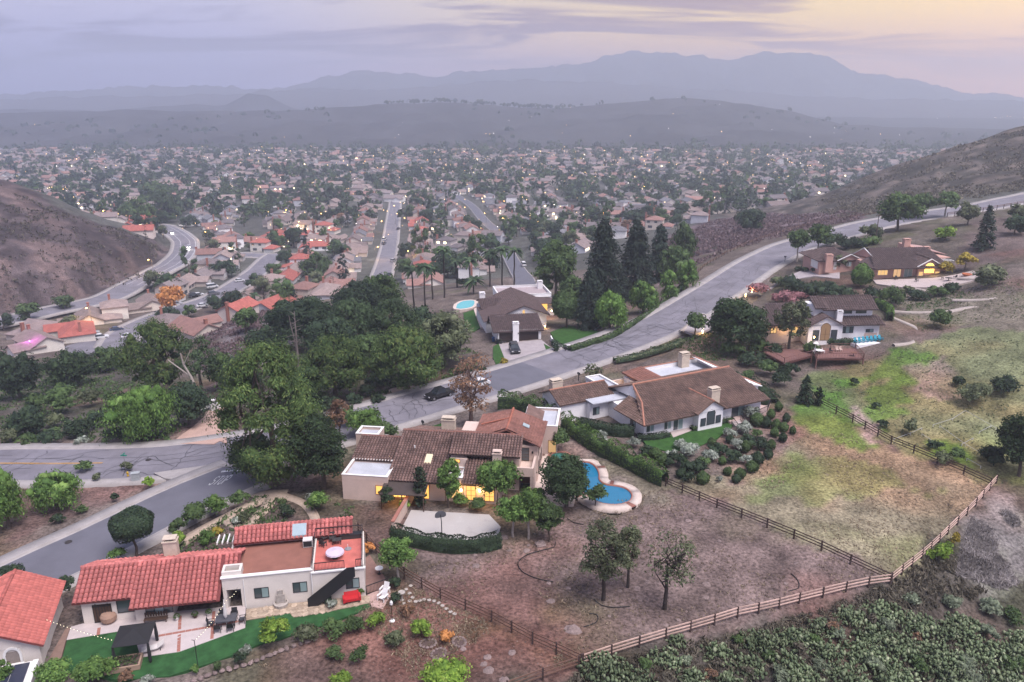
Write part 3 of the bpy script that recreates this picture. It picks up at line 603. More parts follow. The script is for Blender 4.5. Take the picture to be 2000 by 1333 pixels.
M_TILE_RB = mat('tile_red_bed', (.15, .040, .038), .9, .2, 2)
M_TILE_B = mat('tile_brown', (.15, .092, .078), .8, .45, .6, island=.25)
M_TILE_BB = mat('tile_brown_bed', (.055, .036, .033), .9, .2, 2)
M_TILE_F = mat('tile_flat_brown', (.13, .082, .066), .85, .4, .5, island=.2)
M_TILE_H = mat('tile_hip_rust', (.20, .092, .072), .85, .2, .9, island=.18)
M_ROOFD = mat('roof_dark_brown', (.085, .058, .056), .85, .25, 1.2, island=.2)
M_FLATR = mat('roof_membrane', (.42, .43, .47), .8, .14, .6)
M_FLATBR = mat('roof_brown_tar', (.24, .105, .078), .95, .15, .7, bump=.01, bscale=12)
M_TERR = mat('terrace_red', (.46, .13, .105), .8, .25, .8)
def tiles(parent, eL, eR, rR, rL, du, dv, mt, solo=0, hgt=.45, name='roof_tiles'):
    eL, eR, rR, rL = [np.array(p, float) for p in (eL, eR, rR, rL)]
    u = eR - eL; W = np.linalg.norm(u); u /= W; nn = np.cross(u, ((rL + rR) / 2 - (eL + eR) / 2)); nn /= np.linalg.norm(nn)
    if nn[2] < 0: nn = -nn
    v = np.cross(nn, u)
    if np.dot(v, (rL + rR) / 2 - eL) < 0: v = -v
    P2 = [np.array([np.dot(p - eL, u), np.dot(p - eL, v)]) for p in (eL, eR, rR, rL)]
    lo = np.min(P2, 0); hi = np.max(P2, 0)
    ci = np.arange(lo[0] + du / 2, hi[0] - du * .2, du); cj = np.arange(0, hi[1] - dv * .35, dv)
    I, J = np.meshgrid(ci, cj); I = I.ravel(); J = J.ravel(); k = inpoly(I, J + dv * .5, P2); I, J = I[k], J[k]
    r = du * .46; a = np.linspace(0, math.pi, 5); hh = du * hgt
    pr = np.stack([-r * np.cos(a), np.zeros(5), hh * np.sin(a)], 1)
    T0 = np.concatenate([pr + np.array([0, -.04, .05]), pr * np.array([.86, 1, .86]) + np.array([0, dv * 1.06, .015])])
    q = np.array([[i, i + 1, i + 6, i + 5] for i in range(4)]); pent = np.array([[4, 3, 2, 1, 0]])
    Mx = np.stack([u, v, nn], 1)
    o = eL + I[:, None] * u + J[:, None] * v + nn * .02
    out = []
    n_s = min(solo, len(I))
    if n_s:
        me = npmesh('roof_tile', T0, [q[:, ::-1], pent], mt)
        m4 = Matrix(((*map(float, Mx[0]), 0), (*map(float, Mx[1]), 0), (*map(float, Mx[2]), 0), (0, 0, 0, 1)))
        rr = random.Random(len(I))
        for p in o[:n_s]:
            t = link('roof_tile', me, parent); m = m4.copy(); m.translation = Vector(p + np.array([rr.uniform(-.01, .01), 0, rr.uniform(0, .012)])); t.matrix_basis = m
    if n_s < len(o):
        V = (T0 @ Mx.T)[None] + o[n_s:, None]; nb = np.arange(len(V))[:, None, None] * 10
        me = npmesh(name, V.reshape(-1, 3), [(nb + q[None, :, ::-1]).reshape(-1, 4), (nb + pent[None]).reshape(-1, 5)], mt)
        t = link(name, me, parent); t['kind'] = 'stuff'
def flat_tiles(parent, eL, eR, rR, rL, du, dv, mt):        # low concrete shingles in courses
    tiles(parent, eL, eR, rR, rL, du, dv, mt, 0, .16)
def roof_plane(parent, eL, eR, rR, rL, bed, th=.14, tile=None, solo=0, name='roof'):
    o = MB().slab([eL, eR, rR, rL] if tuple(rR) != tuple(rL) else [eL, eR, rR], th).build(name, bed, parent)
    if tile:
        kind, du, dv, mt = tile
        if kind == 'barrel': tiles(o, eL, eR, rR, rL, du, dv, mt, solo)
        else: flat_tiles(o, eL, eR, rR, rL, du, dv, mt)
    return o
def cap(parent, a, b, r, mt, n=None, name='ridge_cap'):
    a, b = Vector(a), Vector(b); L_ = (b - a).length; n = n or max(2, int(L_ / .45)); m = MB()
    for i in range(n):
        p, q = a.lerp(b, i / n), a.lerp(b, (i + 1.06) / n); m.tube(p, q, r * 1.05, r * .9, 7)
    return m.build(name, mt, parent)
def gable(parent, x0, x1, y0, y1, ze, zr, axis='x', over=.4, bed=None, tile=None, wall=None, capm=None, ridge=None, solo=0):
    o = over
    if axis == 'x':
        yr = (y0 + y1) / 2 if ridge is None else ridge
        s0 = (zr - ze) / (yr - y0); s1 = (zr - ze) / (y1 - yr)
        a = roof_plane(parent, (x0 - o, y0 - o, ze - o * s0), (x1 + o, y0 - o, ze - o * s0), (x1 + o, yr, zr), (x0 - o, yr, zr), bed, tile=tile, solo=solo)
        b = roof_plane(parent, (x1 + o, y1 + o, ze - o * s1), (x0 - o, y1 + o, ze - o * s1), (x0 - o, yr, zr), (x1 + o, yr, zr), bed, tile=tile)
        if capm: cap(parent, (x0 - o, yr, zr + .03), (x1 + o, yr, zr + .03), .16, capm)
        if wall:
            for x in (x0 + .1, x1 - .1):
                MB().add([(x - .1, y0, ze - .2), (x - .1, y1, ze - .2), (x - .1, yr, zr - .17), (x + .1, y0, ze - .2), (x + .1, y1, ze - .2), (x + .1, yr, zr - .17)], [(0, 2, 1), (3, 4, 5), (0, 1, 4, 3), (1, 2, 5, 4), (2, 0, 3, 5)]).build('gable_wall', wall, parent)
    else:
        xr = (x0 + x1) / 2 if ridge is None else ridge
        s0 = (zr - ze) / (xr - x0); s1 = (zr - ze) / (x1 - xr)
        roof_plane(parent, (x0 - o, y1 + o, ze - o * s0), (x0 - o, y0 - o, ze - o * s0), (xr, y0 - o, zr), (xr, y1 + o, zr), bed, tile=tile)
        roof_plane(parent, (x1 + o, y0 - o, ze - o * s1), (x1 + o, y1 + o, ze - o * s1), (xr, y1 + o, zr), (xr, y0 - o, zr), bed, tile=tile, solo=solo)
        if capm: cap(parent, (xr, y0 - o, zr + .03), (xr, y1 + o, zr + .03), .16, capm)
        if wall:
            for y in (y0 + .1, y1 - .1):
                MB().add([(x0, y - .1, ze - .2), (x1, y - .1, ze - .2), (xr, y - .1, zr - .17), (x0, y + .1, ze - .2), (x1, y + .1, ze - .2), (xr, y + .1, zr - .17)], [(0, 1, 2), (3, 5, 4), (0, 3, 4, 1), (1, 4, 5, 2), (2, 5, 3, 0)]).build('gable_wall', wall, parent)
def hip(parent, x0, x1, y0, y1, ze, zr, ra, rb, over=.4, bed=None, tile=None, capm=None):    # ridge along x from ra to rb
    o = over; ym = (y0 + y1) / 2; s = (zr - ze) / (ym - y0); z = ze - o * s
    A, B, C_, D_ = (x0 - o, y0 - o, z), (x1 + o, y0 - o, z), (x1 + o, y1 + o, z), (x0 - o, y1 + o, z); P, Q = (ra, ym, zr), (rb, ym, zr)
    roof_plane(parent, A, B, Q, P, bed, tile=tile); roof_plane(parent, C_, D_, P, Q, bed, tile=tile)
    roof_plane(parent, B, C_, Q, Q, bed, tile=tile); roof_plane(parent, D_, A, P, P, bed, tile=tile)
    if capm:
        up = lambda p: (p[0], p[1], p[2] + .03)
        for a, b in ((A, P), (D_, P), (B, Q), (C_, Q), (P, Q)): cap(parent, up(a), up(b), .13, capm)
def flat_roof(parent, x0, x1, y0, y1, z, par=.35, wall=None, roof=None, t=.25, coping=None):
    box('flat_roof', roof, parent, x0 + t, x1 - t, y0 + t, y1 - t, z - .2, z)
    m = MB(); m.box(x0, x1, y0, y0 + t, z - .3, z + par); m.box(x0, x1, y1 - t, y1, z - .3, z + par); m.box(x0, x0 + t, y0 + t, y1 - t, z - .3, z + par); m.box(x1 - t, x1, y0 + t, y1 - t, z - .3, z + par)
    m.build('parapet', wall, parent)
    if coping:
        m = MB(); c = .05; zz = z + par
        m.box(x0 - c, x1 + c, y0 - c, y0 + t + c, zz, zz + .06); m.box(x0 - c, x1 + c, y1 - t - c, y1 + c, zz, zz + .06); m.box(x0 - c, x0 + t + c, y0 + t + c, y1 - t - c, zz, zz + .06); m.box(x1 - t - c, x1 + c, y0 + t + c, y1 - t - c, zz, zz + .06)
        m.build('coping', coping, parent)
def window(parent, x, y, z, w, hh, face='-y', lit=None, frame=None, panes=2, arch=False, name='window', sill=False, glass=None, rows=1, grille=0):
    e = thing  # local empty-free part: frame mesh is the part, panes are sub-parts
    frame = frame or M_BLACK; f = .06; d = .05
    def tr(a, b, c0, c1, z0, z1, m):           # a..b along the wall, c0..c1 outwards
        if face == '-y': m.box(x + a, x + b, y - c1, y - c0, z0, z1)
        elif face == '+y': m.box(x - b, x - a, y + c0, y + c1, z0, z1)
        elif face == '+x': m.box(x + c0, x + c1, y + a, y + b, z0, z1)
        else: m.box(x - c1, x - c0, y - b, y - a, z0, z1)
    m = MB(); tr(-w / 2, -w / 2 + f, 0, d, z, z + hh, m); tr(w / 2 - f, w / 2, 0, d, z, z + hh, m); tr(-w / 2 + f, w / 2 - f, 0, d, z, z + f, m)
    if not arch: tr(-w / 2 + f, w / 2 - f, 0, d, z + hh - f, z + hh, m)
    else:
        n = 8; rr = w / 2
        for i in range(n):
            a0, a1 = math.pi * i / n, math.pi * (i + 1) / n
            p0 = (rr * math.cos(a0), z + hh + rr * math.sin(a0)); p1 = (rr * math.cos(a1), z + hh + rr * math.sin(a1))
            def w3(a, c, zz): return {'-y': (x + a, y - c, zz), '+y': (x - a, y + c, zz), '+x': (x + c, y + a, zz), '-x': (x - c, y - a, zz)}[face]
            m.tube(w3(p0[0], .03, p0[1]), w3(p1[0], .03, p1[1]), .04, None, 4)
    for i in range(1, panes): c = -w / 2 + w * i / panes; tr(c - f / 2, c + f / 2, 0, d, z + f, z + hh - (0 if arch else f), m)
    for i in range(1, rows): c = z + hh * i / rows; tr(-w / 2 + f, w / 2 - f, .001, d - .004, c - .02, c + .02, m)
    fo = m.build(name, frame, parent)
    gl = lit or glass or M_GLASS
    for i in range(panes):
        a, b = -w / 2 + w * i / panes + f / 2, -w / 2 + w * (i + 1) / panes - f / 2
        g = MB(); tr(a, b, .004, .02, z + f / 2, z + hh - (0 if arch else f / 2), g)
        pn = g.build('pane', gl if not (glass is None and lit is None and i % 2) else M_GLASSL, fo)
    if arch:
        n = 10; pts = [(w / 2 * .97 * math.cos(math.pi * i / n), w / 2 * .97 * math.sin(math.pi * i / n)) for i in range(n + 1)]
        def w3(a, c, zz): return {'-y': (x + a, y - c, zz), '+y': (x - a, y + c, zz), '+x': (x + c, y + a, zz), '-x': (x - c, y - a, zz)}[face]
        g = MB(); g.add([w3(p[0], .015, z + hh + p[1]) for p in pts], [tuple(range(n + 1))]); g.build('pane', gl, fo)
    if sill:
        s_ = MB(); tr(-w / 2 - .08, w / 2 + .08, 0, .12, z - .08, z - .002, s_); s_.build('sill', M_TRIM, fo)
    return fo
def chimney(parent, x, y, z0, z1, w, d, mt, capm=None, pots=1, name='chimney'):
    m = MB(); m.box(x - w / 2, x + w / 2, y - d / 2, y + d / 2, z0, z1 - .35); m.box(x - w / 2 - .08, x + w / 2 + .08, y - d / 2 - .08, y + d / 2 + .08, z1 - .35, z1 - .22)
    c = m.build(name, mt, parent)
    k = MB()
    for sx in (-1, 1):
        for sy in (-1, 1): k.box(x + sx * (w / 2 - .12) - .08, x + sx * (w / 2 - .12) + .08, y + sy * (d / 2 - .12) - .08, y + sy * (d / 2 - .12) + .08, z1 - .22, z1)
    k.box(x - w / 2, x + w / 2, y - d / 2, y + d / 2, z1, z1 + .08); k.build('chimney_cap', mt, c)
    box('flue', M_BLACK, c, x - w * .28, x + w * .28, y - d * .28, y + d * .28, z1 - .22, z1 - .02)
    return c
def railing(parent, pts, zt, mt, hh=1.0, step=.18, post=.03, name='railing', zb=None):
    """one part: hand rail, bottom rail and bars following pts (x, y, z)"""
    m = MB()
    for a, b in zip(pts[:-1], pts[1:]):
        a, b = Vector(a), Vector(b); up = Vector((0, 0, hh)); m.tube(a + up, b + up, .035, None, 4); m.tube(a + Vector((0, 0, .1)), b + Vector((0, 0, .1)), .02, None, 4)
        n = max(1, int((b - a).length / step))
        for i in range(n + 1):
            p = a.lerp(b, i / n); m.tube(p, p + up, post if i in (0, n) else .012, None, 4)
    return m.build(name, mt, parent)
def house(name, label, pa, pb, z, cat='house', group=None):
    a, ang = frame_px(pa, pb, z); return thing(name, label, cat, a, ang, group)
def lamp_light(parent, loc, energy, col=(1, .62, .26), r=.15):
    l = bpy.data.lights.new('lamp_light', 'POINT'); l.energy = energy; l.color = col; l.shadow_soft_size = r
    o = bpy.data.objects.new('lamp_light', l); COL.objects.link(o); o.parent = parent; o.location = loc; return o
def lantern(parent, loc, energy, r=.12):
    x, y, z = loc; b = MB().lathe([(.02, 0), (r, .03), (r, .28), (.02, .36)], 8, (x, y, z)).build('wall_lantern', M_LAMP, parent)
    lamp_light(parent, (x, y - .35, z + .1), energy)
# ================================================================== THE RED-ROOFED HOUSE IN FRONT
A = house('red_tile_house', 'long cream house with red barrel-tile roofs and a red roof terrace', (165, 1220), (714, 1162), 0)
TR = ('barrel', .46, .52, M_TILE_R)
w_ = MB(); w_.box(0, 5.0, 0, 6.3, -1, 2.9); w_.box(5.0, 8.6, -.5, 6.3, -1, 2.65); w_.box(8.6, 13.4, 3.0, 6.3, -1, 2.9); w_.build('wall', M_STUC, A)
w_ = MB(); w_.box(13.4, 13.75, .0, 7, -1, 3.35); w_.box(13.75, 15.15, .0, .35, 2.25, 3.35); w_.box(13.75, 15.15, 3.2, 7, -1, 3.35); w_.box(15.15, 22.3, 0, 7, -1, 3.3); w_.build('wall', M_STUC, A)
MB().box(22.3, 27.6, -.12, 7, -1, 3.3).build('wall', M_STUC, A)
box('flat_roof', M_FLATBR, A, 13.6, 22.3, .3, 8, 3.05, 3.36)
m = MB(); m.box(13.4, 22.3, 0, .3, 3.3, 3.62); m.box(13.4, 15.3, .3, .55, 3.36, 4.15); m.box(13.4, 13.65, .55, 1.5, 3.36, 4.15); m.box(15.05, 15.3, .55, 1.5, 3.36, 4.15); m.box(13.4, 15.3, 1.5, 1.75, 3.36, 4.15); m.build('parapet', M_STUC, A)
box('roof_opening', M_BLACK, A, 13.65, 15.05, .55, 1.5, 3.36, 3.5)
m = MB(); m.box(13.3, 22.4, -.1, .36, 3.62, 3.72); m.box(22.2, 27.75, -.25, .05, 3.3, 3.45); m.build('coping', M_TRIM, A)
box('terrace_floor', M_TERR, A, 22.5, 27.45, .1, 6.6, 3.3, 3.42)
box('parapet', M_STUC, A, 22.2, 22.5, .05, 6.8, 3.3, 3.75); box('parapet', M_STUC, A, 27.35, 27.6, .05, 6.8, 3.3, 3.62)
# wing roof
yr, zr_, sl_ = 3.2, 4.5, .486
def zf(y): return zr_ - (yr - y) * sl_
r1 = roof_plane(A, (4.8, -1.55, zf(-1.55)), (13.35, -1.55, zf(-1.55)), (13.35, yr, zr_), (4.8, yr, zr_), M_TILE_RB, tile=TR, solo=160)
r2 = roof_plane(A, (-.65, -.45, zf(-.45)), (4.8, -.45, zf(-.45)), (4.8, yr, zr_), (-.65, yr, zr_), M_TILE_RB, tile=TR, solo=100)
r3 = roof_plane(A, (13.35, 1.85, zf(1.85)), (15.0, 1.85, zf(1.85)), (15.0, yr, zr_), (13.35, yr, zr_), M_TILE_RB, tile=TR)
r4 = roof_plane(A, (15.0, 6.9, 2.75), (-.65, 6.9, 2.75), (-.65, yr, zr_), (15.0, yr, zr_), M_TILE_RB, tile=TR)
cap(A, (-.65, yr, zr_ + .06), (15.0, yr, zr_ + .06), .18, M_TILE_R)
# rear roof
r5 = roof_plane(A, (13.7, 5.9, 3.95), (26.4, 5.9, 3.95), (26.4, 7.6, 4.85), (13.7, 7.6, 4.85), M_TILE_RB, tile=TR, solo=40)
roof_plane(A, (26.4, 10.2, 3.5), (13.7, 10.2, 3.5), (13.7, 7.6, 4.85), (26.4, 7.6, 4.85), M_TILE_RB, tile=TR)
cap(A, (13.7, 7.6, 4.91), (26.4, 7.6, 4.91), .18, M_TILE_R)
box('wall', M_STUC, A, 13.9, 26.2, 6.6, 9.8, -1, 3.85)
sk = MB().slab([(19.9, 6.0, 4.32), (21.4, 6.0, 4.32), (21.4, 7.3, 5.02), (19.9, 7.3, 5.02)], .3).build('skylight', mat('skylight', (.30, .37, .40), .15, .05, 1, spec=.8), A)
chimney(A, 7.6, 5.2, 2.4, 5.9, 1.35, 1.0, mat('chimney_stucco', (.50, .42, .34), .95, .15, 2), M_TRIM)
m = MB()
for i in range(5): m.box(11.6 + i * .55, 11.6 + i * .55 + .12, 7.6, 9.4, 3.1, 3.35)
m.build('entry_trellis', M_TRIM, A)
for x, z, w in ((17.15, .95, 1.45), (21.0, 1.15, 1.45), (26.35, 1.05, 1.4)): window(A, x, -.12 if x > 22.3 else 0, z, w, 1.2)
window(A, 4.1, 0, .9, 1.7, 1.5, panes=1); window(A, 7.3, -.5, .7, 2.6, 1.5, panes=3)
m = MB()
for i in range(7): m.box(1.0 + i * .28, 1.0 + i * .28 + .05, -.08, -.03, 0, 2.1 + .15 * math.sin(i * 1.6))
m.box(.98, 2.75, -.09, -.02, .05, .15); m.box(.98, 2.75, -.09, -.02, 1.9, 2.0); m.build('gate', M_BLACK, A); box('door', M_WOODD, A, 1.0, 2.75, -.02, .02, 0, 2.1)
box('porch_shade_panel', M_BLACK, A, 8.6, 13.4, 2.9, 3.0, 0, 2.6)  # black panel stands in for the shade inside the open porch
for x in (9.6, 11.2, 12.6): MB().lathe([(.22, 0), (.24, .5), (.16, 1.5), (.03, 2.1)], 8, (x, 1.6, 0)).build('folded_parasol', mat('black_canvas', (.02, .02, .022), .9), A)
box('passage_back', M_STUC, A, 13.75, 15.15, 3.1, 3.2, -.2, 2.6)
m = MB(); m.tube((15.5, -.06, 0), (15.5, -.06, 3.3), .05); m.build('downpipe', M_TRIM, A); MB().tube((22.25, -.18, 0), (22.25, -.18, 3.3), .05).build('downpipe', M_TRIM, A)
# stair to the terrace: treads behind a black side panel
m = MB().add([(21.75, -1.1, -.1), (22.6, -1.1, -.1), (26.7, -1.1, 3.05), (26.7, -1.1, 4.15), (25.9, -1.1, 4.15), (21.75, -1.1, .95), (21.75, -1.04, -.1), (22.6, -1.04, -.1), (26.7, -1.04, 3.05), (26.7, -1.04, 4.15), (25.9, -1.04, 4.15), (21.75, -1.04, .95)],
    [(0, 1, 2, 3, 4, 5), (11, 10, 9, 8, 7, 6), (0, 6, 7, 1), (1, 7, 8, 2), (2, 8, 9, 3), (3, 9, 10, 4), (4, 10, 11, 5), (5, 11, 6, 0)]); st = m.build('stair', M_BLACK, A)
for i in range(15): box('tread', M_WOODD, st, 22.2 + i * .29, 22.52 + i * .29, -1.03, -.14, .16 + i * .215, .21 + i * .215)
railing(A, [(22.6, -.05, 3.45), (25.6, -.05, 3.45)], 0, M_BLACK, .95, .14); railing(A, [(26.8, -.05, 3.45), (27.45, -.05, 3.45), (27.45, 6.6, 3.62)], 0, M_BLACK, .95, .14); railing(A, [(22.35, 6.5, 3.75), (27.45, 6.6, 3.62)], 0, M_BLACK, .9, .14); railing(A, [(22.35, .1, 3.75), (22.35, 6.5, 3.75)], 0, M_BLACK, .7, .5)
# the tile-roofed building in the corner
g0 = at(84, 1297, 0); gang = math.atan2(70.17 - 60.74, -46.21 + 43.0) - math.pi / 2
K = thing('corner_outbuilding', 'small cream outbuilding with red tile gable roof and arched niche', 'house', g0, gang)
box('wall', M_STUC, K, -9, 0, 0, 9.4, -1.5, 2.55)
gable(K, -8.4, 0, -.05, 9.5, 2.5, 4.55, 'y', .45, M_TILE_RB, ('barrel', .42, .46, mat('tile_orange', (.40, .118, .098), .75, .2, 1.6, island=.2, objrand=.12)), M_STUC, MATS.get('tile_orange'), ridge=-3.7, solo=220)
cap(K, (-3.7, -.5, 4.6), (-3.7, 9.9, 4.6), .18, MATS['tile_orange'])
m = MB(); n = 8
for i in range(n):
    a0, a1 = math.pi * i / n, math.pi * (i + 1) / n; m.tube((-2.2 + .62 * math.cos(a0), -.04, 1.7 + .62 * math.sin(a0)), (-2.2 + .62 * math.cos(a1), -.04, 1.7 + .62 * math.sin(a1)), .11, None, 4)
m.box(-2.95, -2.75, -.15, .02, .7, 1.7); m.box(-1.65, -1.45, -.15, .02, .7, 1.7); m.box(-3.0, -1.4, -.2, .02, .55, .7); m.build('niche_frame', M_TRIM, K)
box('niche', mat('niche_shade', (.25, .21, .19), .9), K, -2.75, -1.65, -.06, .01, .7, 1.9)
c = thing('carport', 'low dark panel roof with white edges beside the outbuilding', 'carport', g0, gang)
for i in range(3): box('roof_panel', mat('solar_dark', (.03, .035, .06), .3, .1, 2, spec=.6), c, -4.6 + i * 1.3, -3.36 + i * 1.3, -3.6, -.7, .9, .96)
m = MB(); m.box(-4.8, -.6, -3.8, -.45, .78, .86); m.box(-.55, -.1, -3.9, -.45, .3, .95); m.build('frame', M_TRIM, c)
for x in (-4.6, -.5):
    for y in (-3.6, -.6): box('post', M_TRIM, c, x - .06, x + .06, y - .06, y + .06, -1.2, .8)
# ================================================================== THE BROWN-TILED HOUSE WITH THE POOL
B = house('brown_tile_house', 'rambling peach house with brown barrel-tile roofs and a lit patio', (672, 976), (1072, 1002), 0)
TB = ('barrel', .40, .44, M_TILE_B)
box('wall', M_STUCP, B, -.2, 5.9, .3, 5.2, -1, 2.8); flat_roof(B, -.2, 5.9, .3, 5.2, 3.05, .4, M_STUCP, M_FLATR, coping=M_TRIM)
box('wall', M_STUCP, B, -.3, 5, 5.2, 12.5, -1, 3.0)
roof_plane(B, (-.5, 4.9, 3.35), (5.2, 4.9, 3.35), (5.2, 9.9, 4.7), (-.5, 9.9, 4.7), M_TILE_BB, tile=TB)
roof_plane(B, (5.2, 13, 3.3), (-.5, 13, 3.3), (-.5, 9.9, 4.7), (5.2, 9.9, 4.7), M_TILE_BB, tile=TB); cap(B, (-.5, 9.9, 4.76), (5.2, 9.9, 4.76), .16, M_TILE_H)
box('wall', M_STUCP, B, -2.2, 1.2, 12.2, 15, -1, 3.25); flat_roof(B, -2.2, 1.2, 12.2, 15, 3.5, .4, M_STUCP, M_FLATR, coping=M_TRIM)
box('wall', M_STUCP, B, 5.6, 13.2, 1.4, 17, -1, 2.9)
roof_plane(B, (5.5, .7, 2.75), (13.3, .7, 2.75), (13.3, 10.2, 5.75), (5.5, 10.2, 5.75), M_TILE_BB, tile=TB)
roof_plane(B, (13.3, 18, 2.9), (5.5, 18, 2.9), (5.5, 10.2, 5.75), (13.3, 10.2, 5.75), M_TILE_BB, tile=TB); cap(B, (5.5, 10.2, 5.82), (13.3, 10.2, 5.82), .16, M_TILE_H)
for x, s in ((5.7, -1), (13.1, 1)): MB().add([(x - .1, 1.4, 2.75), (x - .1, 17, 2.75), (x - .1, 10.2, 5.6), (x + .1, 1.4, 2.75), (x + .1, 17, 2.75), (x + .1, 10.2, 5.6)], [(0, 2, 1), (3, 4, 5), (0, 1, 4, 3), (1, 2, 5, 4), (2, 0, 3, 5)]).build('gable_wall', M_STUCP, B)
MB().slab([(9.9, 4.0, 4.1), (10.75, 4.0, 4.1), (10.75, 5.5, 4.58), (9.9, 5.5, 4.58)], .26).build('skylight', emat('skylight_glow', (1, .86, .62), .55), B)
MB().tube((8.0, 6.6, 4.5), (8.0, 6.6, 5.2), .09).build('vent_pipe', M_TRIM, B)
# awning over the lit patio
MB().slab([(5.4, -1.9, 2.15), (11.2, -1.6, 2.15), (11.2, .9, 2.72), (5.4, .9, 2.72)], .08).build('awning', mat('awning_canvas', (.06, .045, .04), .9, .15, 2), B)
for x in (5.5, 8.2, 11.0): box('post', M_WOODD, B, x, x + .12, -1.7, -1.58, -.2, 2.15)
window(B, 4.9, .3, .9, 1.3, 1.3, panes=1, lit=emat('amber_lit', (1, .45, .10), .9), frame=M_WOODM)
window(B, 7.3, 1.4, .1, 2.6, 2.2, panes=3, lit=emat('amber_bright', (1, .50, .12), 1.4), frame=M_WOODM, name='glass_door'); window(B, 10.3, 1.4, .1, 1.6, 2.1, panes=2, lit=MATS['amber_lit'], frame=M_WOODM, name='glass_door')
lamp_light(B, (7.6, -.4, 1.9), 130, (1, .50, .12), .3)
# tower block on the right, two storeys
box('wall', M_STUCP, B, 13.3, 15.6, 4.5, 12, -1, 4.6)
box('wall', M_STUCP, B, 13.4, 24.6, 8.2, 15.5, -1, 5.3); box('wall', M_STUCP, B, 13.4, 22.4, 5.6, 8.2, -1, 5.1)
roof_plane(B, (13.1, 4.6, 5.15), (22.6, 4.6, 5.15), (22.6, 8.3, 6.7), (13.1, 8.3, 6.7), M_TILE_BB, tile=TB); roof_plane(B, (22.6, 12, 5.15), (13.1, 12, 5.15), (13.1, 8.3, 6.7), (22.6, 8.3, 6.7), M_TILE_BB, tile=TB)
cap(B, (13.1, 8.3, 6.77), (22.6, 8.3, 6.77), .16, M_TILE_H)
TH = ('flat', .42, .42, M_TILE_H)
for tri in (((20.3, 15.2, 7.75), (24.9, 7.7, 5.45), (20.2, 8.3, 6.9)),): pass
roof_plane(B, (25.0, 7.5, 5.5), (25.2, 16.2, 5.5), (20.4, 15.2, 7.75), (20.3, 8.6, 7.3), M_TILE_H, tile=TH)
roof_plane(B, (15.6, 17.6, 5.6), (15.6, 8.8, 5.6), (20.3, 8.6, 7.3), (20.4, 15.2, 7.75), M_TILE_H, tile=TH)
roof_plane(B, (25.2, 16.2, 5.5), (15.6, 17.6, 5.6), (20.4, 15.2, 7.75), (20.4, 15.2, 7.75), M_TILE_H)
cap(B, (20.3, 8.6, 7.36), (20.4, 15.2, 7.81), .18, mat('ridge_rust', (.33, .12, .08), .8, .2, 2))
cap(B, (16.2, 12.4, 6.3), (20.35, 12.2, 7.6), .12, MATS['ridge_rust'])
MB().slab([(22.2, 11.2, 7.0), (23.1, 11.2, 6.62), (23.1, 12.1, 6.62), (22.2, 12.1, 7.0)], .1).build('skylight', mat('skylight', (.30, .37, .40)), B)
box('wall', M_STUCP, B, 21.5, 26.6, 17, 24, -1, 3.95); flat_roof(B, 21.5, 26.6, 17, 24, 4.2, .35, M_STUCP, M_FLATR, coping=M_TRIM)
roof_plane(B, (21.7, 16.8, 5.3), (24.2, 16.8, 4.2), (24.2, 23.4, 4.2), (21.7, 23.4, 5.3), M_TILE_B)
window(B, 25.9, 17, .3, 1.2, 2.0, panes=1, lit=emat('annexe_wall_glow', (1, .6, .25), .3), frame=M_WOODM, name='door')  # glowing door pane stands in for warm light on the annexe wall
# balcony and the room under it
box('balcony_floor', M_STUCP, B, 20.3, 24.4, 4.3, 8.2, 2.75, 3.0); m = MB(); m.box(20.3, 24.4, 4.2, 4.45, 2.7, 3.95); m.box(24.15, 24.45, 4.45, 8.2, 2.7, 3.95); m.box(20.3, 20.55, 4.45, 5.6, 2.7, 3.95); m.build('balcony_wall', M_STUCP, B)
m = MB(); m.box(20.3, 20.7, 4.2, 8.2, -1, 2.75); m.box(24.0, 24.45, 4.2, 8.2, -1, 2.75); m.box(20.7, 24.0, 7.6, 8.2, -1, 2.75); m.build('wall', M_STUCP, B)
window(B, 22.35, 7.6, .05, 2.9, 2.3, panes=2, frame=M_WOODM, glass=mat('door_wood', (.20, .075, .045), .4), name='double_door')
window(B, 22.9, 8.2, 3.05, 1.1, 1.95, panes=1, rows=4, frame=M_WOODD, name='balcony_door'); MB().lathe([(.03, 0), (.11, .05), (.11, .3), (.03, .38)], 6, (23.9, 8.1, 4.2)).build('wall_lantern', M_BLACK, B)
for y in (9.5, 11.5, 13.5): window(B, 24.6, y, .9, 1.0, 1.7, '+x', panes=1, frame=M_WOODD); window(B, 24.6, y, 3.5, .9, 1.3, '+x', panes=1, frame=M_WOODD)
# entry side in the middle
roof_plane(B, (15.4, .9, 2.75), (20.2, .9, 2.75), (20.2, 5.8, 4.7), (15.4, 5.8, 4.7), M_TILE_BB, tile=TB); box('wall', M_STUCP, B, 15.6, 20.3, 1.6, 5.7, -1, 2.8)
box('wall', M_STUCP, B, 13.3, 15.5, 1.5, 4.5, -1, 2.75); flat_roof(B, 13.3, 15.5, 1.4, 4.6, 3.0, .4, M_STUCP, M_FLATR, coping=M_TRIM)
box('pier', M_STUCP, B, 13.6, 15.0, 5.2, 5.62, 3.3, 5.0)
window(B, 14.1, 4.5, 4.0, 1.1, .55, panes=1, lit=M_LIT, frame=M_WOODM)
chimney(B, 19.6, 4.6, 2.8, 6.0, 1.15, .8, M_STUCP, M_TRIM); chimney(B, 11.2, 13.8, 3, 6.5, 1.9, 1.1, mat('chimney_stucco', (.50, .42, .34)), M_TRIM)
for x in (16.6, 19.0): window(B, x, 1.6, .2, 1.3, 2.1, panes=2, rows=3, lit=M_LIT, frame=M_WOODM)
window(B, 14.3, 1.5, .4, 1.0, 1.7, panes=1, lit=M_LIT2, frame=M_WOODM)
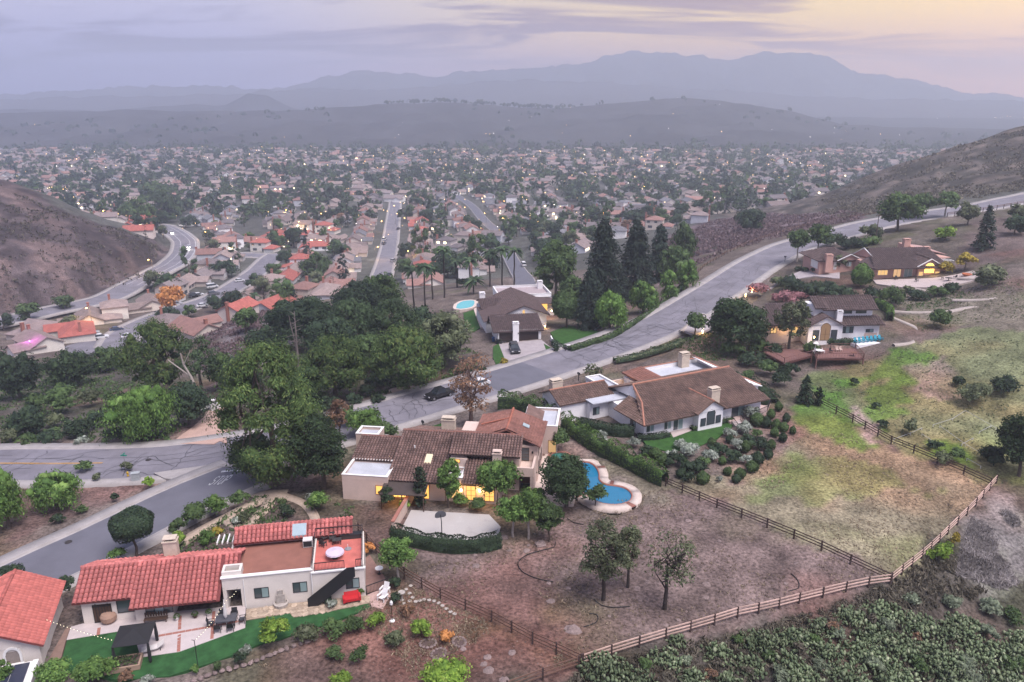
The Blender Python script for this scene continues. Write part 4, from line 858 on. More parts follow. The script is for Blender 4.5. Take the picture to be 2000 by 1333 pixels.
lantern(B, (17.8, 1.2, 1.7), 60)
lantern(B, (15.4, 1.0, 1.7), 40)
# court wall, hedge line and basketball stand
cw = thing('court_wall', 'peach garden wall with brick cap beside the concrete court', 'wall', G(784, 1041))
p0, p1 = G(768, 1042), G(806, 975); d = p1 - p0; Lw = float(np.hypot(d[0], d[1])); cw.location = p0; cw.rotation_euler = (0, 0, math.atan2(d[1], d[0]))
box('wall', M_STUCP, cw, 0, Lw, -.15, .15, -.6, 1.55); box('wall_cap', M_BRICK, cw, -.05, Lw + .05, -.22, .22, 1.55, 1.65)
g = G(862, 1050); bk = thing('basketball_hoop', 'basketball hoop with dark fan backboard at the court edge', 'basketball hoop', g, R(20))
MB().tube((0, -.3, -.2), (0, -.3, 2.3), .06).tube((0, -.3, 2.3), (0, .1, 3.0), .05).build('pole', M_BLACK, bk)
pts = [(-.68, 2.75), (-.45, 2.62), (.45, 2.62), (.68, 2.75)] + [(.68 * math.cos(a), 3.0 + .5 * math.sin(a)) for a in np.linspace(.1, math.pi - .1, 9)]
MB().add([(x, .1, z) for x, z in pts] + [(x, .15, z) for x, z in pts], [tuple(range(len(pts))), tuple(range(2 * len(pts) - 1, len(pts) - 1, -1))] + [(i, len(pts) + i, len(pts) + (i + 1) % len(pts), (i + 1) % len(pts)) for i in range(len(pts))]).build('backboard', mat('backboard', (.10, .10, .11), .4, .2, 5), bk)
m = MB(); n = 12
for i in range(n): a0, a1 = 2 * math.pi * i / n, 2 * math.pi * (i + 1) / n; m.tube((.23 * math.cos(a0), .4 + .23 * math.sin(a0), 2.75), (.23 * math.cos(a1), .4 + .23 * math.sin(a1), 2.75), .015, None, 4)
m.build('rim', mat('rim_orange', (.4, .1, .03), .5), bk)
# pool
PL = thing('swimming_pool', 'kidney-shaped swimming pool with pale coping and red brick edging', 'pool', (0, 0, 0))
inner = POOLW; br = offset_poly(POOLW, .15); outr = offset_poly(POOLW, 1.35)
n = len(inner)
def ring(a, b, za, zb, name, mt, i0, i1, th=.12, lab=None):
    k = [(i0 + j) % n for j in range(i1 - i0 + 1)]; A_, B_ = a[k], b[k]; q = len(k)
    V = np.concatenate([np.c_[A_[:, :2], np.full(q, za)], np.c_[B_[:, :2], np.full(q, zb)], np.c_[A_[:, :2], np.full(q, za - th)], np.c_[B_[:, :2], np.full(q, zb - th)]])
    Fq = []
    for j in range(q - 1): Fq += [(j, j + 1, q + j + 1, q + j), (2 * q + j, 2 * q + j + 1, j + 1, j), (q + j, q + j + 1, 3 * q + j + 1, 3 * q + j)]
    Fq += [(0, q, 3 * q, 2 * q), (q - 1, 2 * q - 1, 4 * q - 1, 3 * q - 1)]
    return link(name, npmesh(name, V, np.array(Fq), mt), PL)
ring(inner, br, .14, .14, 'brick_edging', M_BRICK, 0, n, .3)
k = 0; M_COPE = mat('coping_stone', (.52, .43, .38), .9, .12, 2)
while k < n - 2:
    st_ = min(5, n - k); ring(br, outr, .13, .10, 'coping_slab', M_COPE, k, k + st_, .6); k += st_
    if k < n and k % 10 > 4: ring(br, outr, .135, .105, 'brick_band', M_BRICK, k, k + 1); k += 1
wm = bpy.data.materials.new('pool_water'); wm.use_nodes = True; b = wm.node_tree.nodes['Principled BSDF']; b.inputs['Base Color'].default_value = (.015, .15, .27, 1); b.inputs['Roughness'].default_value = .05
tn = N('ShaderNodeTexNoise', wm.node_tree); tn.inputs['Scale'].default_value = 2.5; bp = N('ShaderNodeBump', wm.node_tree); bp.inputs['Strength'].default_value = .15; bp.inputs['Distance'].default_value = .05; L(tn.outputs[0], bp.inputs['Height'], wm.node_tree); L(bp.outputs[0], b.inputs['Normal'], wm.node_tree)
MB().prism([tuple(p[:2]) for p in inner], -1.2, -.06).build('water', wm, PL)
c = at(1093, 893, .2); SP = thing('hot_tub', 'round spa with red brick rim beside the swimming pool', 'spa', c)
MB().lathe([(1.25, -.5), (1.75, -.5), (1.75, .2), (1.25, .22), (1.25, -.5)], 24).build('brick_rim', M_BRICK, SP); wm2 = wm.copy(); wm2.node_tree.nodes['Principled BSDF'].inputs['Base Color'].default_value = (.02, .16, .13, 1); MB().lathe([(.01, -.4), (1.25, -.4), (1.25, .05), (.01, .05)], 24).build('water', wm2, SP)
# ================================================================== THE BROWN HOUSE ON THE GREEN MOUND
c0 = at(1263, 848, 1); C_ = thing('ranch_house', 'cream ranch house with broad brown hip roof and arched window', 'house', c0, R(26.5))
TF = ('flat', .42, .42, M_TILE_F); H_ = C_
box('wall', M_STUCW, H_, -1.2, 22.0, -.9, 12, -1.5, 2.8)
yr, zr2 = 6.3, 5.7
roof_plane(H_, (-2.1, -2.1, 2.5), (22.8, -2.1, 2.5), (21.2, yr, zr2), (1.5, yr, zr2), M_TILE_F, tile=TF)
roof_plane(H_, (22.8, 13.5, 2.9), (-.5, 13.5, 2.9), (1.5, yr, zr2), (21.2, yr, zr2), M_TILE_F, tile=TF)
roof_plane(H_, (-2.4, 5.6, 2.55), (-2.1, -2.1, 2.5), (.6, 2.2, 4.15), (.5, 5.8, 4.2), M_TILE_F, tile=TF)
MB().add([(1.4, 3, 3.9), (1.4, 12, 3.2), (1.4, 6.3, 5.6), (1.6, 3, 3.9), (1.6, 12, 3.2), (1.6, 6.3, 5.6)], [(0, 2, 1), (3, 4, 5), (0, 1, 4, 3), (1, 2, 5, 4), (2, 0, 3, 5)]).build('gable_wall', M_STUCW, H_)
M_RCAP = mat('ridge_clay', (.34, .16, .11), .8, .2, 2)
cap(H_, (1.5, yr, zr2 + .08), (21.2, yr, zr2 + .08), .17, M_RCAP); cap(H_, (1.5, yr, zr2 + .08), (.5, 2.3, 4.25), .15, M_RCAP); cap(H_, (.5, 2.3, 4.25), (-2.1, -2.1, 2.58), .16, M_RCAP)
# arched gable
box('wall', M_STUCW, H_, 8.0, 12.8, -2.3, -.9, -1.2, 3.0)
gable(H_, 7.8, 13.0, -2.4, 4.5, 3.0, 4.55, 'y', .35, M_TILE_F, TF, M_STUCW, M_RCAP)
window(H_, 10.4, -2.33, .5, 1.6, 1.7, panes=1, arch=True); window(H_, 8.9, -2.33, .5, 1.0, 1.3, panes=1); window(H_, 11.9, -2.33, .5, 1.0, 1.3, panes=1)
window(H_, -.1, -.9, .7, 1.5, 1.3, frame=M_TRIM, panes=2); window(H_, 3.2, -.9, .5, 1.4, 1.5, frame=M_TRIM); window(H_, 5.2, -.9, .05, 1.9, 2.15, frame=M_TRIM, panes=2, name='glass_door'); window(H_, -1.2, 2.0, .7, 1.4, 1.3, '-x')
window(H_, 17.2, -.9, .05, 2.6, 2.1, panes=2, name='glass_door')
chimney(H_, 12.4, -.3, 2.4, 5.6, 1.7, 1.1, mat('chimney_stucco', (.50, .42, .34)), M_TRIM)
# left wing and flat roofs
box('wall', M_STUCW, H_, -9.5, 0, 9.9, 16, -1.5, 2.9); roof_plane(H_, (-9.9, 9.6, 2.9), (.5, 9.6, 2.9), (.5, 13.0, 4.4), (-9.9, 13.0, 4.4), M_TILE_F, tile=TF); roof_plane(H_, (.5, 16.4, 2.9), (-9.9, 16.4, 2.9), (-9.9, 13, 4.4), (.5, 13, 4.4), M_TILE_F, tile=TF); cap(H_, (-9.9, 13, 4.46), (.5, 13, 4.46), .15, M_RCAP)
MB().add([(-9.5, 9.9, 2.7), (-9.5, 16, 2.7), (-9.5, 13, 4.25), (-9.3, 9.9, 2.7), (-9.3, 16, 2.7), (-9.3, 13, 4.25)], [(0, 2, 1), (3, 4, 5), (0, 1, 4, 3), (1, 2, 5, 4), (2, 0, 3, 5)]).build('gable_wall', M_STUCW, H_)
box('wall', M_STUCW, H_, -4.8, 1.4, 8.8, 10.2, -1.5, 2.6); box('flat_roof', M_FLATR, H_, -5.0, 2.0, 7.6, 10.0, 2.95, 3.1); box('wall', M_STUCW, H_, .5, 3.5, 12, 18.6, -1.5, 2.9); flat_roof(H_, .5, 3.4, 10.2, 18.8, 2.95, .25, M_STUCW, M_FLATR, coping=M_TRIM)
window(H_, -3.6, 8.8, .6, 1.2, 1.3)
chimney(H_, -7.8, 14.6, 2.5, 5.4, 1.9, 1.2, mat('chimney_stucco', (.50, .42, .34)), M_TRIM); chimney(H_, 19.6, 16.2, 2.5, 5.6, 1.7, 1.1, mat('chimney_stucco', (.50, .42, .34)), M_TRIM)
# courtyard and rear block
box('wall', mat('stucco_peach', (.56, .43, .37)), H_, 3.5, 7.4, 17.2, 17.5, -1.5, 2.2); window(H_, 7.2, 14.2, .1, 2.0, 2.1, '-x', lit=M_LIT2, name='glass_door'); lantern(H_, (6.4, 13.4, 1.6), 80)
roof_plane(H_, (7.2, 17.6, 3.25), (7.0, 11.4, 3.3), (11.2, 11.2, 3.9), (11.2, 17.4, 3.7), M_TILE_H, tile=('barrel', .42, .5, M_TILE_H))
box('wall', M_STUCW, H_, 7.4, 23.5, 11.6, 17.2, -1.5, 2.65); flat_roof(H_, 11.2, 23.8, 11.2, 17.4, 2.9, .75, M_STUCW, M_FLATR, coping=M_RCAP)
box('wall', M_STUCW, H_, 22.2, 25.4, 3.4, 16.5, -1.5, 2.7); MB().slab([(22.0, 16.8, 4.3), (22.0, 3.2, 3.6), (25.9, 3.0, 2.6), (25.9, 16.8, 2.6)], .14).build('roof', M_STUCW, H_); cap(H_, (22.6, 16.8, 4.1), (25.9, 3.4, 2.72), .13, M_RCAP)
window(H_, 23.2, 3.4, 1.5, .5, .6, panes=1)
# side terrace with railing, steps and grill
TC_ = H_
MB().prism([(14.5, -2.2), (19.6, -2.4), (23, -1.5), (26.3, 1.2), (27.6, 4.4), (25.6, 4.4), (22, 3.2), (14.5, -.9)], -1.6, .12).build('side_terrace', mat('terrace_pink', (.46, .34, .31), .9, .1, 1.5), H_)
railing(H_, [(17.0, -2.3, .1), (19.6, -2.4, .1), (23, -1.5, .1), (26.3, 1.2, .1), (27.6, 4.4, .1)], 0, M_BLACK, .95, .22)
m = MB()
for i in range(6): m.box(14.8, 16.4, -2.6 - i * .32, -2.25 - i * .32, -1.5, .05 - i * .16)
m.build('steps', M_PATIO, H_); railing(H_, [(16.5, -2.4, .1), (16.5, -4.2, -.8)], 0, M_BLACK, .95, .22); railing(H_, [(14.7, -2.4, .1), (14.7, -4.2, -.8)], 0, M_BLACK, .95, .22)
lc = Matrix.Rotation(R(26.5), 4, 'Z')
def at_c(x, y, z): v = lc @ Vector((x, y, 0)); return (c0[0] + v.x, c0[1] + v.y, c0[2] + z)
gr = thing('barbecue_grill', 'steel barbecue grill with domed lid on the pink side terrace', 'grill', at_c(20.2, 2.0, .12), R(26.5))
box('counter', mat('counter_stone', (.33, .29, .27), .8), gr, -.8, 4.0, 0, .8, 0, .9); MB().prism([(-.55, .1), (.55, .1), (.55, .7), (-.55, .7)], .9, 1.05).build('firebox', mat('steel', (.5, .5, .5), .35, .1, 3, metal=.8), gr)
m = MB(); ar = [(.05 + .33 + .33 * -math.cos(a), 1.05 + .36 * math.sin(a)) for a in np.linspace(0, math.pi, 8)]
m.add([(x, y + .03, z) for x in (-.5, .5) for y, z in ar], [(i, i + 1, 8 + i + 1, 8 + i) for i in range(7)] + [tuple(range(7, -1, -1)), tuple(range(8, 16))]); m.build('lid', MATS['steel'], gr)
# ================================================================== THE WHITE HOUSE WITH THE DARK GARAGE
D = house('garage_house', 'white house with brown roofs and dark garage doors above a driveway', (975, 669), (1053, 665), -2)
TD = ('flat', .46, .46, M_ROOFD)
m = MB(); m.box(-.3, 9.6, .6, 8.6, -1, 2.5); m.build('wall', M_STUCW, D)
m = MB(); m.box(-.3, 0, 0, .6, -1, 2.5); m.box(3.0, 4.4, -.1, .6, -1, 2.5); m.box(9.0, 9.6, 0, .6, -1, 2.5); m.box(0, 9.0, .2, .6, 2.15, 2.6); m.build('garage_front', M_STUCW, D)
for x0, x1 in ((.02, 2.98), (4.42, 8.98)):
    gd = box('garage_door', mat('garage_door_dark', (.045, .028, .026), .6, .1, 3), D, x0, x1, .3, .38, 0, 2.15)
    for i in range(3):
        n = int((x1 - x0) / 1.1)
        for j in range(n): w = (x1 - x0) / n; box('door_panel', MATS['garage_door_dark'], gd, x0 + j * w + .08, x0 + (j + 1) * w - .08, .27, .3, .1 + i * .68, .1 + i * .68 + .52)
gable(D, -.9, 9.8, .1, 9.0, 2.5, 4.35, 'x', .5, M_ROOFD, TD, M_STUCW, None, ridge=7.4)
chimney(D, 3.7, -.2, -.2, 4.6, 1.35, .9, M_STUCW, M_TRIM); MB().lathe([(.03, 0), (.1, .05), (.1, .3), (.03, .38)], 6, (4.2, -.75, 1.9)).build('wall_lantern', M_BLACK, D)
box('wall', M_STUCW, D, 2.0, 13.2, 11.0, 30, -1.5, 3.1); box('wall', M_STUCW, D, -1.5, 2.0, 10.5, 28, -1.5, 2.0)
gable(D, 1.8, 13.4, 10.8, 29, 3.1, 5.5, 'y', .5, M_ROOFD, TD, M_STUCW, None, ridge=7.6)
roof_plane(D, (-2.2, 9.6, 2.2), (1.9, 9.6, 3.0), (3.6, 17, 4.0), (-2.2, 22, 2.6), M_ROOFD); roof_plane(D, (-1.6, 18.5, 2.8), (5.4, 18.5, 2.8), (5.4, 23.2, 4.4), (-1.6, 23.2, 4.4), M_ROOFD, tile=TD); roof_plane(D, (5.4, 28, 2.8), (-1.6, 28, 2.8), (-1.6, 23.2, 4.4), (5.4, 23.2, 4.4), M_ROOFD, tile=TD)
window(D, 7.6, 10.8, 3.3, .7, .7, panes=1, arch=True, lit=M_LIT2, frame=M_TRIM)
box('wall', M_STUCW, D, 4.6, 18.4, 30, 39.9, -3, 2.65); flat_roof(D, 4.5, 18.5, 29.5, 40, 2.9, .6, M_STUCW, mat('roof_pinkgrey', (.34, .28, .29), .9), coping=M_TRIM)
box('wall', M_STUCW, D, 13.2, 18.6, 24, 30, -2.5, 2.3); MB().slab([(12.8, 22.5, 2.7), (18.9, 22.8, 2.5), (18.9, 27.2, 2.8), (12.8, 27.2, 3.4)], .16).build('roof', M_ROOFD, D)
chimney(D, -.2, 26.5, 2, 5.2, 1.4, 1.1, M_STUCW, M_TRIM); chimney(D, 17.2, 38, 2, 5.0, 1.4, 1.1, M_STUCW, M_TRIM)
window(D, 15.0, 24, .3, 2.6, 1.9, panes=2, lit=M_LIT, frame=M_TRIM, name='glass_door'); lantern(D, (16.6, 20.5, 1.0), 120); lantern(D, (12.4, 9.0, .4), 60)
window(D, -.3, 4, .9, 1.2, 1.2, '-x', frame=M_TRIM); window(D, 13.2, 14, .8, 1.6, 1.4, '+x', frame=M_TRIM)
# its driveway wall, gate and bins
yw = thing('garden_wall', 'low white curved garden wall beside the driveway lawn', 'wall', G(1076, 665)); o0 = np.array(yw.location)
P_ = [G(*p) for p in ((1076,664),(1082,676),(1092,682),(1104,683),(1113,681))]
for a, b in zip(P_[:-1], P_[1:]):
    a, b = Vector(a - o0), Vector(b - o0); d = (b - a); d.z = 0; ang = math.atan2(d.y, d.x); q = box('wall_panel', M_STUCW, yw, -.05, d.length + .05, -.13, .13, -.6, .95); q.location = a; q.rotation_euler = (0, 0, ang)
for i, (px, col, lb) in enumerate(((963.5, (.03, .10, .26), 'blue wheeled bin at the side of the garage'), (972, (.02, .02, .022), 'black wheeled bin in front of the small garage door'), (978, (.025, .024, .022), 'second black wheeled bin, nearer the parked car'))):
    g = G(px, 672 if i else 668); bn = thing('wheelie_bin', lb, 'bin', g, R(10), 'wheeled bins by the garage')
    mm_ = mat('bin_%d' % i, col, .5); MB().add([(-.24, -.26, .08), (.24, -.26, .08), (.24, .26, .08), (-.24, .26, .08), (-.3, -.34, 1.0), (.3, -.34, 1.0), (.3, .34, 1.0), (-.3, .34, 1.0)], [(0, 3, 2, 1), (4, 5, 6, 7), (0, 1, 5, 4), (1, 2, 6, 5), (2, 3, 7, 6), (3, 0, 4, 7)]).build('body', mm_, bn); MB().slab([(-.33, -.38, 1.03), (.33, -.38, 1.03), (.33, .38, 1.1), (-.33, .38, 1.1)], .06).build('lid', mm_, bn)
    for sx in (-1, 1): MB().tube((sx * .25, .28, .1), (sx * .31, .28, .1), .1, None, 10).build('wheel', M_BLACK, bn)
# turquoise pool behind
W = [at(*p, -3.6) for p in ((893,594),(905,588),(925,587),(924,597),(908,602),(892,602))]; pb = thing('back_pool', 'pale turquoise pool behind the white garage house', 'pool', (0, 0, 0))
WW = spline(W + W[:1], .8)[:-1]; wm3 = wm.copy(); wm3.node_tree.nodes['Principled BSDF'].inputs['Base Color'].default_value = (.10, .42, .46, 1)
MB().prism([tuple(p[:2]) for p in offset_poly(WW, .9)], -5.5, -3.7).build('coping', M_COPE, pb); MB().prism([tuple(p[:2]) for p in WW], -5.5, -3.66).build('water', wm3, pb)
# ================================================================== THE WHITE TWO-STOREY HOUSE WITH THE DECK
E_ = house('deck_house', 'white two-storey house with arched window above a wooden deck', (1590, 660), (1704, 658), 3.6)
TE = ('flat', .5, .5, M_ROOFD)
box('wall', M_STUCW, E_, -2.4, 4.6, -2.3, 10, -2, 3.4); gable(E_, -2.4, 4.6, -2.3, 9, 3.3, 5.2, 'y', .45, M_ROOFD, TE, M_STUCW)
box('wall', M_STUCW, E_, 4.6, 13.0, -.8, 8, -2, 3.2); box('wall', M_STUCW, E_, 1.9, 11.8, .5, 7, 3, 6.3)
roof_plane(E_, (4.4, -1.9, 3.05), (13.6, -1.9, 3.05), (13.0, .9, 4.5), (4.4, .9, 4.5), M_ROOFD, tile=TE); roof_plane(E_, (13.6, -1.9, 3.05), (13.6, 8, 3.05), (12.0, 6.5, 4.5), (12.0, .5, 4.5), M_ROOFD)
gable(E_, 1.4, 12.0, -.2, 6.6, 6.1, 7.9, 'x', .4, M_ROOFD, TE, M_STUCW)
roof_plane(E_, (-.6, -.4, 6.2), (2.2, -.4, 6.2), (2.2, 3.0, 7.8), (-.6, 3.0, 7.8), M_ROOFD, tile=TE); box('wall', M_STUCW, E_, -.4, 2.0, .3, 6, 3, 6.2)
for x in (6.4, 9.4): window(E_, x, .5, 4.85, 2.2, 1.0, panes=1)
window(E_, 1.1, -2.3, .1, 2.0, 2.6, panes=2, rows=2, arch=True, lit=emat('dim_lit', (1, .55, .25), .12), frame=M_WOODD); window(E_, -.8, -2.3, .1, 1.3, 2.2, panes=1, rows=2); window(E_, 2.9, -2.3, .1, 1.3, 2.2, panes=1, rows=2)
window(E_, 6.4, -.8, 1.1, 2.4, 1.4, panes=3); window(E_, 11.0, -.8, 1.2, 1.6, .7, panes=2); box('door', M_STUCP, E_, 10.0, 12.6, -.88, -.8, 0, 1.1)
chimney(E_, 4.3, -.6, 2.5, 5.9, 1.2, 1.0, M_STUCW, M_TRIM)
# lower left wing, partly behind the trees
box('wall', M_STUCP, E_, -9.5, -2.4, 1, 9, -2.5, 2.8); roof_plane(E_, (-10, .4, 2.6), (-2.2, .4, 2.6), (-1.0, 8.6, 5.4), (-7.5, 8.6, 5.0), M_ROOFD, tile=TE)
window(E_, -4.0, 1.0, .2, 1.8, 1.9, panes=2, lit=M_LIT2, name='glass_door'); window(E_, -8.2, 1.0, .8, 1.2, 1.1, panes=2, lit=M_LIT2); lantern(E_, (-6.2, .4, 1.6), 50); lantern(E_, (-1.6, -3.4, 1.0), 20)
MB().prism([(6.2, -5.9), (13.3, -4.2), (14.2, -2.2), (8, -1.0), (5.4, -3.0)], -2.6, .1).build('white_terrace', M_STUCW, E_)
ea = E_.rotation_euler.z; em = Matrix.Rotation(ea, 4, 'Z'); eo = Vector(E_.location)
def at_e(x, y, z): return tuple(eo + em @ Vector((x, y, z)))
M_TEAL = mat('teal_paint', (.03, .26, .36), .5)
for i in range(7):
    ch = thing('deck_chair', ['first', 'second', 'third', 'fourth', 'fifth', 'sixth', 'seventh'][i] + ' turquoise deck chair from the arched window on the white terrace', 'chair', at_e(6.6 + i * .95, -4.5 + i * .24, .1), ea + R(12), 'turquoise deck chairs on the white terrace')
    MB().slab([(-.28, -.35, .42), (.28, -.35, .42), (.28, .3, .3), (-.28, .3, .3)], .05).build('seat', M_TEAL, ch); MB().slab([(-.28, .25, .32), (.28, .25, .32), (.3, .6, 1.05), (-.3, .6, 1.05)], .05).build('backrest', M_TEAL, ch)
    for sx in (-1, 1):
        box('armrest', M_TEAL, ch, sx * .36 - .07, sx * .36 + .07, -.38, .4, .55, .6); box('leg', M_TEAL, ch, sx * .36 - .03, sx * .36 + .03, -.36, -.28, 0, .55); box('leg', M_TEAL, ch, sx * .36 - .03, sx * .36 + .03, .3, .38, 0, .55)
# deck
M_DECK = mat('deck_redwood', (.17, .085, .075), .8, .2, 3, island=.15)
DK = thing('wooden_deck', 'reddish wooden deck with railings below the white house', 'deck', at_e(0, 0, 0), ea)
def deck(poly, z, parent, pitch=.32):
    xs_ = [p[0] for p in poly]; ys_ = [p[1] for p in poly]; y = min(ys_); k = 0
    while y < max(ys_):
        yc = y + pitch / 2; X = []
        for (x1, y1), (x2, y2) in zip(poly, poly[1:] + poly[:1]):
            if (y1 > yc) != (y2 > yc): X.append(x1 + (yc - y1) / (y2 - y1) * (x2 - x1))
        if len(X) >= 2: X.sort(); box('plank', M_DECK, parent, X[0], X[-1], y, y + pitch - .03, z - .06, z)
        y += pitch
P1 = [(-13.0, -7.0), (-11.6, -13.6), (-4.6, -9.6), (-2.8, -6.4), (-8, -5.0)]; P2 = [(-4.9, -12.4), (4.0, -12.8), (5.3, -6.8), (-2.8, -6.4)]
deck(P1, -.6, DK); deck(P2, -.25, DK)
m = MB()
for P_, z in ((P1, -.6), (P2, -.25)):
    for a, b in zip(P_, P_[1:] + P_[:1]): m.tube((*a, z - .25), (*b, z - .25), .09, .09, 4)
m.build('fascia', mat('deck_fascia', (.10, .04, .036), .8), DK)
for P_, z in ((P1, -.6), (P2, -.25)):
    for (x, y) in P_: box('post', M_DECK, DK, x - .1, x + .1, y - .1, y + .1, -4.5, z - .06)
railing(DK, [(-8, -5.0, -.6), (-13.0, -7.0, -.6), (-11.6, -13.6, -.6), (-4.6, -9.6, -.6)], 0, M_DECK, 1.0, .5, .06); railing(DK, [(-4.6, -9.6, -.3), (-4.9, -12.4, -.25), (4.0, -12.8, -.25), (5.3, -6.8, -.25), (.5, -6.5, -.25)], 0, M_DECK, 1.0, .5, .06)
for i, (x, y, lb) in enumerate(((-3.2, -9.6, 'round white table on the deck under the folded parasol'), (2.7, -11.4, 'small round red table at the far end of the deck'))):
    tb = thing('deck_table', lb, 'table', at_e(x, y, -.25), ea); mt = M_TRIM if i == 0 else M_WOODM; MB().lathe([(.02, .7), (.75 if i == 0 else .55, .7), (.75 if i == 0 else .55, .75), (.02, .75)], 16).build('table_top', mt, tb); MB().lathe([(.3, 0), (.06, .05), (.05, .7)], 10).build('pedestal', M_BLACK, tb)
for i, (x, y, a, lb) in enumerate(((-2.2, -9.2, 60, 'white patio chair right beside the round white deck table'), (-4.0, -9.2, -60, 'white patio chair on the far side of the round white table'), (-.6, -9.0, 30, 'dark patio chair standing alone in the middle of the deck'), (.9, -8.4, 0, 'pale wooden chair near the back railing of the deck'), (1.6, -8.4, 10, 'second pale wooden chair near the back railing'))):
    ch = thing('patio_chair', lb, 'chair', at_e(x, y, -.25), ea + R(a)); mt = M_TRIM if i < 2 else (M_BLACK if i == 2 else M_STUCP)
    box('seat', mt, ch, -.25, .25, -.25, .25, .4, .46); box('backrest', mt, ch, -.25, .25, .2, .26, .46, .95)
    for sx in (-1, 1):
        for sy in (-1, 1): box('leg', mt, ch, sx * .22 - .025, sx * .22 + .025, sy * .22 - .025, sy * .22 + .025, 0, .4)
pa = thing('deck_parasol', 'slim white parasol standing on the wooden deck', 'parasol', at_e(-3.6, -8.6, -.25), ea); MB().tube((0, 0, 0), (0, 0, 2.3), .04).build('pole', M_TRIM, pa); MB().lathe([(.5, 1.75), (.55, 1.8), (.02, 2.2)], 10).build('canopy', M_TRIM, pa)
# ================================================================== THE SALMON HOUSE BY THE UPPER ROAD
Fh = house('salmon_house', 'salmon stucco house with brown roofs and a glowing arched window', (1709, 542), (1831, 540), 7)
TFp = ('flat', .55, .55, M_ROOFD)
box('wall', M_SALMON, Fh, -.6, 18, -.4, 14, -2, 2.9)
roof_plane(Fh, (-1.5, -2.2, 2.55), (18.6, -2.2, 2.55), (18.6, 9.5, 5.7), (2.5, 9.5, 5.7), M_ROOFD, tile=TFp); roof_plane(Fh, (18.6, 16, 2.8), (1, 16, 2.8), (2.5, 9.5, 5.7), (18.6, 9.5, 5.7), M_ROOFD, tile=TFp); roof_plane(Fh, (-1.5, 6.5, 2.6), (-1.5, -2.2, 2.55), (1.2, 3, 4.0), (1.2, 6.5, 4.1), M_ROOFD)
MB().add([(1.4, 4, 4.0), (1.4, 15, 3.0), (1.4, 9.5, 5.55), (1.6, 4, 4.0), (1.6, 15, 3.0), (1.6, 9.5, 5.55)], [(0, 2, 1), (3, 4, 5), (0, 1, 4, 3), (1, 2, 5, 4), (2, 0, 3, 5)]).build('gable_wall', M_SALMON, Fh)
m = MB(); m.tube((1.3, 15.2, 3.0), (1.3, 9.5, 5.72), .1, .1, 4); m.tube((1.3, 9.5, 5.72), (1.3, 4, 4.1), .1, .1, 4); m.build('bargeboard', M_TRIM, Fh)
box('wall', M_SALMON, Fh, 10.4, 16.4, -1.0, 1, -2, 3.0); gable(Fh, 10.2, 16.6, -1.0, 6, 2.9, 4.7, 'y', .4, M_ROOFD, TFp, M_SALMON); m = MB(); m.tube((9.8, -1.45, 2.75), (13.4, -1.45, 4.75), .1, .1, 4); m.tube((13.4, -1.45, 4.75), (17, -1.45, 2.75), .1, .1, 4); m.build('bargeboard', M_TRIM, Fh)
window(Fh, 13.4, -1.0, 1.1, 2.6, 1.3, panes=2, arch=True, lit=emat('arch_lit', (1, .55, .08), 2.2), frame=M_TRIM); window(Fh, 11.3, -1.0, .4, 1.2, 1.1, panes=1, lit=M_LIT2, frame=M_TRIM); window(Fh, 15.6, -1.0, .4, 1.2, 1.1, panes=1, lit=M_LIT2, frame=M_TRIM)
window(Fh, 1.6, -.4, .6, 2.6, 1.3, panes=3, lit=M_LIT2, frame=M_TRIM); window(Fh, 5.4, -.4, .1, 2.0, 2.1, panes=2, lit=emat('dim_lit2', (1, .6, .3), .4), frame=M_WOODM, name='glass_door'); window(Fh, 8.3, -.4, .1, 2.2, 2.1, panes=2, frame=M_TRIM, glass=M_GLASSL, name='glass_door')
lamp_light(Fh, (13.4, -3, 1.6), 60)
box('wall', M_SALMON, Fh, 18, 28, 8, 22, -2, 3.2); MB().slab([(19, 22.4, 4.6), (19, 16, 4.6), (29, 7.6, 2.8), (29, 22, 3.2)], .2).build('roof', mat('roof_pink', (.40, .26, .24), .9), Fh); box('parapet', M_SALMON, Fh, 18, 19, 8, 22.4, 3, 4.7)
chimney(Fh, 18.6, 9.8, 2.5, 5.8, 1.6, 1.2, M_SALMON, M_STUCP); chimney(Fh, 17.5, 17.5, 3, 6.6, 1.8, 1.2, M_SALMON, M_STUCP)
pg = MB(); pg.box(19.8, 25, 5.6, 5.75, 2.6, 2.75); pg.box(19.8, 25, 8, 8.1, 2.6, 2.75); [pg.box(20 + i * .85, 20.25 + i * .85, 5.0, 8.0, 2.76, 2.92) for i in range(6)]; pg.box(19.9, 20.1, 5.6, 5.75, -.5, 2.6); pg.box(24.8, 25, 5.6, 5.75, -.5, 2.6); pg.build('pergola', M_TRIM, Fh); window(Fh, 26.2, 8, .9, 1.2, 1.1, panes=1, frame=M_TRIM)
g = Fh
box('wall', M_SALMON, Fh, -10, .2, 10, 20, -2, 2.7); hip(Fh, -10, .2, 10, 21.5, 2.6, 4.9, -6, -4, .6, M_ROOFD, TFp); gable(Fh, -5.2, 1.0, 9.6, 15, 2.6, 4.1, 'y', .4, M_ROOFD, TFp, M_SALMON); m = MB(); m.tube((-5.7, 9.15, 2.5), (-2.1, 9.15, 4.15), .1, .1, 4); m.tube((-2.1, 9.15, 4.15), (1.5, 9.15, 2.5), .1, .1, 4); m.build('bargeboard', M_TRIM, Fh)
chimney(Fh, -8.0, 9.4, -.5, 4.2, 1.8, 1.2, M_SALMON, M_STUCP); box('garage_door', M_TRIM, Fh, -10.08, -10, 11, 15, 0, 2.2); box('door', M_TRIM, Fh, -6.2, -5.4, 9.9, 9.97, 0, 2.1); window(Fh, -2.2, 9.6, .9, 1.2, 1.2, frame=M_TRIM)
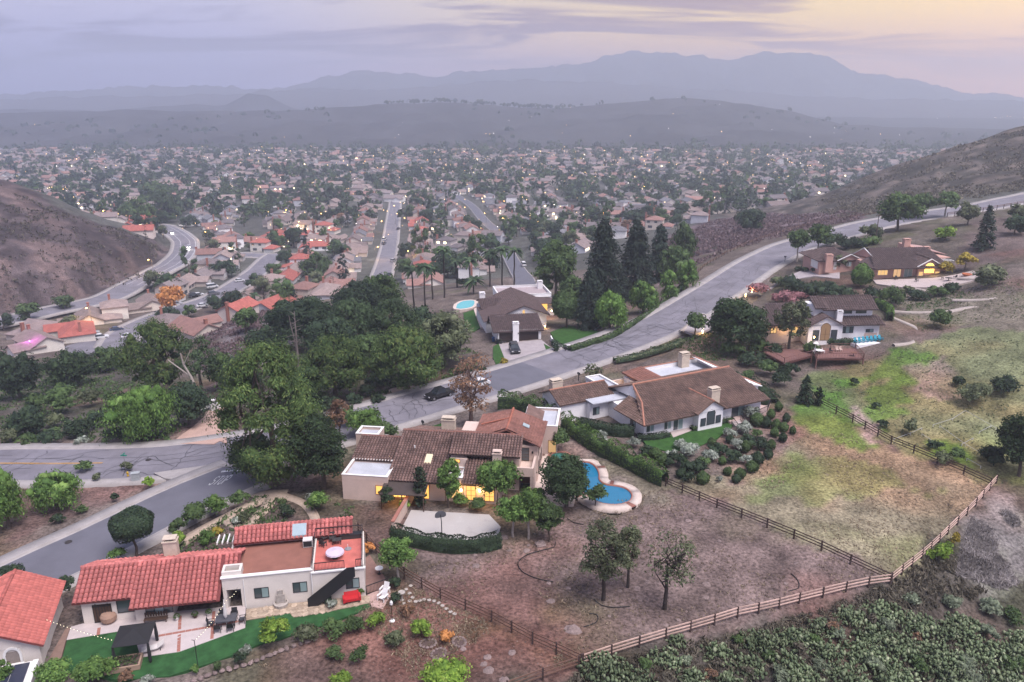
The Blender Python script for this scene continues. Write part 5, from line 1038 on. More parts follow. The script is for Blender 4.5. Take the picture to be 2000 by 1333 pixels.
# ================================================================== VEGETATION
_o1 = 'first second third fourth fifth sixth seventh eighth ninth tenth eleventh twelfth thirteenth fourteenth fifteenth sixteenth seventeenth eighteenth nineteenth'.split()
_t = ['twentieth', 'thirtieth', 'fortieth', 'fiftieth', 'sixtieth', 'seventieth', 'eightieth', 'ninetieth']; _tt = ['twenty', 'thirty', 'forty', 'fifty', 'sixty', 'seventy', 'eighty', 'ninety']
ORD = list(_o1)
for a, b in zip(_t, _tt): ORD += [a] + [b + '-' + x for x in _o1[:9]]
LF = {'pine': leafmat('leaf_pine', (.022, .044, .014), (.060, .092, .026), (.095, .118, .036)), 'pinedark': leafmat('leaf_pine_dark', (.016, .030, .014), (.045, .070, .030)),
      'oak': leafmat('leaf_oak', (.014, .026, .012), (.036, .060, .024)), 'pepper': leafmat('leaf_pepper', (.045, .090, .020), (.100, .175, .040), (.14, .22, .06)),
      'green': leafmat('leaf_green', (.035, .070, .018), (.080, .140, .034), (.12, .18, .05)), 'olive': leafmat('leaf_olive', (.040, .050, .026), (.085, .100, .052), (.12, .13, .08)),
      'conifer': leafmat('leaf_conifer', (.010, .018, .014), (.024, .036, .026)), 'dark': leafmat('leaf_dark', (.012, .022, .014), (.030, .048, .024)),
      'autumn': leafmat('leaf_autumn', (.085, .055, .04), (.15, .088, .055), (.19, .10, .05)), 'yellow': leafmat('leaf_yellow', (.14, .11, .02), (.28, .22, .04)), 'grey': leafmat('leaf_grey', (.10, .115, .09), (.19, .21, .175), (.30, .32, .28)),
      'lime': leafmat('leaf_lime', (.06, .11, .018), (.13, .20, .03), (.19, .25, .05)), 'brush': leafmat('leaf_brush', (.040, .036, .028), (.090, .078, .058), (.14, .12, .09)), 'purple': leafmat('leaf_purple', (.055, .036, .038), (.105, .072, .075), (.15, .11, .11)),
      'cactus': leafmat('cactus_pad', (.06, .085, .045), (.135, .17, .095), (.22, .24, .155)), 'pink': leafmat('leaf_pink', (.12, .06, .06), (.21, .10, .11)), 'orange': leafmat('leaf_orange', (.22, .10, .03), (.38, .17, .06)), 'palm': leafmat('leaf_palm', (.018, .034, .018), (.050, .078, .036)), 'sage': leafmat('leaf_sage', (.06, .075, .05), (.13, .155, .10), (.19, .21, .15)), 'drygrey': leafmat('leaf_drygrey', (.13, .115, .11), (.22, .20, .19), (.28, .25, .245)), 'straw': leafmat('leaf_straw', (.10, .075, .05), (.21, .165, .115), (.28, .23, .16)), 'mid': leafmat('leaf_mid', (.026, .046, .018), (.060, .094, .032))}
M_BARK = mat('bark', (.10, .075, .06), .95, .3, 4, bump=.02, bscale=10); M_BARKP = mat('bark_pale', (.32, .28, .25), .9, .25, 3); M_BARKD = mat('bark_dark', (.045, .035, .030), .95, .3, 4)
def leafquads(r, P, Nn, size, aspect=.55, axis=None):
    n = len(P); Nn = Nn / (np.linalg.norm(Nn, axis=1)[:, None] + 1e-9)
    a = r.normal(size=(n, 3)) if axis is None else axis + r.normal(size=(n, 3)) * .35
    t = a - (a * Nn).sum(1)[:, None] * Nn; t /= np.linalg.norm(t, axis=1)[:, None] + 1e-9; b = np.cross(Nn, t)
    s = size * r.uniform(.6, 1.3, n)[:, None] if np.isscalar(size) else (size * r.uniform(.6, 1.3, n))[:, None]
    V = np.stack([P - t * s, P + b * s * aspect, P + t * s, P - b * s * aspect], 1).reshape(-1, 3)
    return V, np.arange(n * 4).reshape(n, 4)
def rdirs(r, n, zlo=-1.0):
    z = r.uniform(zlo, 1, n); p = r.uniform(0, 2 * math.pi, n); q = np.sqrt(np.maximum(0, 1 - z * z)); return np.stack([q * np.cos(p), q * np.sin(p), z], 1)
def tubes(segs, n=5):                         # [(p0, r0, p1, r1)]
    V = []; Q = []
    for p0, r0, p1, r1 in segs:
        p0 = np.asarray(p0, float); p1 = np.asarray(p1, float); d = p1 - p0; d /= np.linalg.norm(d) + 1e-9
        u = np.cross(d, [0.3, 0.9, 0.1] if abs(d[2]) > .8 else [0, 0, 1]); u /= np.linalg.norm(u) + 1e-9; v = np.cross(d, u); b = len(V)
        for c, rr in ((p0, r0), (p1, r1)):
            for i in range(n): a = 2 * math.pi * i / n; V.append(c + (u * math.cos(a) + v * math.sin(a)) * rr)
        Q += [(b + i, b + (i + 1) % n, b + n + (i + 1) % n, b + n + i) for i in range(n)]
    return np.array(V), np.array(Q)
def limb(r, p0, p1, r0, r1, k=3, wob=.12):
    p0, p1 = np.asarray(p0, float), np.asarray(p1, float); L_ = np.linalg.norm(p1 - p0); pts = [p0 + (p1 - p0) * i / k + (r.normal(size=3) * wob * L_ / k if 0 < i < k else 0) for i in range(k + 1)]
    rr = np.linspace(r0, r1, k + 1); return [(pts[i], rr[i], pts[i + 1], rr[i + 1]) for i in range(k)]
def crown_points(r, kind, W, Hh, n, cb):
    a = W / 2; z0 = Hh * cb; c = (Hh - z0) / 2; zc = z0 + c; axis = None
    if kind in ('broad', 'bush', 'pepper', 'sparse'):
        nc = int(np.clip(n / 55, 9, 70)); D = rdirs(r, nc, -.9 if kind != 'bush' else -.2)
        rad = r.uniform(.40, .88, nc) ** .7; cr = r.uniform(.30, .50, nc) * a * (20 / max(nc, 14)) ** .27
        lob = 1 + .16 * np.sin(D[:, 0] * 3 + r.uniform(0, 6)) + .12 * np.sin(D[:, 1] * 4 + r.uniform(0, 6))
        C = D * np.array([a, a, c]) * (rad * lob * .82)[:, None] + np.array([0, 0, zc])
        if kind == 'sparse': cr *= .75
        k = r.integers(0, nc, n); d = rdirs(r, n, -.55 if kind != 'pepper' else -.9); P = C[k] + d * (cr[k] * r.uniform(.55, 1.08, n))[:, None] * np.array([1, 1, .8])
        Nn = d * .8 + r.normal(size=(n, 3)) * .45 + np.array([0, 0, .35])
        if kind == 'pepper':
            P[:, 2] -= np.abs(r.normal(0, .10, n)) * Hh * (np.linalg.norm(P[:, :2], axis=1) / a); axis = np.tile(np.array([0, 0, -1.0]), (n, 1)) + d * .3; Nn = d * np.array([1, 1, .5]) + r.normal(size=(n, 3)) * .35
        return P, Nn, axis, C
    if kind == 'pine':
        nc = int(np.clip(n / 45, 16, 110)); t = r.uniform(0, 1, nc) ** .9; ph = r.uniform(0, 2 * math.pi, nc)
        prof = np.sqrt(np.clip(1 - (t * 1.02 - .12) ** 2 * 1.15, 0, 1)) * np.clip(.45 + t * 2.2, 0, 1); rr = a * prof * r.uniform(.35, 1.0, nc) ** .5 * .92
        C = np.stack([rr * np.cos(ph), rr * np.sin(ph), z0 + t * (Hh - z0) * .94], 1); cr = r.uniform(.20, .33, nc) * a * (40 / max(nc, 25)) ** .14
        k = r.integers(0, nc, n); d = rdirs(r, n, -.3); P = C[k] + d * (cr[k] * r.uniform(.4, 1.05, n))[:, None] * np.array([1, 1, 1.15])
        out_ = C[k] - np.array([0, 0, zc * .7]); out_ /= np.linalg.norm(out_, axis=1)[:, None] + 1e-9
        axis = out_ + np.array([0, 0, .9]); Nn = d + out_ * .5 + np.array([0, 0, .25]) + r.normal(size=(n, 3)) * .3
        return P, Nn, axis, C
    if kind in ('conifer', 'cypress'):
        nb = int(np.clip(n / 14, 30, 260)); t = r.uniform(0, 1, nb) ** 1.15; ph = r.uniform(0, 2 * math.pi, nb)
        prof = (1 - t) ** .58 * (1 if kind == 'conifer' else 0) + (np.sqrt(np.clip(1 - (2 * t - .8) ** 2 * .7, .02, 1)) if kind == 'cypress' else 0); Rb = a * prof * r.uniform(.65, 1.12, nb)
        k = r.integers(0, nb, n); s = r.uniform(.15, 1, n) ** .6; dr = .28 if kind == 'conifer' else -.6
        P = np.stack([Rb[k] * s * np.cos(ph[k]), Rb[k] * s * np.sin(ph[k]), z0 + t[k] * (Hh - z0) * .97 - Rb[k] * s * s * dr], 1) + r.normal(size=(n, 3)) * a * .07
        axis = np.stack([np.cos(ph[k]), np.sin(ph[k]), np.full(n, -.3 if kind == 'conifer' else 1.5)], 1); Nn = np.stack([np.cos(ph[k]) * .6, np.sin(ph[k]) * .6, np.full(n, .8 if kind == 'conifer' else .2)], 1) + r.normal(size=(n, 3)) * .4
        return P, Nn, axis, np.stack([Rb * .7 * np.cos(ph), Rb * .7 * np.sin(ph), z0 + t * (Hh - z0) * .9], 1)[:12]
    if kind == 'globe':
        d = rdirs(r, n, -.65); P = d * np.array([a, a, c]) * (r.uniform(.86, 1.06, n) * (1 + .05 * np.sin(d[:, 0] * 5 + a) + .05 * np.sin(d[:, 1] * 6 + c * 2) + .04 * np.sin(d[:, 2] * 7)))[:, None] + np.array([0, 0, zc]); return P, d + r.normal(size=(n, 3)) * .3, None, np.zeros((0, 3))
def tree_meshes(kind, W, Hh, ls, n, lm, seed, cb=.25, bark=None, lean=(0, 0), trunk_r=None, core=False, nlimb=7, name='tree'):
    r = np.random.default_rng(seed); P, Nn, ax, C = crown_points(r, kind, W, Hh, n, cb)
    P = P + np.array([*lean, 0]) * (P[:, 2:3] / Hh) ** 1.0 * np.array([1, 1, 0]); P[:, 2] = np.maximum(P[:, 2], .05)
    V, Q = leafquads(r, P, Nn, ls, .5 if kind not in ('pepper', 'pine') else .36, ax)
    if kind in ('broad', 'bush', 'pepper', 'pine', 'sparse') and len(C) and kind != 'sparse' and core is not None:
        cr = .30 * W * (14 / max(len(C), 14)) ** .4 * (.66 if kind != 'pine' else .5); ph = np.arange(6) * math.pi / 3; prof = [(.02, -.8), (.8, -.45), (1, .15), (.62, .72), (.02, .95)]
        base = np.array([(q * math.cos(a), q * math.sin(a), z) for q, z in prof for a in ph]); fq = np.array([(j * 6 + i, j * 6 + (i + 1) % 6, (j + 1) * 6 + (i + 1) % 6, (j + 1) * 6 + i) for j in range(4) for i in range(6)])
        Cc = C * np.array([.86, .86, 1]) + np.array([*lean, 0]) * (C[:, 2:3] / Hh); cv = (Cc[:, None] + base[None] * (cr * r.uniform(.55, .9, len(C)))[:, None, None] * (1 + r.normal(0, .24, (len(C), 30, 1)))).reshape(-1, 3); cv[:, 2] = np.maximum(cv[:, 2], .02)
        Q = np.concatenate([Q, (np.arange(len(C))[:, None, None] * 30 + fq[None]).reshape(-1, 4) + len(V)]); V = np.concatenate([V, cv])
    if core or kind == 'globe':
        bm = MB(); a = W / 2 * .82; c = Hh * (1 - cb) / 2 * .82; bm.lathe([(max(.02, a * math.sin(x)), -c * math.cos(x)) for x in np.linspace(0.05, math.pi - .05, 8)], 12, (0, 0, Hh * (1 + cb) / 2))
        V2 = np.array(bm.v); fq = np.array([f for f in bm.f if len(f) == 4]); Q2 = fq + len(V); V = np.concatenate([V, V2]); Q = np.concatenate([Q, Q2])
    crown = npmesh('crown', V, Q, lm)
    tr_ = trunk_r or max(.06, W * .025 + Hh * .008); zc = Hh * (cb + (1 - cb) * .45); ln = np.array([*lean, 0])
    segs = limb(r, (0, 0, -.5), np.array([0, 0, zc]) + ln * zc / Hh, tr_ * 1.15, tr_ * .45, 4, .05)
    if kind in ('conifer', 'cypress'): segs = limb(r, (0, 0, -.5), (0, 0, Hh * .9), tr_ * 1.2, .03, 5, .01)
    else:
        for k in r.permutation(len(C))[:nlimb]:
            s = segs[r.integers(1, len(segs))]; segs += limb(r, s[2], C[k] + ln * C[k][2] / Hh, tr_ * .4, tr_ * .1, 3)
    tv, tq = tubes(segs, 6); return crown, npmesh('trunk', tv, tq, bark or M_BARK, True)
def top_z(g, py):
    v = -(py - CY) / F; return CAMZ + (v * g[1] * _c - g[1] * _s) / (_c + v * _s)
SEED = [100]
def tree(kind, leaf, px, py, top, wpx, label, cat='tree', name='tree', cb=.25, dens=1.0, bark=None, lean=(0, 0), core=False, lpx=3.9, group=None, trunk_r=None, nlimb=7, squash=1.0):
    g = G(px, py); s = pxm(g); W = wpx / s * (1.1 if kind in ('broad', 'pine') else 1); Hh = max(.4, (top_z(g, top) - g[2]) * squash); SEED[0] += 1
    ls = max(.06, lpx / s * .8); n = int(np.clip(3.3 * dens * wpx * (py - top) / (lpx * lpx * .45), 140, 28000))
    cr, tk = tree_meshes(kind, W, Hh, ls, n, LF[leaf], SEED[0], cb, bark, lean, trunk_r, core if dens > .75 else None, nlimb)
    t = thing(name, label, cat, g, random.Random(SEED[0]).uniform(0, 6) if lean == (0, 0) else 0, group); link('crown', cr, t)
    if kind != 'bush' and cb > .02: link('trunk', tk, t)
    return t
def bush(leaf, px, py, top, wpx, label, **k): return tree('bush', leaf, px, py, top, wpx, label, k.pop('cat', 'shrub'), k.pop('name', 'shrub'), cb=0.0, **k)
T = tree
# ---- big trees in the middle ground
T('pine', 'pine', 540, 938, 668, 205, 'huge broad pine tree standing at the road junction', name='pine_tree', cb=.06, lpx=4.0)
T('broad', 'oak', 632, 958, 800, 120, 'dense dark ivy-green tree against the brown-tiled house', cb=.06, dens=1.1)
T('broad', 'oak', 505, 930, 850, 110, 'low dark oak under the huge pine tree', cb=.15)
T('pine', 'pine', 655, 778, 662, 130, 'pine tree just behind the huge pine, over the gravel yard', name='pine_tree', cb=.2)
T('pine', 'pine', 796, 768, 643, 145, 'spreading pine tree beside the parked dark pickup', name='pine_tree', cb=.2)
T('pine', 'pinedark', 770, 715, 588, 120, 'tall dark pine rising behind the pickup pine', name='pine_tree', cb=.2)
T('broad', 'olive', 872, 715, 600, 112, 'feathery grey-green tree beside the driveway lawn', cb=.12, dens=.9)
T('pine', 'pinedark', 690, 700, 590, 110, 'dark pine in the shaded grove below the palms', name='pine_tree', cb=.15)
T('broad', 'dark', 610, 690, 575, 130, 'wide dark tree around the bare conifer trunk', cb=.1); T('broad', 'dark', 700, 650, 548, 120, 'dark tree at the top of the shaded grove', cb=.1)
T('broad', 'mid', 745, 640, 520, 90, 'upright dark tree where the straight street ends', cb=.1); T('broad', 'dark', 560, 680, 585, 90, 'dark pine-like tree on the crest of the brushy knoll', cb=.15)
T('broad', 'dark', 830, 690, 600, 90, 'dark tree between the grey-green tree and the pines', cb=.1); T('broad', 'dark', 650, 720, 620, 110, 'shadowy tree low in the grove', cb=.1)
T('broad', 'dark', 475, 770, 690, 80, 'dark tree filling the gap beside the knoll', cb=.05); T('broad', 'oak', 590, 790, 715, 90, 'dark oak behind the huge pine tree', cb=.05); T('broad', 'mid', 720, 735, 640, 80, 'leafy tree between the two gravel yard pines', cb=.05); T('broad', 'dark', 520, 700, 640, 80, 'dark tree on the shaded side of the knoll', cb=.05)
T('pine', 'pine', 310, 775, 632, 140, 'tall airy pine above the bright pepper tree', name='pine_tree', cb=.22, dens=.85); T('pine', 'pinedark', 395, 770, 660, 80, 'thin pine beside the leaning pale trunk', name='pine_tree', cb=.35, dens=.7)
T('pepper', 'pepper', 280, 858, 738, 140, 'bright green weeping pepper tree by the pink driveway', name='pepper_tree', cb=.03, dens=1.3)
T('bush', 'mid', 122, 808, 754, 66, 'rounded dark bush alone on the dry slope', cat='shrub', name='shrub', cb=0)
T('broad', 'dark', 40, 780, 690, 100, 'dark tree at the edge below the cul-de-sac houses', cb=.05); T('broad', 'oak', 140, 755, 688, 100, 'dark leafy tree in front of the lit house', cb=.05); T('broad', 'oak', 5, 730, 690, 80, 'dark tree hiding the lit house corner', cb=.05); T('broad', 'mid', 215, 725, 680, 70, 'dark tree behind the tall airy pine', cb=.05); T('broad', 'dark', 370, 830, 745, 90, 'dark shrubby tree between pepper tree and trailer', cb=.05); T('broad', 'dark', 60, 850, 800, 80, 'low dark tree above the main road', cb=.05); T('broad', 'mid', 440, 760, 690, 70, 'dark tree behind the white gate', cb=.1)
T('pepper', 'pepper', 18, 1030, 905, 95, 'weeping pepper tree cut by the frame beside the side road', name='pepper_tree', cb=.03, dens=1.2); T('pepper', 'green', 112, 995, 915, 105, 'lower green pepper tree by the cracked main road', name='pepper_tree', cb=.03, dens=1.2)
T('globe', 'dark', 266, 1078, 996, 78, 'clipped round-headed tree beside the side road', cb=.32, dens=2.2, trunk_r=.16, lpx=3.2)
# ---- around the brown-tiled house
T('broad', 'pepper', 876, 992, 890, 48, 'slim bright green tree against the brown roof', cb=.12, dens=1.4); T('cypress', 'dark', 822, 992, 912, 28, 'slim dark column tree beside the awning', cb=.05, dens=1.5); T('broad', 'green', 972, 985, 893, 88, 'airy green tree in front of the lit entrance', cb=.2, dens=.8)
T('broad', 'oak', 1106, 990, 887, 106, 'dense round dark tree beside the swimming pool', cb=.1, dens=1.6); T('broad', 'mid', 1162, 992, 944, 40, 'small dark tree at the pool edge', cb=.2)
T('broad', 'green', 1003, 1048, 962, 66, 'young tree nearest the court corner', cb=.3, dens=.8, bark=M_BARKP); T('broad', 'green', 1032, 1052, 958, 70, 'middle young tree beside the concrete court', cb=.35, dens=.8, bark=M_BARKP); T('broad', 'mid', 1072, 1058, 978, 54, 'small grey-green tree at the pasture corner', cb=.25)
bush('oak', 757, 992, 950, 36, 'dark shrub beside the lit patio'); bush('green', 900, 992, 965, 30, 'bright shrub under the slim green tree'); bush('mid', 935, 1000, 972, 34, 'shrub in front of the lit entrance'); bush('green', 1050, 985, 950, 36, 'green shrub below the balcony'); bush('mid', 1092, 880, 832, 46, 'round shrub at the corner of the annexe'); bush('lime', 790, 995, 975, 22, 'pale shrub at the end of the court wall')
T('sparse', 'autumn', 920, 830, 688, 118, 'half-bare autumn tree with rusty leaves by the road', cb=.1, dens=.2, nlimb=44, bark=mat('bark_red', (.15, .10, .085), .9)); T('sparse', 'autumn', 665, 860, 778, 60, 'small rusty autumn tree behind the house', cb=.1, dens=.5, nlimb=14)
bush('green', 715, 848, 800, 82, 'wide green shrub beside the flat-roofed annexe'); bush('mid', 755, 860, 828, 50, 'dark shrub behind the brown roof'); bush('mid', 685, 830, 795, 50, 'olive shrub under the rusty tree'); bush('olive', 620, 850, 806, 60, 'grey shrub behind the dark ivy tree')
# ---- pasture trees
T('sparse', 'olive', 1178, 1172, 1003, 118, 'tallest olive-leaved tree in the dusty pasture', cb=.14, dens=.42, bark=M_BARKD, nlimb=34); T('sparse', 'olive', 1226, 1147, 1013, 70, 'narrower tree behind the tallest pasture tree', cb=.2, dens=.42, nlimb=20, bark=M_BARKD); T('sparse', 'olive', 1298, 1190, 1030, 118, 'half-bare pasture tree with a dark trunk', cb=.2, dens=.13, bark=M_BARKD, nlimb=46)
T('broad', 'green', 778, 1138, 1048, 70, 'small bright tree beside the rail fence corner', cb=.32, dens=1.2, bark=M_BARKP)
# ---- around the garage house
T('pepper', 'pepper', 1190, 648, 562, 78, 'round bright pepper tree on the garage house lawn', name='pepper_tree', cb=.03, dens=1.4); T('pepper', 'green', 1256, 612, 546, 66, 'second round pepper tree farther up the road', name='pepper_tree', cb=.03, dens=1.4); T('globe', 'mid', 1106, 640, 566, 56, 'dark ball-shaped tree beside the lit entry', cb=.18, dens=1.8)
T('broad', 'mid', 1086, 585, 455, 84, 'tall broad tree behind the garage house', cb=.05, dens=1.2); T('conifer', 'conifer', 1175, 620, 430, 116, 'tallest dark conifer behind the pepper trees', name='conifer', cb=.03, dens=1.5); T('conifer', 'conifer', 1150, 640, 525, 76, 'short dark conifer in front of the tallest one', name='conifer', cb=.03, dens=1.5); T('conifer', 'conifer', 1238, 580, 430, 96, 'second dark conifer of the group', name='conifer', cb=.03, dens=1.5); T('conifer', 'conifer', 1286, 548, 438, 62, 'slimmest dark conifer of the group', name='conifer', cb=.03, dens=1.5)
T('pepper', 'mid', 1335, 512, 437, 64, 'rounded tree above the road bend beyond the conifers', cb=.05); T('pepper', 'mid', 1318, 545, 470, 70, 'spreading tree beside the slimmest conifer', cb=.05); T('pepper', 'green', 1340, 568, 500, 54, 'green tree at the rail of the road bend', cb=.05); T('pepper', 'green', 1305, 590, 522, 40, 'smaller green tree below the rail', cb=.05); T('broad', 'mid', 1115, 600, 535, 50, 'leafy tree behind the ball-shaped tree', cb=.05)
bush('dark', 1084, 690, 672, 18, 'small ball shrub on the driveway lawn'); bush('dark', 905, 560, 545, 30, 'shrub on the crest near the palms')
T('broad', 'olive', 1158, 742, 716, 40, 'small bare pale tree in front of the flat roof', cb=.2, dens=.5)
T('broad', 'mid', 1357, 655, 615, 46, 'small dark tree at the mouth of the drive', cb=.3)
# ---- around the deck house and the salmon house
T('broad', 'oak', 1445, 690, 580, 112, 'big dark dense tree beside the white two-storey house', cb=.05, dens=1.4); T('sparse', 'olive', 1540, 690, 575, 84, 'thin airy tree growing through the wooden deck', cb=.25, dens=.6, nlimb=18); T('broad', 'dark', 1405, 660, 600, 50, 'dark tree at the left of the big dense tree', cb=.1)
T('broad', 'mid', 1556, 508, 446, 46, 'pale-trunked tree at the upper road', cb=.35, bark=M_BARKP); T('broad', 'mid', 1597, 500, 437, 46, 'second pale-trunked tree at the upper road', cb=.35, bark=M_BARKP); T('globe', 'green', 1680, 562, 517, 38, 'round bright tree below the salmon house', cb=.05, dens=1.6); T('broad', 'olive', 1643, 530, 502, 36, 'small flat-topped tree before the salmon garage', cb=.3)
T('broad', 'mid', 1752, 452, 375, 86, 'big leafy tree where the upper road passes', cb=.15); T('broad', 'mid', 1800, 425, 378, 46, 'roadside tree beyond the big leafy one', cb=.25, bark=M_BARKP); T('broad', 'mid', 1846, 420, 374, 46, 'next roadside tree up the hill', cb=.25, bark=M_BARKP); T('conifer', 'conifer', 1920, 488, 402, 48, 'dark pine behind the salmon house', name='conifer', cb=.08); T('broad', 'olive', 1890, 440, 392, 46, 'grey-green tree beside the dark pine', cb=.15); T('broad', 'yellow', 1884, 530, 494, 32, 'small yellow tree at the salmon house corner', cb=.2); T('broad', 'yellow', 1846, 535, 508, 28, 'yellow shrub under the pergola', cb=.1); T('broad', 'olive', 1702, 470, 440, 44, 'pale olive tree behind the salmon roof', cb=.1); T('broad', 'lime', 1845, 470, 440, 40, 'yellow-green tree behind the salmon chimney', cb=.1); T('broad', 'olive', 1930, 560, 515, 56, 'grey bushy tree on the slope beyond the salmon house', cb=.05); T('broad', 'dark', 1980, 460, 420, 50, 'dark tree on the slope at the frame edge', cb=.1); T('broad', 'olive', 1985, 430, 400, 36, 'pale tree below the upper road', cb=.1)
T('broad', 'oak', 1990, 930, 800, 100, 'large dark tree mass at the frame edge beside the net frames', cb=.03, dens=1.4); T('broad', 'dark', 1940, 905, 875, 50, 'dark bush in front of the large tree mass', cb=.03)
bush('mid', 1836, 640, 608, 50, 'round bush beside the garden path of the deck house'); bush('dark', 1875, 755, 736, 30, 'dark purple-green bush on the field'); bush('olive', 1905, 790, 748, 64, 'large olive bush on the upper field'); bush('dark', 1960, 770, 738, 60, 'dark spreading bush at the upper field edge'); bush('olive', 1780, 850, 820, 36, 'grey bush by the upper fence'); bush('dark', 1826, 878, 862, 30, 'small dark bush between the white pipes'); bush('mid', 1868, 905, 875, 36, 'green bush by the fence below the pipes'); bush('olive', 1840, 910, 885, 36, 'olive bush leaning on the upper fence'); bush('dark', 1722, 835, 822, 22, 'low bush beside the stone path'); bush('dark', 1710, 798, 786, 16, 'tiny bush at the bend of the stone path'); bush('dark', 1668, 752, 738, 16, 'small ball bush above the stone path')
T('conifer', 'dark', 1572, 788, 735, 42, 'dark cypress bush at the end of the upper fence', cb=.02, dens=1.6); T('cypress', 'dark', 1598, 792, 758, 18, 'slim cypress next to the dark cypress bush', cb=.02, dens=1.6)
for i, (px, py, tp, w) in enumerate([(1430,700,672,50),(1470,715,690,50),(1500,735,705,46),(1525,755,725,40),(1480,690,665,50),(1545,735,712,34),(1460,745,725,30),(1510,700,675,40),(1585,700,668,36)]):
    bush('dark' if i % 2 else 'mid', px, py, tp, w, '# shrub of the dark thicket below the big dense tree', group='thicket below the big tree')
T('broad', 'dark', 1466, 450, 408, 68, 'dark rounded tree on the brush slope beyond the rail', cb=.05)
bush('pink', 1480, 570, 558, 50, 'pink flowering shrub beside the upper driveway'); bush('pink', 1530, 590, 574, 60, 'pink flowering shrub above the white house'); bush('pink', 1560, 585, 572, 34, 'small pink shrub next to the roof')
for i, (px, py, tp, w, lf) in enumerate([(1545,570,545,60,'dark'),(1600,580,556,70,'dark'),(1645,590,562,60,'dark'),(1520,560,542,40,'olive'),(1740,595,562,60,'mid'),(1700,585,565,40,'dark'),(1790,585,568,44,'dark'),(1830,580,562,40,'mid'),(1860,572,556,40,'dark'),(1770,572,560,30,'olive'),(1620,475,462,60,'dark'),(1660,485,468,60,'dark'),(1700,480,466,50,'mid'),(1560,530,522,14,'dark'),(1572,531,523,14,'dark'),(1590,533,524,16,'dark')]):
    bush(lf, px, py, tp, w, '# dark garden shrub on the bank around the salmon house', group='shrubs on the salmon house bank')
# ---- leaning pale trunk
g = G(405, 790); lt = thing('leaning_tree', 'bare pale trunk leaning beside the white gate', 'tree', g); s = 1 / pxm(g)
P_ = [np.array(p) * s for p in ((0, 0, -8), (-18, 6, 22), (-28, 6, 55), (-38, 4, 80), (-40, 0, 105), (-66, 0, 92), (-20, 0, 110))]
tv, tq = tubes([(P_[0], .34, P_[1], .3), (P_[1], .3, P_[2], .24), (P_[2], .24, P_[3], .18), (P_[3], .18, P_[4], .1), (P_[2], .18, P_[5], .08), (P_[3], .12, P_[6], .06)], 7); link('trunk', npmesh('trunk', tv, tq, M_BARKP, True), lt)
g = G(585, 735); dt = thing('dead_conifer', 'bare twin conifer trunk with stub branches in the grove', 'tree', g); r = np.random.default_rng(4); Hd = (top_z(g, 608) - g[2]); sg = limb(r, (0, 0, -.5), (0, 0, Hd), .32, .08, 6, .02) + limb(r, (.5, .3, -.5), (-1.2, .3, Hd * .93), .26, .06, 6, .03)
for i in range(34): z = r.uniform(.25, .97) * Hd; a = r.uniform(0, 6.28); l = r.uniform(.8, 3.0) * (1.1 - z / Hd * .5); sg += limb(r, (0, 0, z), (l * math.cos(a), l * math.sin(a), z + r.uniform(-.1, .5)), .06, .02, 2)
tv, tq = tubes(sg, 5); link('trunk', npmesh('trunk', tv, tq, mat('bark_grey', (.17, .14, .13), .95)), dt)
# ---- palms
def palm(px, py, top, label, fr=26, fl=None, group='palms above the shaded grove'):
    g = G(px, py); Hh = max(2, top_z(g, top) - g[2]); SEED[0] += 1; r = np.random.default_rng(SEED[0]); t = thing('palm_tree', label, 'palm', g, 0, group)
    tv, tq = tubes(limb(r, (0, 0, -.5), (r.normal(0, .3), r.normal(0, .3), Hh), .28, .18, 5, .02), 7); link('trunk', npmesh('trunk', tv, tq, M_BARKD, True), t)
    V = []; Q = []; fl = fl or 3.4
    for i in range(fr):
        a = r.uniform(0, 6.28); e0 = r.uniform(-.1, 1.2); d = np.array([math.cos(a), math.sin(a)]); sd = np.array([-d[1], d[0]]); prev = None
        for k in range(6):
            s = k / 5; rad = fl * s * math.cos(e0 * .6); z = Hh + fl * (math.sin(e0) * s - .75 * s * s); wd = .55 * math.sin(math.pi * min(.98, s * .85 + .12)); b = len(V); c = d * rad
            V += [(c[0] - sd[0] * wd, c[1] - sd[1] * wd, z - wd * .5), (c[0], c[1], z), (c[0] + sd[0] * wd, c[1] + sd[1] * wd, z - wd * .5)]
            if k: Q += [(b - 3, b - 2, b + 1, b), (b - 2, b - 1, b + 2, b + 1)]
    link('crown', npmesh('crown', np.array(V), np.array(Q), LF['palm']), t)
for i, (px, py, tp) in enumerate([(809,606,526),(830,608,520),(845,585,525),(868,582,488),(893,562,510),(919,560,508),(957,560,492),(981,560,486),(1004,560,489)]): palm(px, py, tp, '# tall palm of the palm row')
palm(925, 575, 548, 'short wide palm in front of the palm row', 24, 4.2, None); palm(500, 600, 575, 'short palm beside the knoll houses', 22, 2.5, None)
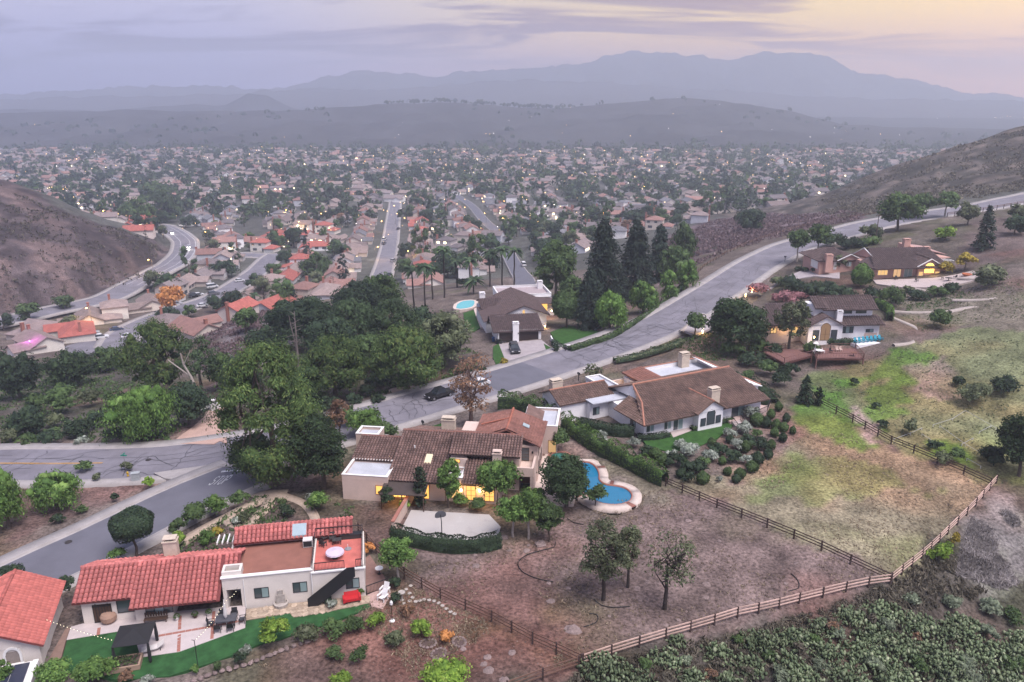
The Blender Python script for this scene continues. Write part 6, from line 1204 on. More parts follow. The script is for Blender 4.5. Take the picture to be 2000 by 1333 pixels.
# ---- clipped globes, grey shrubs and hedges on the mound
GL = [(1493,790,773,17),(1505,815,800,16),(1520,800,786,15),(1535,822,808,14),(1515,835,820,18),(1530,840,826,18),(1496,832,815,18),(1512,850,836,16),(1478,828,808,26),(1528,860,846,16),(1548,845,833,12),(1505,875,860,18),(1478,905,884,24),(1468,918,902,24),(1445,930,916,22),(1437,940,928,16),(1420,925,914,16),(1372,942,922,24),(1500,892,878,18),(1455,880,862,20),(1410,905,892,14),(1425,862,850,16),(1390,868,856,16),(1340,915,900,18),(1330,930,916,20),(1280,892,876,24),(1295,905,888,22)]
for i, (px, py, tp, w) in enumerate(GL):
    T('globe', 'mid' if i % 3 else 'dark', px, py + 4, tp, w, '# clipped globe shrub on the planted mound', 'shrub', 'globe_shrub', cb=0, dens=2.2, lpx=2.6, group='clipped globe shrubs on the mound')
GRY = [(1470,815,44),(1455,840,34),(1425,848,28),(1480,850,26),(1310,890,26),(1345,885,40),(1385,893,36),(1375,905,28),(1237,868,30),(1175,855,28),(1405,935,14),(1425,915,10),(1440,870,30),(1455,900,26),(1330,868,28)]
for i, (px, py, w) in enumerate(GRY): bush('grey' if i % 4 != 3 else 'mid', px, py + 8, py - w * .42, w, '# silvery shrub of the mound planting', lpx=3.0, group='silvery shrubs on the mound')
for i, (px, py, w) in enumerate([(1360,920,50),(1400,880,40),(1320,905,44),(1430,895,40),(1345,935,30),(1460,865,40),(1490,870,36),(1265,880,30),(1290,930,26)]): bush('dark', px, py + 8, py - w * .36, w, '# loose dark shrub between the silvery mound shrubs', group='loose dark shrubs on the mound')
def hedge(pts, hh, wd, leaf, label, dens=1.0, top_var=.25, name='hedge'):
    W = spline([G(*p) for p in pts], .7); W[:, 2] = h(W[:, 0], W[:, 1]); o = W[0].copy(); W = W - o; n2 = normals2(W); SEED[0] += 1; r = np.random.default_rng(SEED[0]); t = thing(name, label, 'hedge', o)
    s = 1 / pxm(o); ls = max(.07, 1.9 * s); ln = np.linalg.norm(np.diff(W[:, :2], axis=0), axis=1).sum(); n = int(dens * ln * (2 * hh + wd) / (ls * ls) * .8); n = min(n, 22000)
    k = r.uniform(0, len(W) - 1.01, n); i = k.astype(int); f = (k - i)[:, None]; C = W[i] * (1 - f) + W[i + 1] * f; nn = n2[i]; th = r.uniform(-.15, 1.15, n) * math.pi; lump = 1 + top_var * (np.sin(k * 1.7 + 1) * .5 + np.sin(k * .83) * .5) + r.normal(0, .05, n)
    cs, sn = np.cos(th), np.sin(th); cs = np.sign(cs) * np.abs(cs) ** .5; sn = np.sign(sn) * np.abs(sn) ** .6
    P = np.concatenate([C[:, :2] + nn * (cs * wd / 2)[:, None], (C[:, 2] + hh * .45 + sn * hh * .55 * lump)[:, None]], 1); Nn = np.concatenate([nn * cs[:, None], sn[:, None]], 1) + r.normal(size=(n, 3)) * .4
    V, Q = leafquads(r, P, Nn, ls); link('foliage', npmesh('foliage', V, Q, LF[leaf]), t)
    strip('hedge_core', W, [-wd * .4, -wd * .36, 0, wd * .36, wd * .4], [-.3, hh * .62, hh * .7, hh * .62, -.3], LF['dark'], t)
hedge([(1103,838),(1130,858),(1160,878),(1200,898),(1240,918),(1270,935),(1298,948)], 2.6, 1.9, 'green', 'tall bushy hedge between the pool and the mound', 1.0, .5)
hedge([(1130,836),(1160,842),(1200,850),(1238,852)], 1.7, 1.6, 'dark', 'clipped dark hedge in front of the ranch house wing', 1.3, .05); hedge([(1245,858),(1275,858),(1305,852)], .8, 1.2, 'dark', 'low clipped hedge beneath the ranch house windows', 1.3, .05); hedge([(1350,842),(1390,832),(1430,822)], .7, 1.0, 'mid', 'low loose hedge along the arched gable', 1.0, .3)
hedge([(768,1052),(820,1066),(880,1075),(940,1074),(975,1066)], 1.7, 1.7, 'dark', 'dense dark hedge along the concrete court', 1.3, .3)
hedge([(975,795),(1010,798),(1050,810),(1085,828)], 2.6, 2.0, 'mid', 'dark hedge between the brown-tiled house and the ranch house', 1.0, .5)
hedge([(1113,690),(1150,678),(1200,660),(1260,624),(1310,588),(1350,545)], 1.5, 1.2, 'mid', 'long roadside hedge below the pepper trees', 1.2, .08); hedge([(1080,672),(1095,682),(1113,688)], 1.1, 1.0, 'dark', 'short clipped hedge at the driveway corner', 1.2, .05)
hedge([(1200,705),(1230,700),(1260,692),(1300,680),(1330,668)], .6, 1.8, 'olive', 'low dry hedge along the road above the ranch house', .7, .6); hedge([(1712,600),(1735,612),(1738,628)], 2.0, 1.4, 'green', 'bright clipped hedge beside the deck house', 1.2, .1); hedge([(1410,770),(1440,745),(1480,760),(1510,790)], 1.4, 2.4, 'dark', 'dark shrub hedge behind the ranch house', .9, .6)
hedge([(1590,668),(1620,670),(1650,672),(1672,672)], 1.0, 1.6, 'dark', 'flowering hedge between the white house and its deck', 1.0, .4)
# ---- garden of the red-roofed house
for i, (leaf, px, py, tp, w, lb) in enumerate([('lime', 543, 1262, 1205, 62, 'bright lime shrub on the lawn edge'), ('olive', 600, 1252, 1222, 50, 'dry olive shrub beside the lime shrub'), ('mid', 655, 1248, 1212, 55, 'dark shrub bank at the lawn edge'), ('mid', 690, 1235, 1205, 45, 'dark shrub at the end of the lawn'), ('lime', 735, 1232, 1205, 42, 'yellow-green shrub near the bird bath'), ('lime', 822, 1245, 1214, 46, 'rounded yellow-green shrub by the rail fence'), ('olive', 770, 1262, 1232, 40, 'loose olive shrub on the bare slope'), ('mid', 655, 1290, 1268, 36, 'small shrub on the lower slope'), ('olive', 655, 1282, 1262, 24, 'pale tuft shrub on the lower slope'), ('mid', 705, 1295, 1268, 40, 'low grey-green shrub on the bare slope'), ('green', 190, 1333, 1290, 80, 'bright shrub at the bottom beside the lawn'), ('green', 110, 1345, 1290, 70, 'yellow-green shrub in front of the outbuilding'), ('green', 10, 1345, 1295, 40, 'green shrub in the bottom corner'), ('dark', 20, 1140, 1105, 50, 'dark shrub behind the outbuilding'), ('grey', 480, 1280, 1262, 24, 'silvery shrub by the retaining wall'), ('dark', 470, 1300, 1272, 30, 'dark shrub under the silvery one'), ('mid', 430, 1310, 1290, 24, 'small shrub beside the lamp post'), ('green', 380, 1318, 1302, 20, 'green shrub in the raised bed'), ('lime', 345, 1070, 1040, 44, 'bright yellow-green shrub behind the chimney'), ('green', 405, 1062, 1040, 40, 'rounded green shrub on the front path'), ('yellow', 424, 1043, 1032, 26, 'yellow flowering cushion on the front path'), ('green', 420, 1002, 972, 50, 'green shrub on the front bank'), ('mid', 385, 1020, 988, 60, 'leafy shrub on the front bank'), ('mid', 470, 985, 960, 40, 'dark shrub on the front bank'), ('grey', 464, 1025, 1010, 22, 'silvery cushion in the front bed'), ('olive', 478, 1020, 1000, 26, 'olive shrub in the front bed'), ('mid', 350, 1045, 1015, 40, 'dark shrub at the sidewalk'), ('green', 620, 1000, 965, 44, 'green shrub below the ivy tree'), ('grey', 612, 985, 965, 28, 'white flowering shrub below the ivy tree'), ('dark', 560, 1010, 990, 40, 'dark shrub in the front bed'), ('green', 230, 1095, 1075, 36, 'green shrub at the wing roof edge'), ('dark', 135, 1160, 1120, 34, 'dark shrub between house and outbuilding'), ('autumn', 250, 1335, 1305, 30, 'reddish shrub at the bottom of the lawn'), ('grey', 290, 1340, 1318, 30, 'pale shrub at the bottom of the lawn'), ('lime', 870, 1345, 1300, 100, 'spiky bright green clump at the bottom edge'), ('lime', 665, 1345, 1318, 50, 'spiky green clump below the bare slope'), ('orange', 870, 1255, 1235, 34, 'thin orange-leaved shrub near the stone rings'), ('autumn', 795, 1200, 1178, 34, 'rusty shrub by the stepping stones'), ('dark', 770, 1150, 1132, 30, 'low shrub around the small fence tree'), ('dark', 640, 1180, 1166, 22, 'potted dark plant under the stair'), ('grey', 648, 1186, 1172, 26, 'pale cactus pot beside the stair foot'), ('green', 705, 1166, 1146, 12, 'tall pot plant right of the red loveseat'), ('orange', 722, 1085, 1062, 28, 'orange shrub between house and fence'), ('dark', 770, 1180, 1160, 24, 'dark shrub beside the fence tree')]):
    bush(leaf, px, py, tp, w, lb, lpx=4.0)
for i, (px, py, w, leaf) in enumerate([(250,915,24,'olive'),(190,935,20,'olive'),(290,945,26,'lime'),(165,918,30,'mid'),(225,975,22,'dark'),(110,1020,26,'dark'),(160,1000,24,'mid'),(150,850,60,'dark'),(230,860,50,'dark'),(100,865,50,'dark'),(60,870,40,'mid'),(20,860,40,'olive'),(180,790,50,'olive'),(70,800,50,'mid'),(230,790,50,'mid'),(160,870,30,'grey'),(110,830,40,'olive'),(200,830,50,'dark')]): bush(leaf, px, py + 4, py - w * .5, w, '# wild shrub on the slopes either side of the main road', group='wild shrubs by the main road')
for i, (px, py, w) in enumerate([(720,770,40),(740,785,30),(690,790,40),(730,750,40),(780,752,26),(760,745,30),(640,800,50),(600,790,60),(680,745,40),(820,748,20),(905,730,30),(940,725,20)]): bush('dark', px, py + 4, py - w * .45, w, '# clipped dark shrub in the shaded gravel yard', group='dark shrubs in the gravel yard')
# ---- prickly pear
def pear(px, py, wpx, hpx, label, seed):
    g = G(px, py); s = pxm(g); W = wpx / s; Hh = hpx / s; r = np.random.default_rng(seed); n = int(np.clip(W * W * 13, 40, 420)); ang = np.linspace(0, 2 * math.pi, 7)[:-1]
    d = rdirs(r, n, 0.0); q = r.uniform(.35, 1, n); P = d * np.array([W / 2, W / 2 * .8, Hh]) * q[:, None]; P[:, 2] = np.maximum(P[:, 2], .1)
    a = r.uniform(.17, .34, n); yaw = r.uniform(0, math.pi, n); V = []
    up = np.stack([r.normal(0, .45, n), r.normal(0, .45, n), np.ones(n)], 1); up /= np.linalg.norm(up, axis=1)[:, None]; sd = np.stack([np.cos(yaw), np.sin(yaw), np.zeros(n)], 1); fw = np.cross(up, sd); fw /= np.linalg.norm(fw, axis=1)[:, None]; sd = np.cross(fw, up)
    ringp = [P + (sd * math.cos(t) * a[:, None] * .72 + up * math.sin(t) * a[:, None]) for t in ang]; allv = np.stack(ringp + [P + fw * .05, P - fw * .05], 1); F0 = [(i, (i + 1) % 6, 6) for i in range(6)] + [((i + 1) % 6, i, 7) for i in range(6)]
    Q = (np.arange(n)[:, None, None] * 8 + np.array(F0)[None]).reshape(-1, 3); o = link('pads', npmesh('pads', allv.reshape(-1, 3), Q, LF['cactus']), thing('prickly_pear', label, 'cactus', g, 0, 'prickly pear clumps below the fence'), kind='stuff')
PE = [(1180,1310,90,40),(1240,1330,70,28),(1480,1255,80,26),(1545,1245,70,24),(1600,1225,60,20),(1660,1200,60,18),(1720,1190,70,20),(1780,1215,80,22),(1840,1230,70,20),(1300,1285,60,28),(1400,1275,60,24),(1455,1300,70,24),(1540,1300,70,26),(1610,1270,60,24),(1680,1275,90,28),(1750,1260,80,24),(1820,1275,90,26),(1900,1265,90,26),(1960,1280,90,26),(1640,1325,100,30),(1740,1320,100,30),(1840,1320,100,30),(1940,1325,100,30),(1560,1335,90,28),(1350,1325,60,26),(1420,1330,50,24),(1990,1250,60,24),(1870,1215,70,18),(1700,1235,70,22),(1320,1250,40,16)]
for i, (px, py, w, hh) in enumerate(PE): pear(px, py + 8, w * 1.3, hh, '# prickly pear clump on the slope below the pale rail fence', 700 + i)
for i, (px, py, w) in enumerate([(1260,1300,34),(1340,1290,26),(1520,1320,44),(1585,1250,30),(1640,1240,36),(1730,1225,40),(1795,1300,50),(1880,1300,54),(1930,1240,44),(1975,1300,50),(1700,1300,46),(1600,1300,36),(1440,1250,26),(1860,1180,40),(1930,1190,50),(1985,1210,50),(1780,1175,34),(1900,1330,50),(1500,1280,28)]): bush('sage' if i % 3 else 'mid', px, py + 8, py - w * .3, w, '# sage shrub on the slope below the pale rail fence', group='sage shrubs below the fence')
for i, (px, py, w) in enumerate([(1400,1300,26),(1385,1325,30),(1460,1318,28),(1625,1230,26),(1700,1215,26),(1790,1250,24),(1560,1275,30)]): bush('autumn' if i % 2 else 'brush', px, py + 5, py - w * .6, w, '# rusty dry bush among the prickly pears', group='rusty bushes among the prickly pears', dens=.6)
bush('lime', 1838, 1100, 1062, 44, 'bright yellow-green shrub against the pale fence'); bush('yellow', 1862, 1075, 1035, 18, 'yellowish dry shrub at the fence')
# ---- wild cover that nobody could count
def tufts(name, label, polys, n, size, leaf, per=7, seed=1, tall=1.0, asp=.5):
    r = np.random.default_rng(seed); P = []
    for pl in polys:
        W = np.array([G(*p)[:2] for p in pl]); lo, hi = W.min(0), W.max(0); k = n // len(polys); q = r.uniform(lo, hi, (k * 6, 2)); q = q[inpoly(q[:, 0], q[:, 1], W)]; keep = fbm(q[:, 0], q[:, 1], .12, seed, 3) > .42; P.append(q[keep][:k])
    P = np.concatenate(P); m = len(P); z = h(P[:, 0], P[:, 1]); ssz = np.asarray(size) * r.uniform(.5, 1.5, m); D = rdirs(r, m * per, .0); c = np.repeat(np.c_[P, z], per, 0); sz = np.repeat(ssz, per)
    Q_ = c + D * np.array([1, 1, .8 * tall]) * (sz * r.uniform(.4, 1, m * per))[:, None]; V, Q = leafquads(r, Q_, D + r.normal(size=D.shape) * .5, sz * .42 * (1 + (asp < .3)), asp, np.tile([0, 0, 1.0], (m * per, 1)) * tall)
    o = link(name, npmesh(name, V, Q, LF[leaf]), kind='stuff', label=label, category='undergrowth'); return o
tufts('dry_brush', 'dark dry brush covering the slope below the fences', [[(1140,1310),(1735,1148),(1860,1045),(1870,1130),(1960,1165),(2060,1100),(2120,1400),(1000,1400)]], 2600, .42, 'brush', 10, 11, 1.0, .2)
tufts('dry_grass', 'grey dry grass sweeping down behind the pale fence', [[(1862,1120),(1900,1010),(1990,965),(2050,1100),(1960,1150)]], 1800, .45, 'drygrey', 9, 12, .35, .12)
tufts('hillside_brush', 'purple-brown brush on the embankment beyond the road rail', [[(1320,560),(1380,508),(1480,476),(1600,446),(1700,424),(1640,412),(1500,418),(1390,432),(1290,480)]], 3600, 1.1, 'purple', 7, 13)
tufts('hillside_brush', 'dark scrub dotting the big bare hillside behind the upper road', [[(1590,400),(1700,345),(1850,294),(2000,254),(2150,220),(2150,350),(2000,372),(1820,405),(1650,430)]], 3000, 1.3, 'brush', 7, 14)
tufts('hillside_brush', 'sparse dark scrub on the rocky hill beside the valley road', [[(-100,330),(0,362),(100,405),(200,445),(290,472),(318,495),(290,530),(200,575),(0,620),(-150,630)]], 1500, 1.0, 'brush', 7, 15)
tufts('knoll_brush', 'grey brush on the knoll above the valley houses', [[(390,690),(405,648),(520,605),(600,615),(560,700),(480,760),(430,760),(400,720)]], 2200, .8, 'purple', 8, 16)
tufts('undergrowth', 'dark undergrowth on the slope left of the main road', [[(-60,865),(330,862),(390,800),(340,730),(200,705),(0,722)], [(480,860),(720,795),(930,735),(930,690),(800,640),(600,640),(480,740)]], 3200, .7, 'mid', 7, 17)
tufts('weeds', 'small weeds and dry tufts scattered over the pastures', [[(800,1115),(1100,1020),(1280,950),(1735,1136),(1130,1292)], [(1300,945),(1540,855),(1620,800),(1930,950),(1735,1134)], [(500,1300),(800,1140),(1130,1292),(1000,1345)]], 6500, .16, 'straw', 5, 18, 1.0, .22)
tufts('weeds', 'grass tufts over the upper field and banks', [[(1560,745),(1720,692),(1900,640),(2060,650),(2060,960),(1935,948),(1740,866)], [(1740,600),(1900,560),(2060,540),(2060,640),(1800,650)]], 2200, .26, 'olive', 6, 19)
tufts('garden_cover', 'low dark ground cover on the garden banks', [[(1480,640),(1600,560),(1740,566),(1900,570),(1850,600),(1700,610),(1540,600)], [(1190,705),(1330,662),(1400,650),(1480,720),(1420,735),(1300,700)], [(345,1068),(505,970),(690,990),(680,1030),(480,1095),(350,1100)]], 1800, .4, 'mid', 7, 20)
r = np.random.default_rng(6); W = np.array([G(*p)[:2] for p in [(520,1300),(800,1125),(1100,1020),(1280,950),(1735,1136),(1130,1292),(1000,1345)]]); q = r.uniform(W.min(0), W.max(0), (5200, 2)); q = q[inpoly(q[:, 0], q[:, 1], W)]; m_ = len(q); b_ = np.array([(1, 0, 0), (0, 1, 0), (-1, 0, 0), (0, -1, 0), (0, 0, .8)]); V = (np.c_[q, h(q[:, 0], q[:, 1])][:, None] + b_[None] * (r.uniform(.03, .11, m_) ** 1.0)[:, None, None] * r.uniform(.6, 1.4, (m_, 5, 1))).reshape(-1, 3)
link('pebbles', npmesh('pebbles', V, (np.arange(m_)[:, None, None] * 5 + np.array([(0, 1, 4), (1, 2, 4), (2, 3, 4), (3, 0, 4)])[None]).reshape(-1, 3), mat('clod', (.13, .09, .08), .95, .3, 3, island=.4)), kind='stuff', label='small stones and clods strewn over the dusty pasture', category='pebbles')
# ================================================================== THE VALLEY SUBURB
M_OW = mat('house_paint', (1, 1, 1), .95, .08, .5, objcol=True); M_OR = mat('house_shingle', (1, 1, 1), .9, .22, .8, objcol=True, wave=('Z', 2.2, .25)); M_GD = mat('garage_white', (.62, .60, .60), .7, .05, 1); M_WG = mat('far_glass', (.06, .07, .085), .2, .1, 1, spec=.6)
M_WL = emat('far_window_lit', (1.0, .60, .22), 3.0); M_WL2 = emat('far_window_bright', (1.0, .78, .45), 3.6)
def gmesh(x0, x1, y0, y1, ze, zr, axis, ov=.5):
    m = MB()
    if axis == 'x':
        ym = (y0 + y1) / 2; s = (zr - ze) / (ym - y0); m.slab([(x0 - ov, y0 - ov, ze - ov * s), (x1 + ov, y0 - ov, ze - ov * s), (x1 + ov, ym, zr), (x0 - ov, ym, zr)], .18); m.slab([(x1 + ov, y1 + ov, ze - ov * s), (x0 - ov, y1 + ov, ze - ov * s), (x0 - ov, ym, zr), (x1 + ov, ym, zr)], .18)
    else:
        xm = (x0 + x1) / 2; s = (zr - ze) / (xm - x0); m.slab([(x0 - ov, y1 + ov, ze - ov * s), (x0 - ov, y0 - ov, ze - ov * s), (xm, y0 - ov, zr), (xm, y1 + ov, zr)], .18); m.slab([(x1 + ov, y0 - ov, ze - ov * s), (x1 + ov, y1 + ov, ze - ov * s), (xm, y1 + ov, zr), (xm, y0 - ov, zr)], .18)
    return m
def wmesh(m, x0, x1, y0, y1, ze, zr, axis):     # walls with gable ends
    if axis == 'x':
        ym = (y0 + y1) / 2; m.add([(x0, y0, -2.5), (x1, y0, -2.5), (x1, y1, -2.5), (x0, y1, -2.5), (x0, y0, ze), (x1, y0, ze), (x1, y1, ze), (x0, y1, ze), (x0, ym, zr - .1), (x1, ym, zr - .1)], [(0, 1, 5, 4), (2, 3, 7, 6), (1, 2, 6, 9, 5), (3, 0, 4, 8, 7)])
    else:
        xm = (x0 + x1) / 2; m.add([(x0, y0, -2.5), (x1, y0, -2.5), (x1, y1, -2.5), (x0, y1, -2.5), (x0, y0, ze), (x1, y0, ze), (x1, y1, ze), (x0, y1, ze), (xm, y0, zr - .1), (xm, y1, zr - .1)], [(1, 2, 6, 5), (3, 0, 4, 7), (0, 1, 5, 8, 4), (2, 3, 7, 9, 6)])
def hmesh(x0, x1, y0, y1, ze, zr, ov=.5):
    x0 -= ov; x1 += ov; y0 -= ov; y1 += ov; ym = (y0 + y1) / 2; d = (y1 - y0) / 2; P, Q = (x0 + d, ym, zr), (x1 - d, ym, zr)
    if x1 - x0 <= 2 * d + .2: P = Q = ((x0 + x1) / 2, ym, zr)
    m = MB(); A_, B_, C2, D2 = (x0, y0, ze - .1), (x1, y0, ze - .1), (x1, y1, ze - .1), (x0, y1, ze - .1)
    for f in ([A_, B_, Q, P], [C2, D2, P, Q], [B_, C2, Q], [D2, A_, P]):
        m.slab(f if P != Q else [f[0], f[1], P], .18)
    return m
def proto(kind):
    e = link('tract_house', None); wl = MB(); rf = MB(); W_ = []; gd = None; r_ = lambda m: rf.add(m.v, m.f)
    if kind == 0: wmesh(wl, -7.5, 7.5, 0, 9, 2.7, 5.0, 'x'); wmesh(wl, 1.5, 7.5, -5, 0, 2.5, 4.1, 'y'); r_(gmesh(-7.5, 7.5, 0, 9, 2.7, 5.0, 'x')); r_(gmesh(1.5, 7.5, -5, 3.5, 2.5, 4.1, 'y')); gd = (2.2, 6.8, -5); W_ = [(-5.2, 0, 1.0, 2.2, 1.2), (-1.6, 0, .8, 1.8, 1.4)]; ch = (-6.6, 4.5, 6.2)
    elif kind == 1: wmesh(wl, -7, 2.5, 0, 8.5, 5.4, 5.4, 'x'); wmesh(wl, 2.5, 8.5, -3, 6, 2.6, 2.6, 'x'); r_(hmesh(-7, 2.5, 0, 8.5, 5.4, 7.3)); r_(hmesh(2.5, 8.5, -3, 6, 2.6, 4.2)); gd = (3.0, 8.0, -3); W_ = [(-5.2, 0, 3.6, 1.6, 1.1), (-1.0, 0, 3.6, 1.6, 1.1), (-4.2, 0, .7, 2.4, 1.4), (.6, 0, .2, 1.1, 2.0)]; ch = (-7.3, 3.0, 8.0)
    elif kind == 2: wmesh(wl, -8, 8, 0, 10, 2.7, 2.7, 'x'); wmesh(wl, -8, -2, -4, 0, 2.6, 2.6, 'x'); r_(hmesh(-8, 8, 0, 10, 2.7, 5.0)); r_(gmesh(-8, -2, -4, 4, 2.6, 4.2, 'y')); gd = (-7.5, -2.5, -4); W_ = [(1.0, 0, .9, 2.0, 1.3), (5.2, 0, .9, 2.2, 1.3)]; ch = (6.5, 6.0, 6.4)
    else: wmesh(wl, -4.5, 7.5, 0, 8, 5.3, 7.4, 'x'); wmesh(wl, -8.5, -2.5, -4, 4, 2.6, 4.3, 'y'); r_(gmesh(-4.5, 7.5, 0, 8, 5.3, 7.4, 'x')); r_(gmesh(-8.5, -2.5, -4, 4, 2.6, 4.3, 'y')); gd = (-8.0, -3.0, -4); W_ = [(-1.0, 0, 3.5, 1.5, 1.1), (4.6, 0, 3.5, 1.8, 1.1), (1.0, 0, .3, 1.1, 2.0), (4.8, 0, .8, 2.2, 1.4)]; ch = (7.8, 4.0, 8.2)
    wl.build('wall', M_OW, e); rf.build('roof', M_OR, e)
    g = box('garage_door', M_GD, e, gd[0], gd[1], gd[2] - .06, gd[2] + .02, 0, 2.1)
    for (x, y, z, w, hh) in W_: box('window', M_WG, e, x - w / 2, x + w / 2, y - .06, y + .02, z, z + hh)
    MB().box(ch[0] - .5, ch[0] + .5, ch[1] - .4, ch[1] + .4, 0, ch[2]).box(ch[0] - .6, ch[0] + .6, ch[1] - .5, ch[1] + .5, ch[2], ch[2] + .12).build('chimney', M_BRICK, e)
    return e
PROTO = [proto(k) for k in range(4)]
WALLC = [(.80, .78, .78), (.66, .57, .50), (.52, .46, .44), (.80, .77, .76), (.62, .53, .48), (.48, .48, .52), (.72, .66, .60)]; WALLN = ['white', 'beige', 'taupe', 'pale', 'tan', 'grey', 'cream']
ROOFC = [(.20, .155, .150), (.34, .105, .085), (.135, .115, .12), (.25, .19, .175), (.26, .145, .125), (.17, .165, .18), (.19, .155, .155)]; ROOFN = ['brown', 'red', 'dark', 'tan', 'rust', 'grey', 'dusty']
KINDN = ['gabled', 'tall hip-roofed', 'low hip-roofed', 'tall gabled']
rs = random.Random(77); HOUSES = []; SEEN = {}; used_proto = set()
WL_BOX = {}
def place_house(x, y, ang, street, kind=None, roof=None, wall=None, detail=True, lit=.4, force=False):
    z = hz(x, y)
    if not force:
        if z > -20: return None
        for hx, hy in HOUSES:
            if (hx - x) ** 2 + (hy - y) ** 2 < 13.5 ** 2: return None
        for C in (CURVE, CUL, CROSS, STR, STR2, STR3):
            if ((C[:, 0] - x) ** 2 + (C[:, 1] - y) ** 2).min() < 12.5 ** 2: return None
    kind = rs.randrange(4) if kind is None else kind; rc = rs.choice([0, 0, 2, 2, 3, 4, 5, 5, 6]) if roof is None else roof; wc = rs.randrange(7) if wall is None else wall
    HOUSES.append((x, y)); src = PROTO[kind]
    if kind in used_proto: o = link('tract_house', None)
    else: o = src; used_proto.add(kind)
    o.location = (x, y, z); o.rotation_euler = (0, 0, ang); lit_h = rs.random() < lit
    kids = list(KIDS[src.name]) if o is src else []
    if o is not src:
        for ch in PARTS[kind]:
            nm = ch.name.split('.')[0]
            if not detail and nm in ('chimney', 'garage_door'): continue
            if not detail and nm == 'window' and not lit_h: continue
            c = ch.copy(); COL.objects.link(c); c.parent = o; KIDS.setdefault(o.name, []).append(c); kids.append(c)
    rr_, ww = ROOFC[rc], WALLC[wc]; f = rs.uniform(.85, 1.15)
    for c in kids:
        nm = c.name.split('.')[0]
        if nm == 'wall': c.color = (ww[0] * f, ww[1] * f, ww[2] * f, 1)
        elif nm == 'roof': f2 = rs.uniform(.8, 1.2); c.color = (rr_[0] * f2, rr_[1] * f2, rr_[2] * f2, 1)
        elif nm == 'window' and lit_h and rs.random() < .6:
            c.data = lit_mesh(c.data)
    lb = '%s %s house, %s roof, %s' % (WALLN[wc], KINDN[kind], ROOFN[rc], street); SEEN.setdefault(lb, []).append(o); o['category'] = 'house'; return o
PARTS = [list(KIDS[p.name]) for p in PROTO]; _lit = {}
def lit_mesh(me):
    if me.name not in _lit:
        n = me.copy(); n.materials.clear(); n.materials.append(M_WL if len(_lit) % 2 else M_WL2); _lit[me.name] = n; _lit[n.name] = n
    return _lit[me.name]
def along(C, side, street, setback=15.5, gap=17.5, i0=0, i1=None, **k):
    n2 = normals2(C); d = np.concatenate([[0], np.cumsum(np.linalg.norm(np.diff(C[:, :2], axis=0), axis=1))]); i1 = d[-1] if i1 is None else i1; s = i0 + gap * .5
    while s < i1:
        i = int(np.argmin(abs(d - s))); p = C[i, :2] + n2[i] * side * (setback + rs.uniform(-1, 1.5)); to = -n2[i] * side; ang = math.atan2(to[1], to[0]) + math.pi / 2
        place_house(p[0], p[1], ang + rs.uniform(-.05, .05), street, roof=(rs.choice(k['roofs']) if 'roofs' in k else None)); s += gap + rs.uniform(-1, 2)
_p = G(35, 690); place_house(_p[0], _p[1] + 3, R(-40), 'at the end of the cul-de-sac, glowing pink', 0, 3, 6, force=True)
_p = G(105, 668); place_house(_p[0], _p[1] + 4, R(-60), 'second on the cul-de-sac', 2, 1, 6, force=True)
_p = G(112, 648); place_house(_p[0], _p[1] + 12, R(-62), 'behind the parked white van', 0, 3, 6, force=True)
_p = G(185, 633); place_house(_p[0], _p[1] + 6, R(-62), 'mid cul-de-sac', 1, 3, 6, force=True)
_p = G(258, 612); place_house(_p[0], _p[1] + 6, R(-60), 'beside the orange autumn tree', 0, 3, 1, force=True)
_p = G(395, 655); place_house(_p[0], _p[1] + 6, R(140), 'half hidden behind the brushy knoll', 0, 4, 1, force=True)
_p = G(340, 652); place_house(_p[0], _p[1] + 8, R(118), 'behind the thin dark cypresses', 2, 0, 4, force=True)
along(CUL, 1, 'left side of the cul-de-sac street', i0=75, roofs=[3, 1, 4, 1, 6]); along(CUL, -1, 'right side of the cul-de-sac street', i0=70, roofs=[3, 4, 1, 1, 1])
along(CROSS, 1, 'on the far side of the cross street', roofs=[1, 1, 0, 4]); along(CROSS, -1, 'on the near side of the cross street', roofs=[3, 4, 1])
along(STR, 1, 'left of the straight street', roofs=[0, 2, 3, 4, 5]); along(STR, -1, 'right of the straight street', roofs=[0, 4, 3, 6, 1]); along(STR2, 1, 'beside the bending street, left side'); along(STR2, -1, 'beside the bending street, right side'); along(STR3, 1, 'below the palms'); along(STR3, -1, 'below the palms'); along(CURVE, -1, 'inside the valley road bend', setback=24)
# the blocks beyond, row by row
LOTS = []
for bx in range(-8, 9):
    for by in range(0, 9):
        r_ = random.Random(bx * 31 + by * 7); x0, y0 = bx * 110 + r_.uniform(-15, 15), 330 + by * 128 + r_.uniform(-15, 15); a = r_.choice([0, math.pi / 2]) + r_.uniform(-.35, .35)
        for row in range(4):
            for k in range(6):
                u, v = (k - 2.5) * 19 + r_.uniform(-2, 2), (row - 1.5) * 29 + r_.uniform(-2, 2); x = x0 + u * math.cos(a) - v * math.sin(a); y = y0 + u * math.sin(a) + v * math.cos(a); ang = a + (0 if row % 2 else math.pi) + r_.uniform(-.08, .08)
                px_ = 1000 + F * x / (y * _c + 85 * _s)
                if -160 < px_ < 2160 and r_.random() < .9: LOTS.append((y + abs(x) * .12, x, y, ang))
LOTS.sort(); rest = []
def zone(x, y):
    px_ = 1000 + F * x / (y * _c + 85 * _s); s = 'the lit valley road' if px_ < 450 else 'the long straight street' if px_ < 850 else 'the palms' if px_ < 1150 else 'the dark conifers' if px_ < 1450 else 'the bare hillside'
    return s
nb = 0
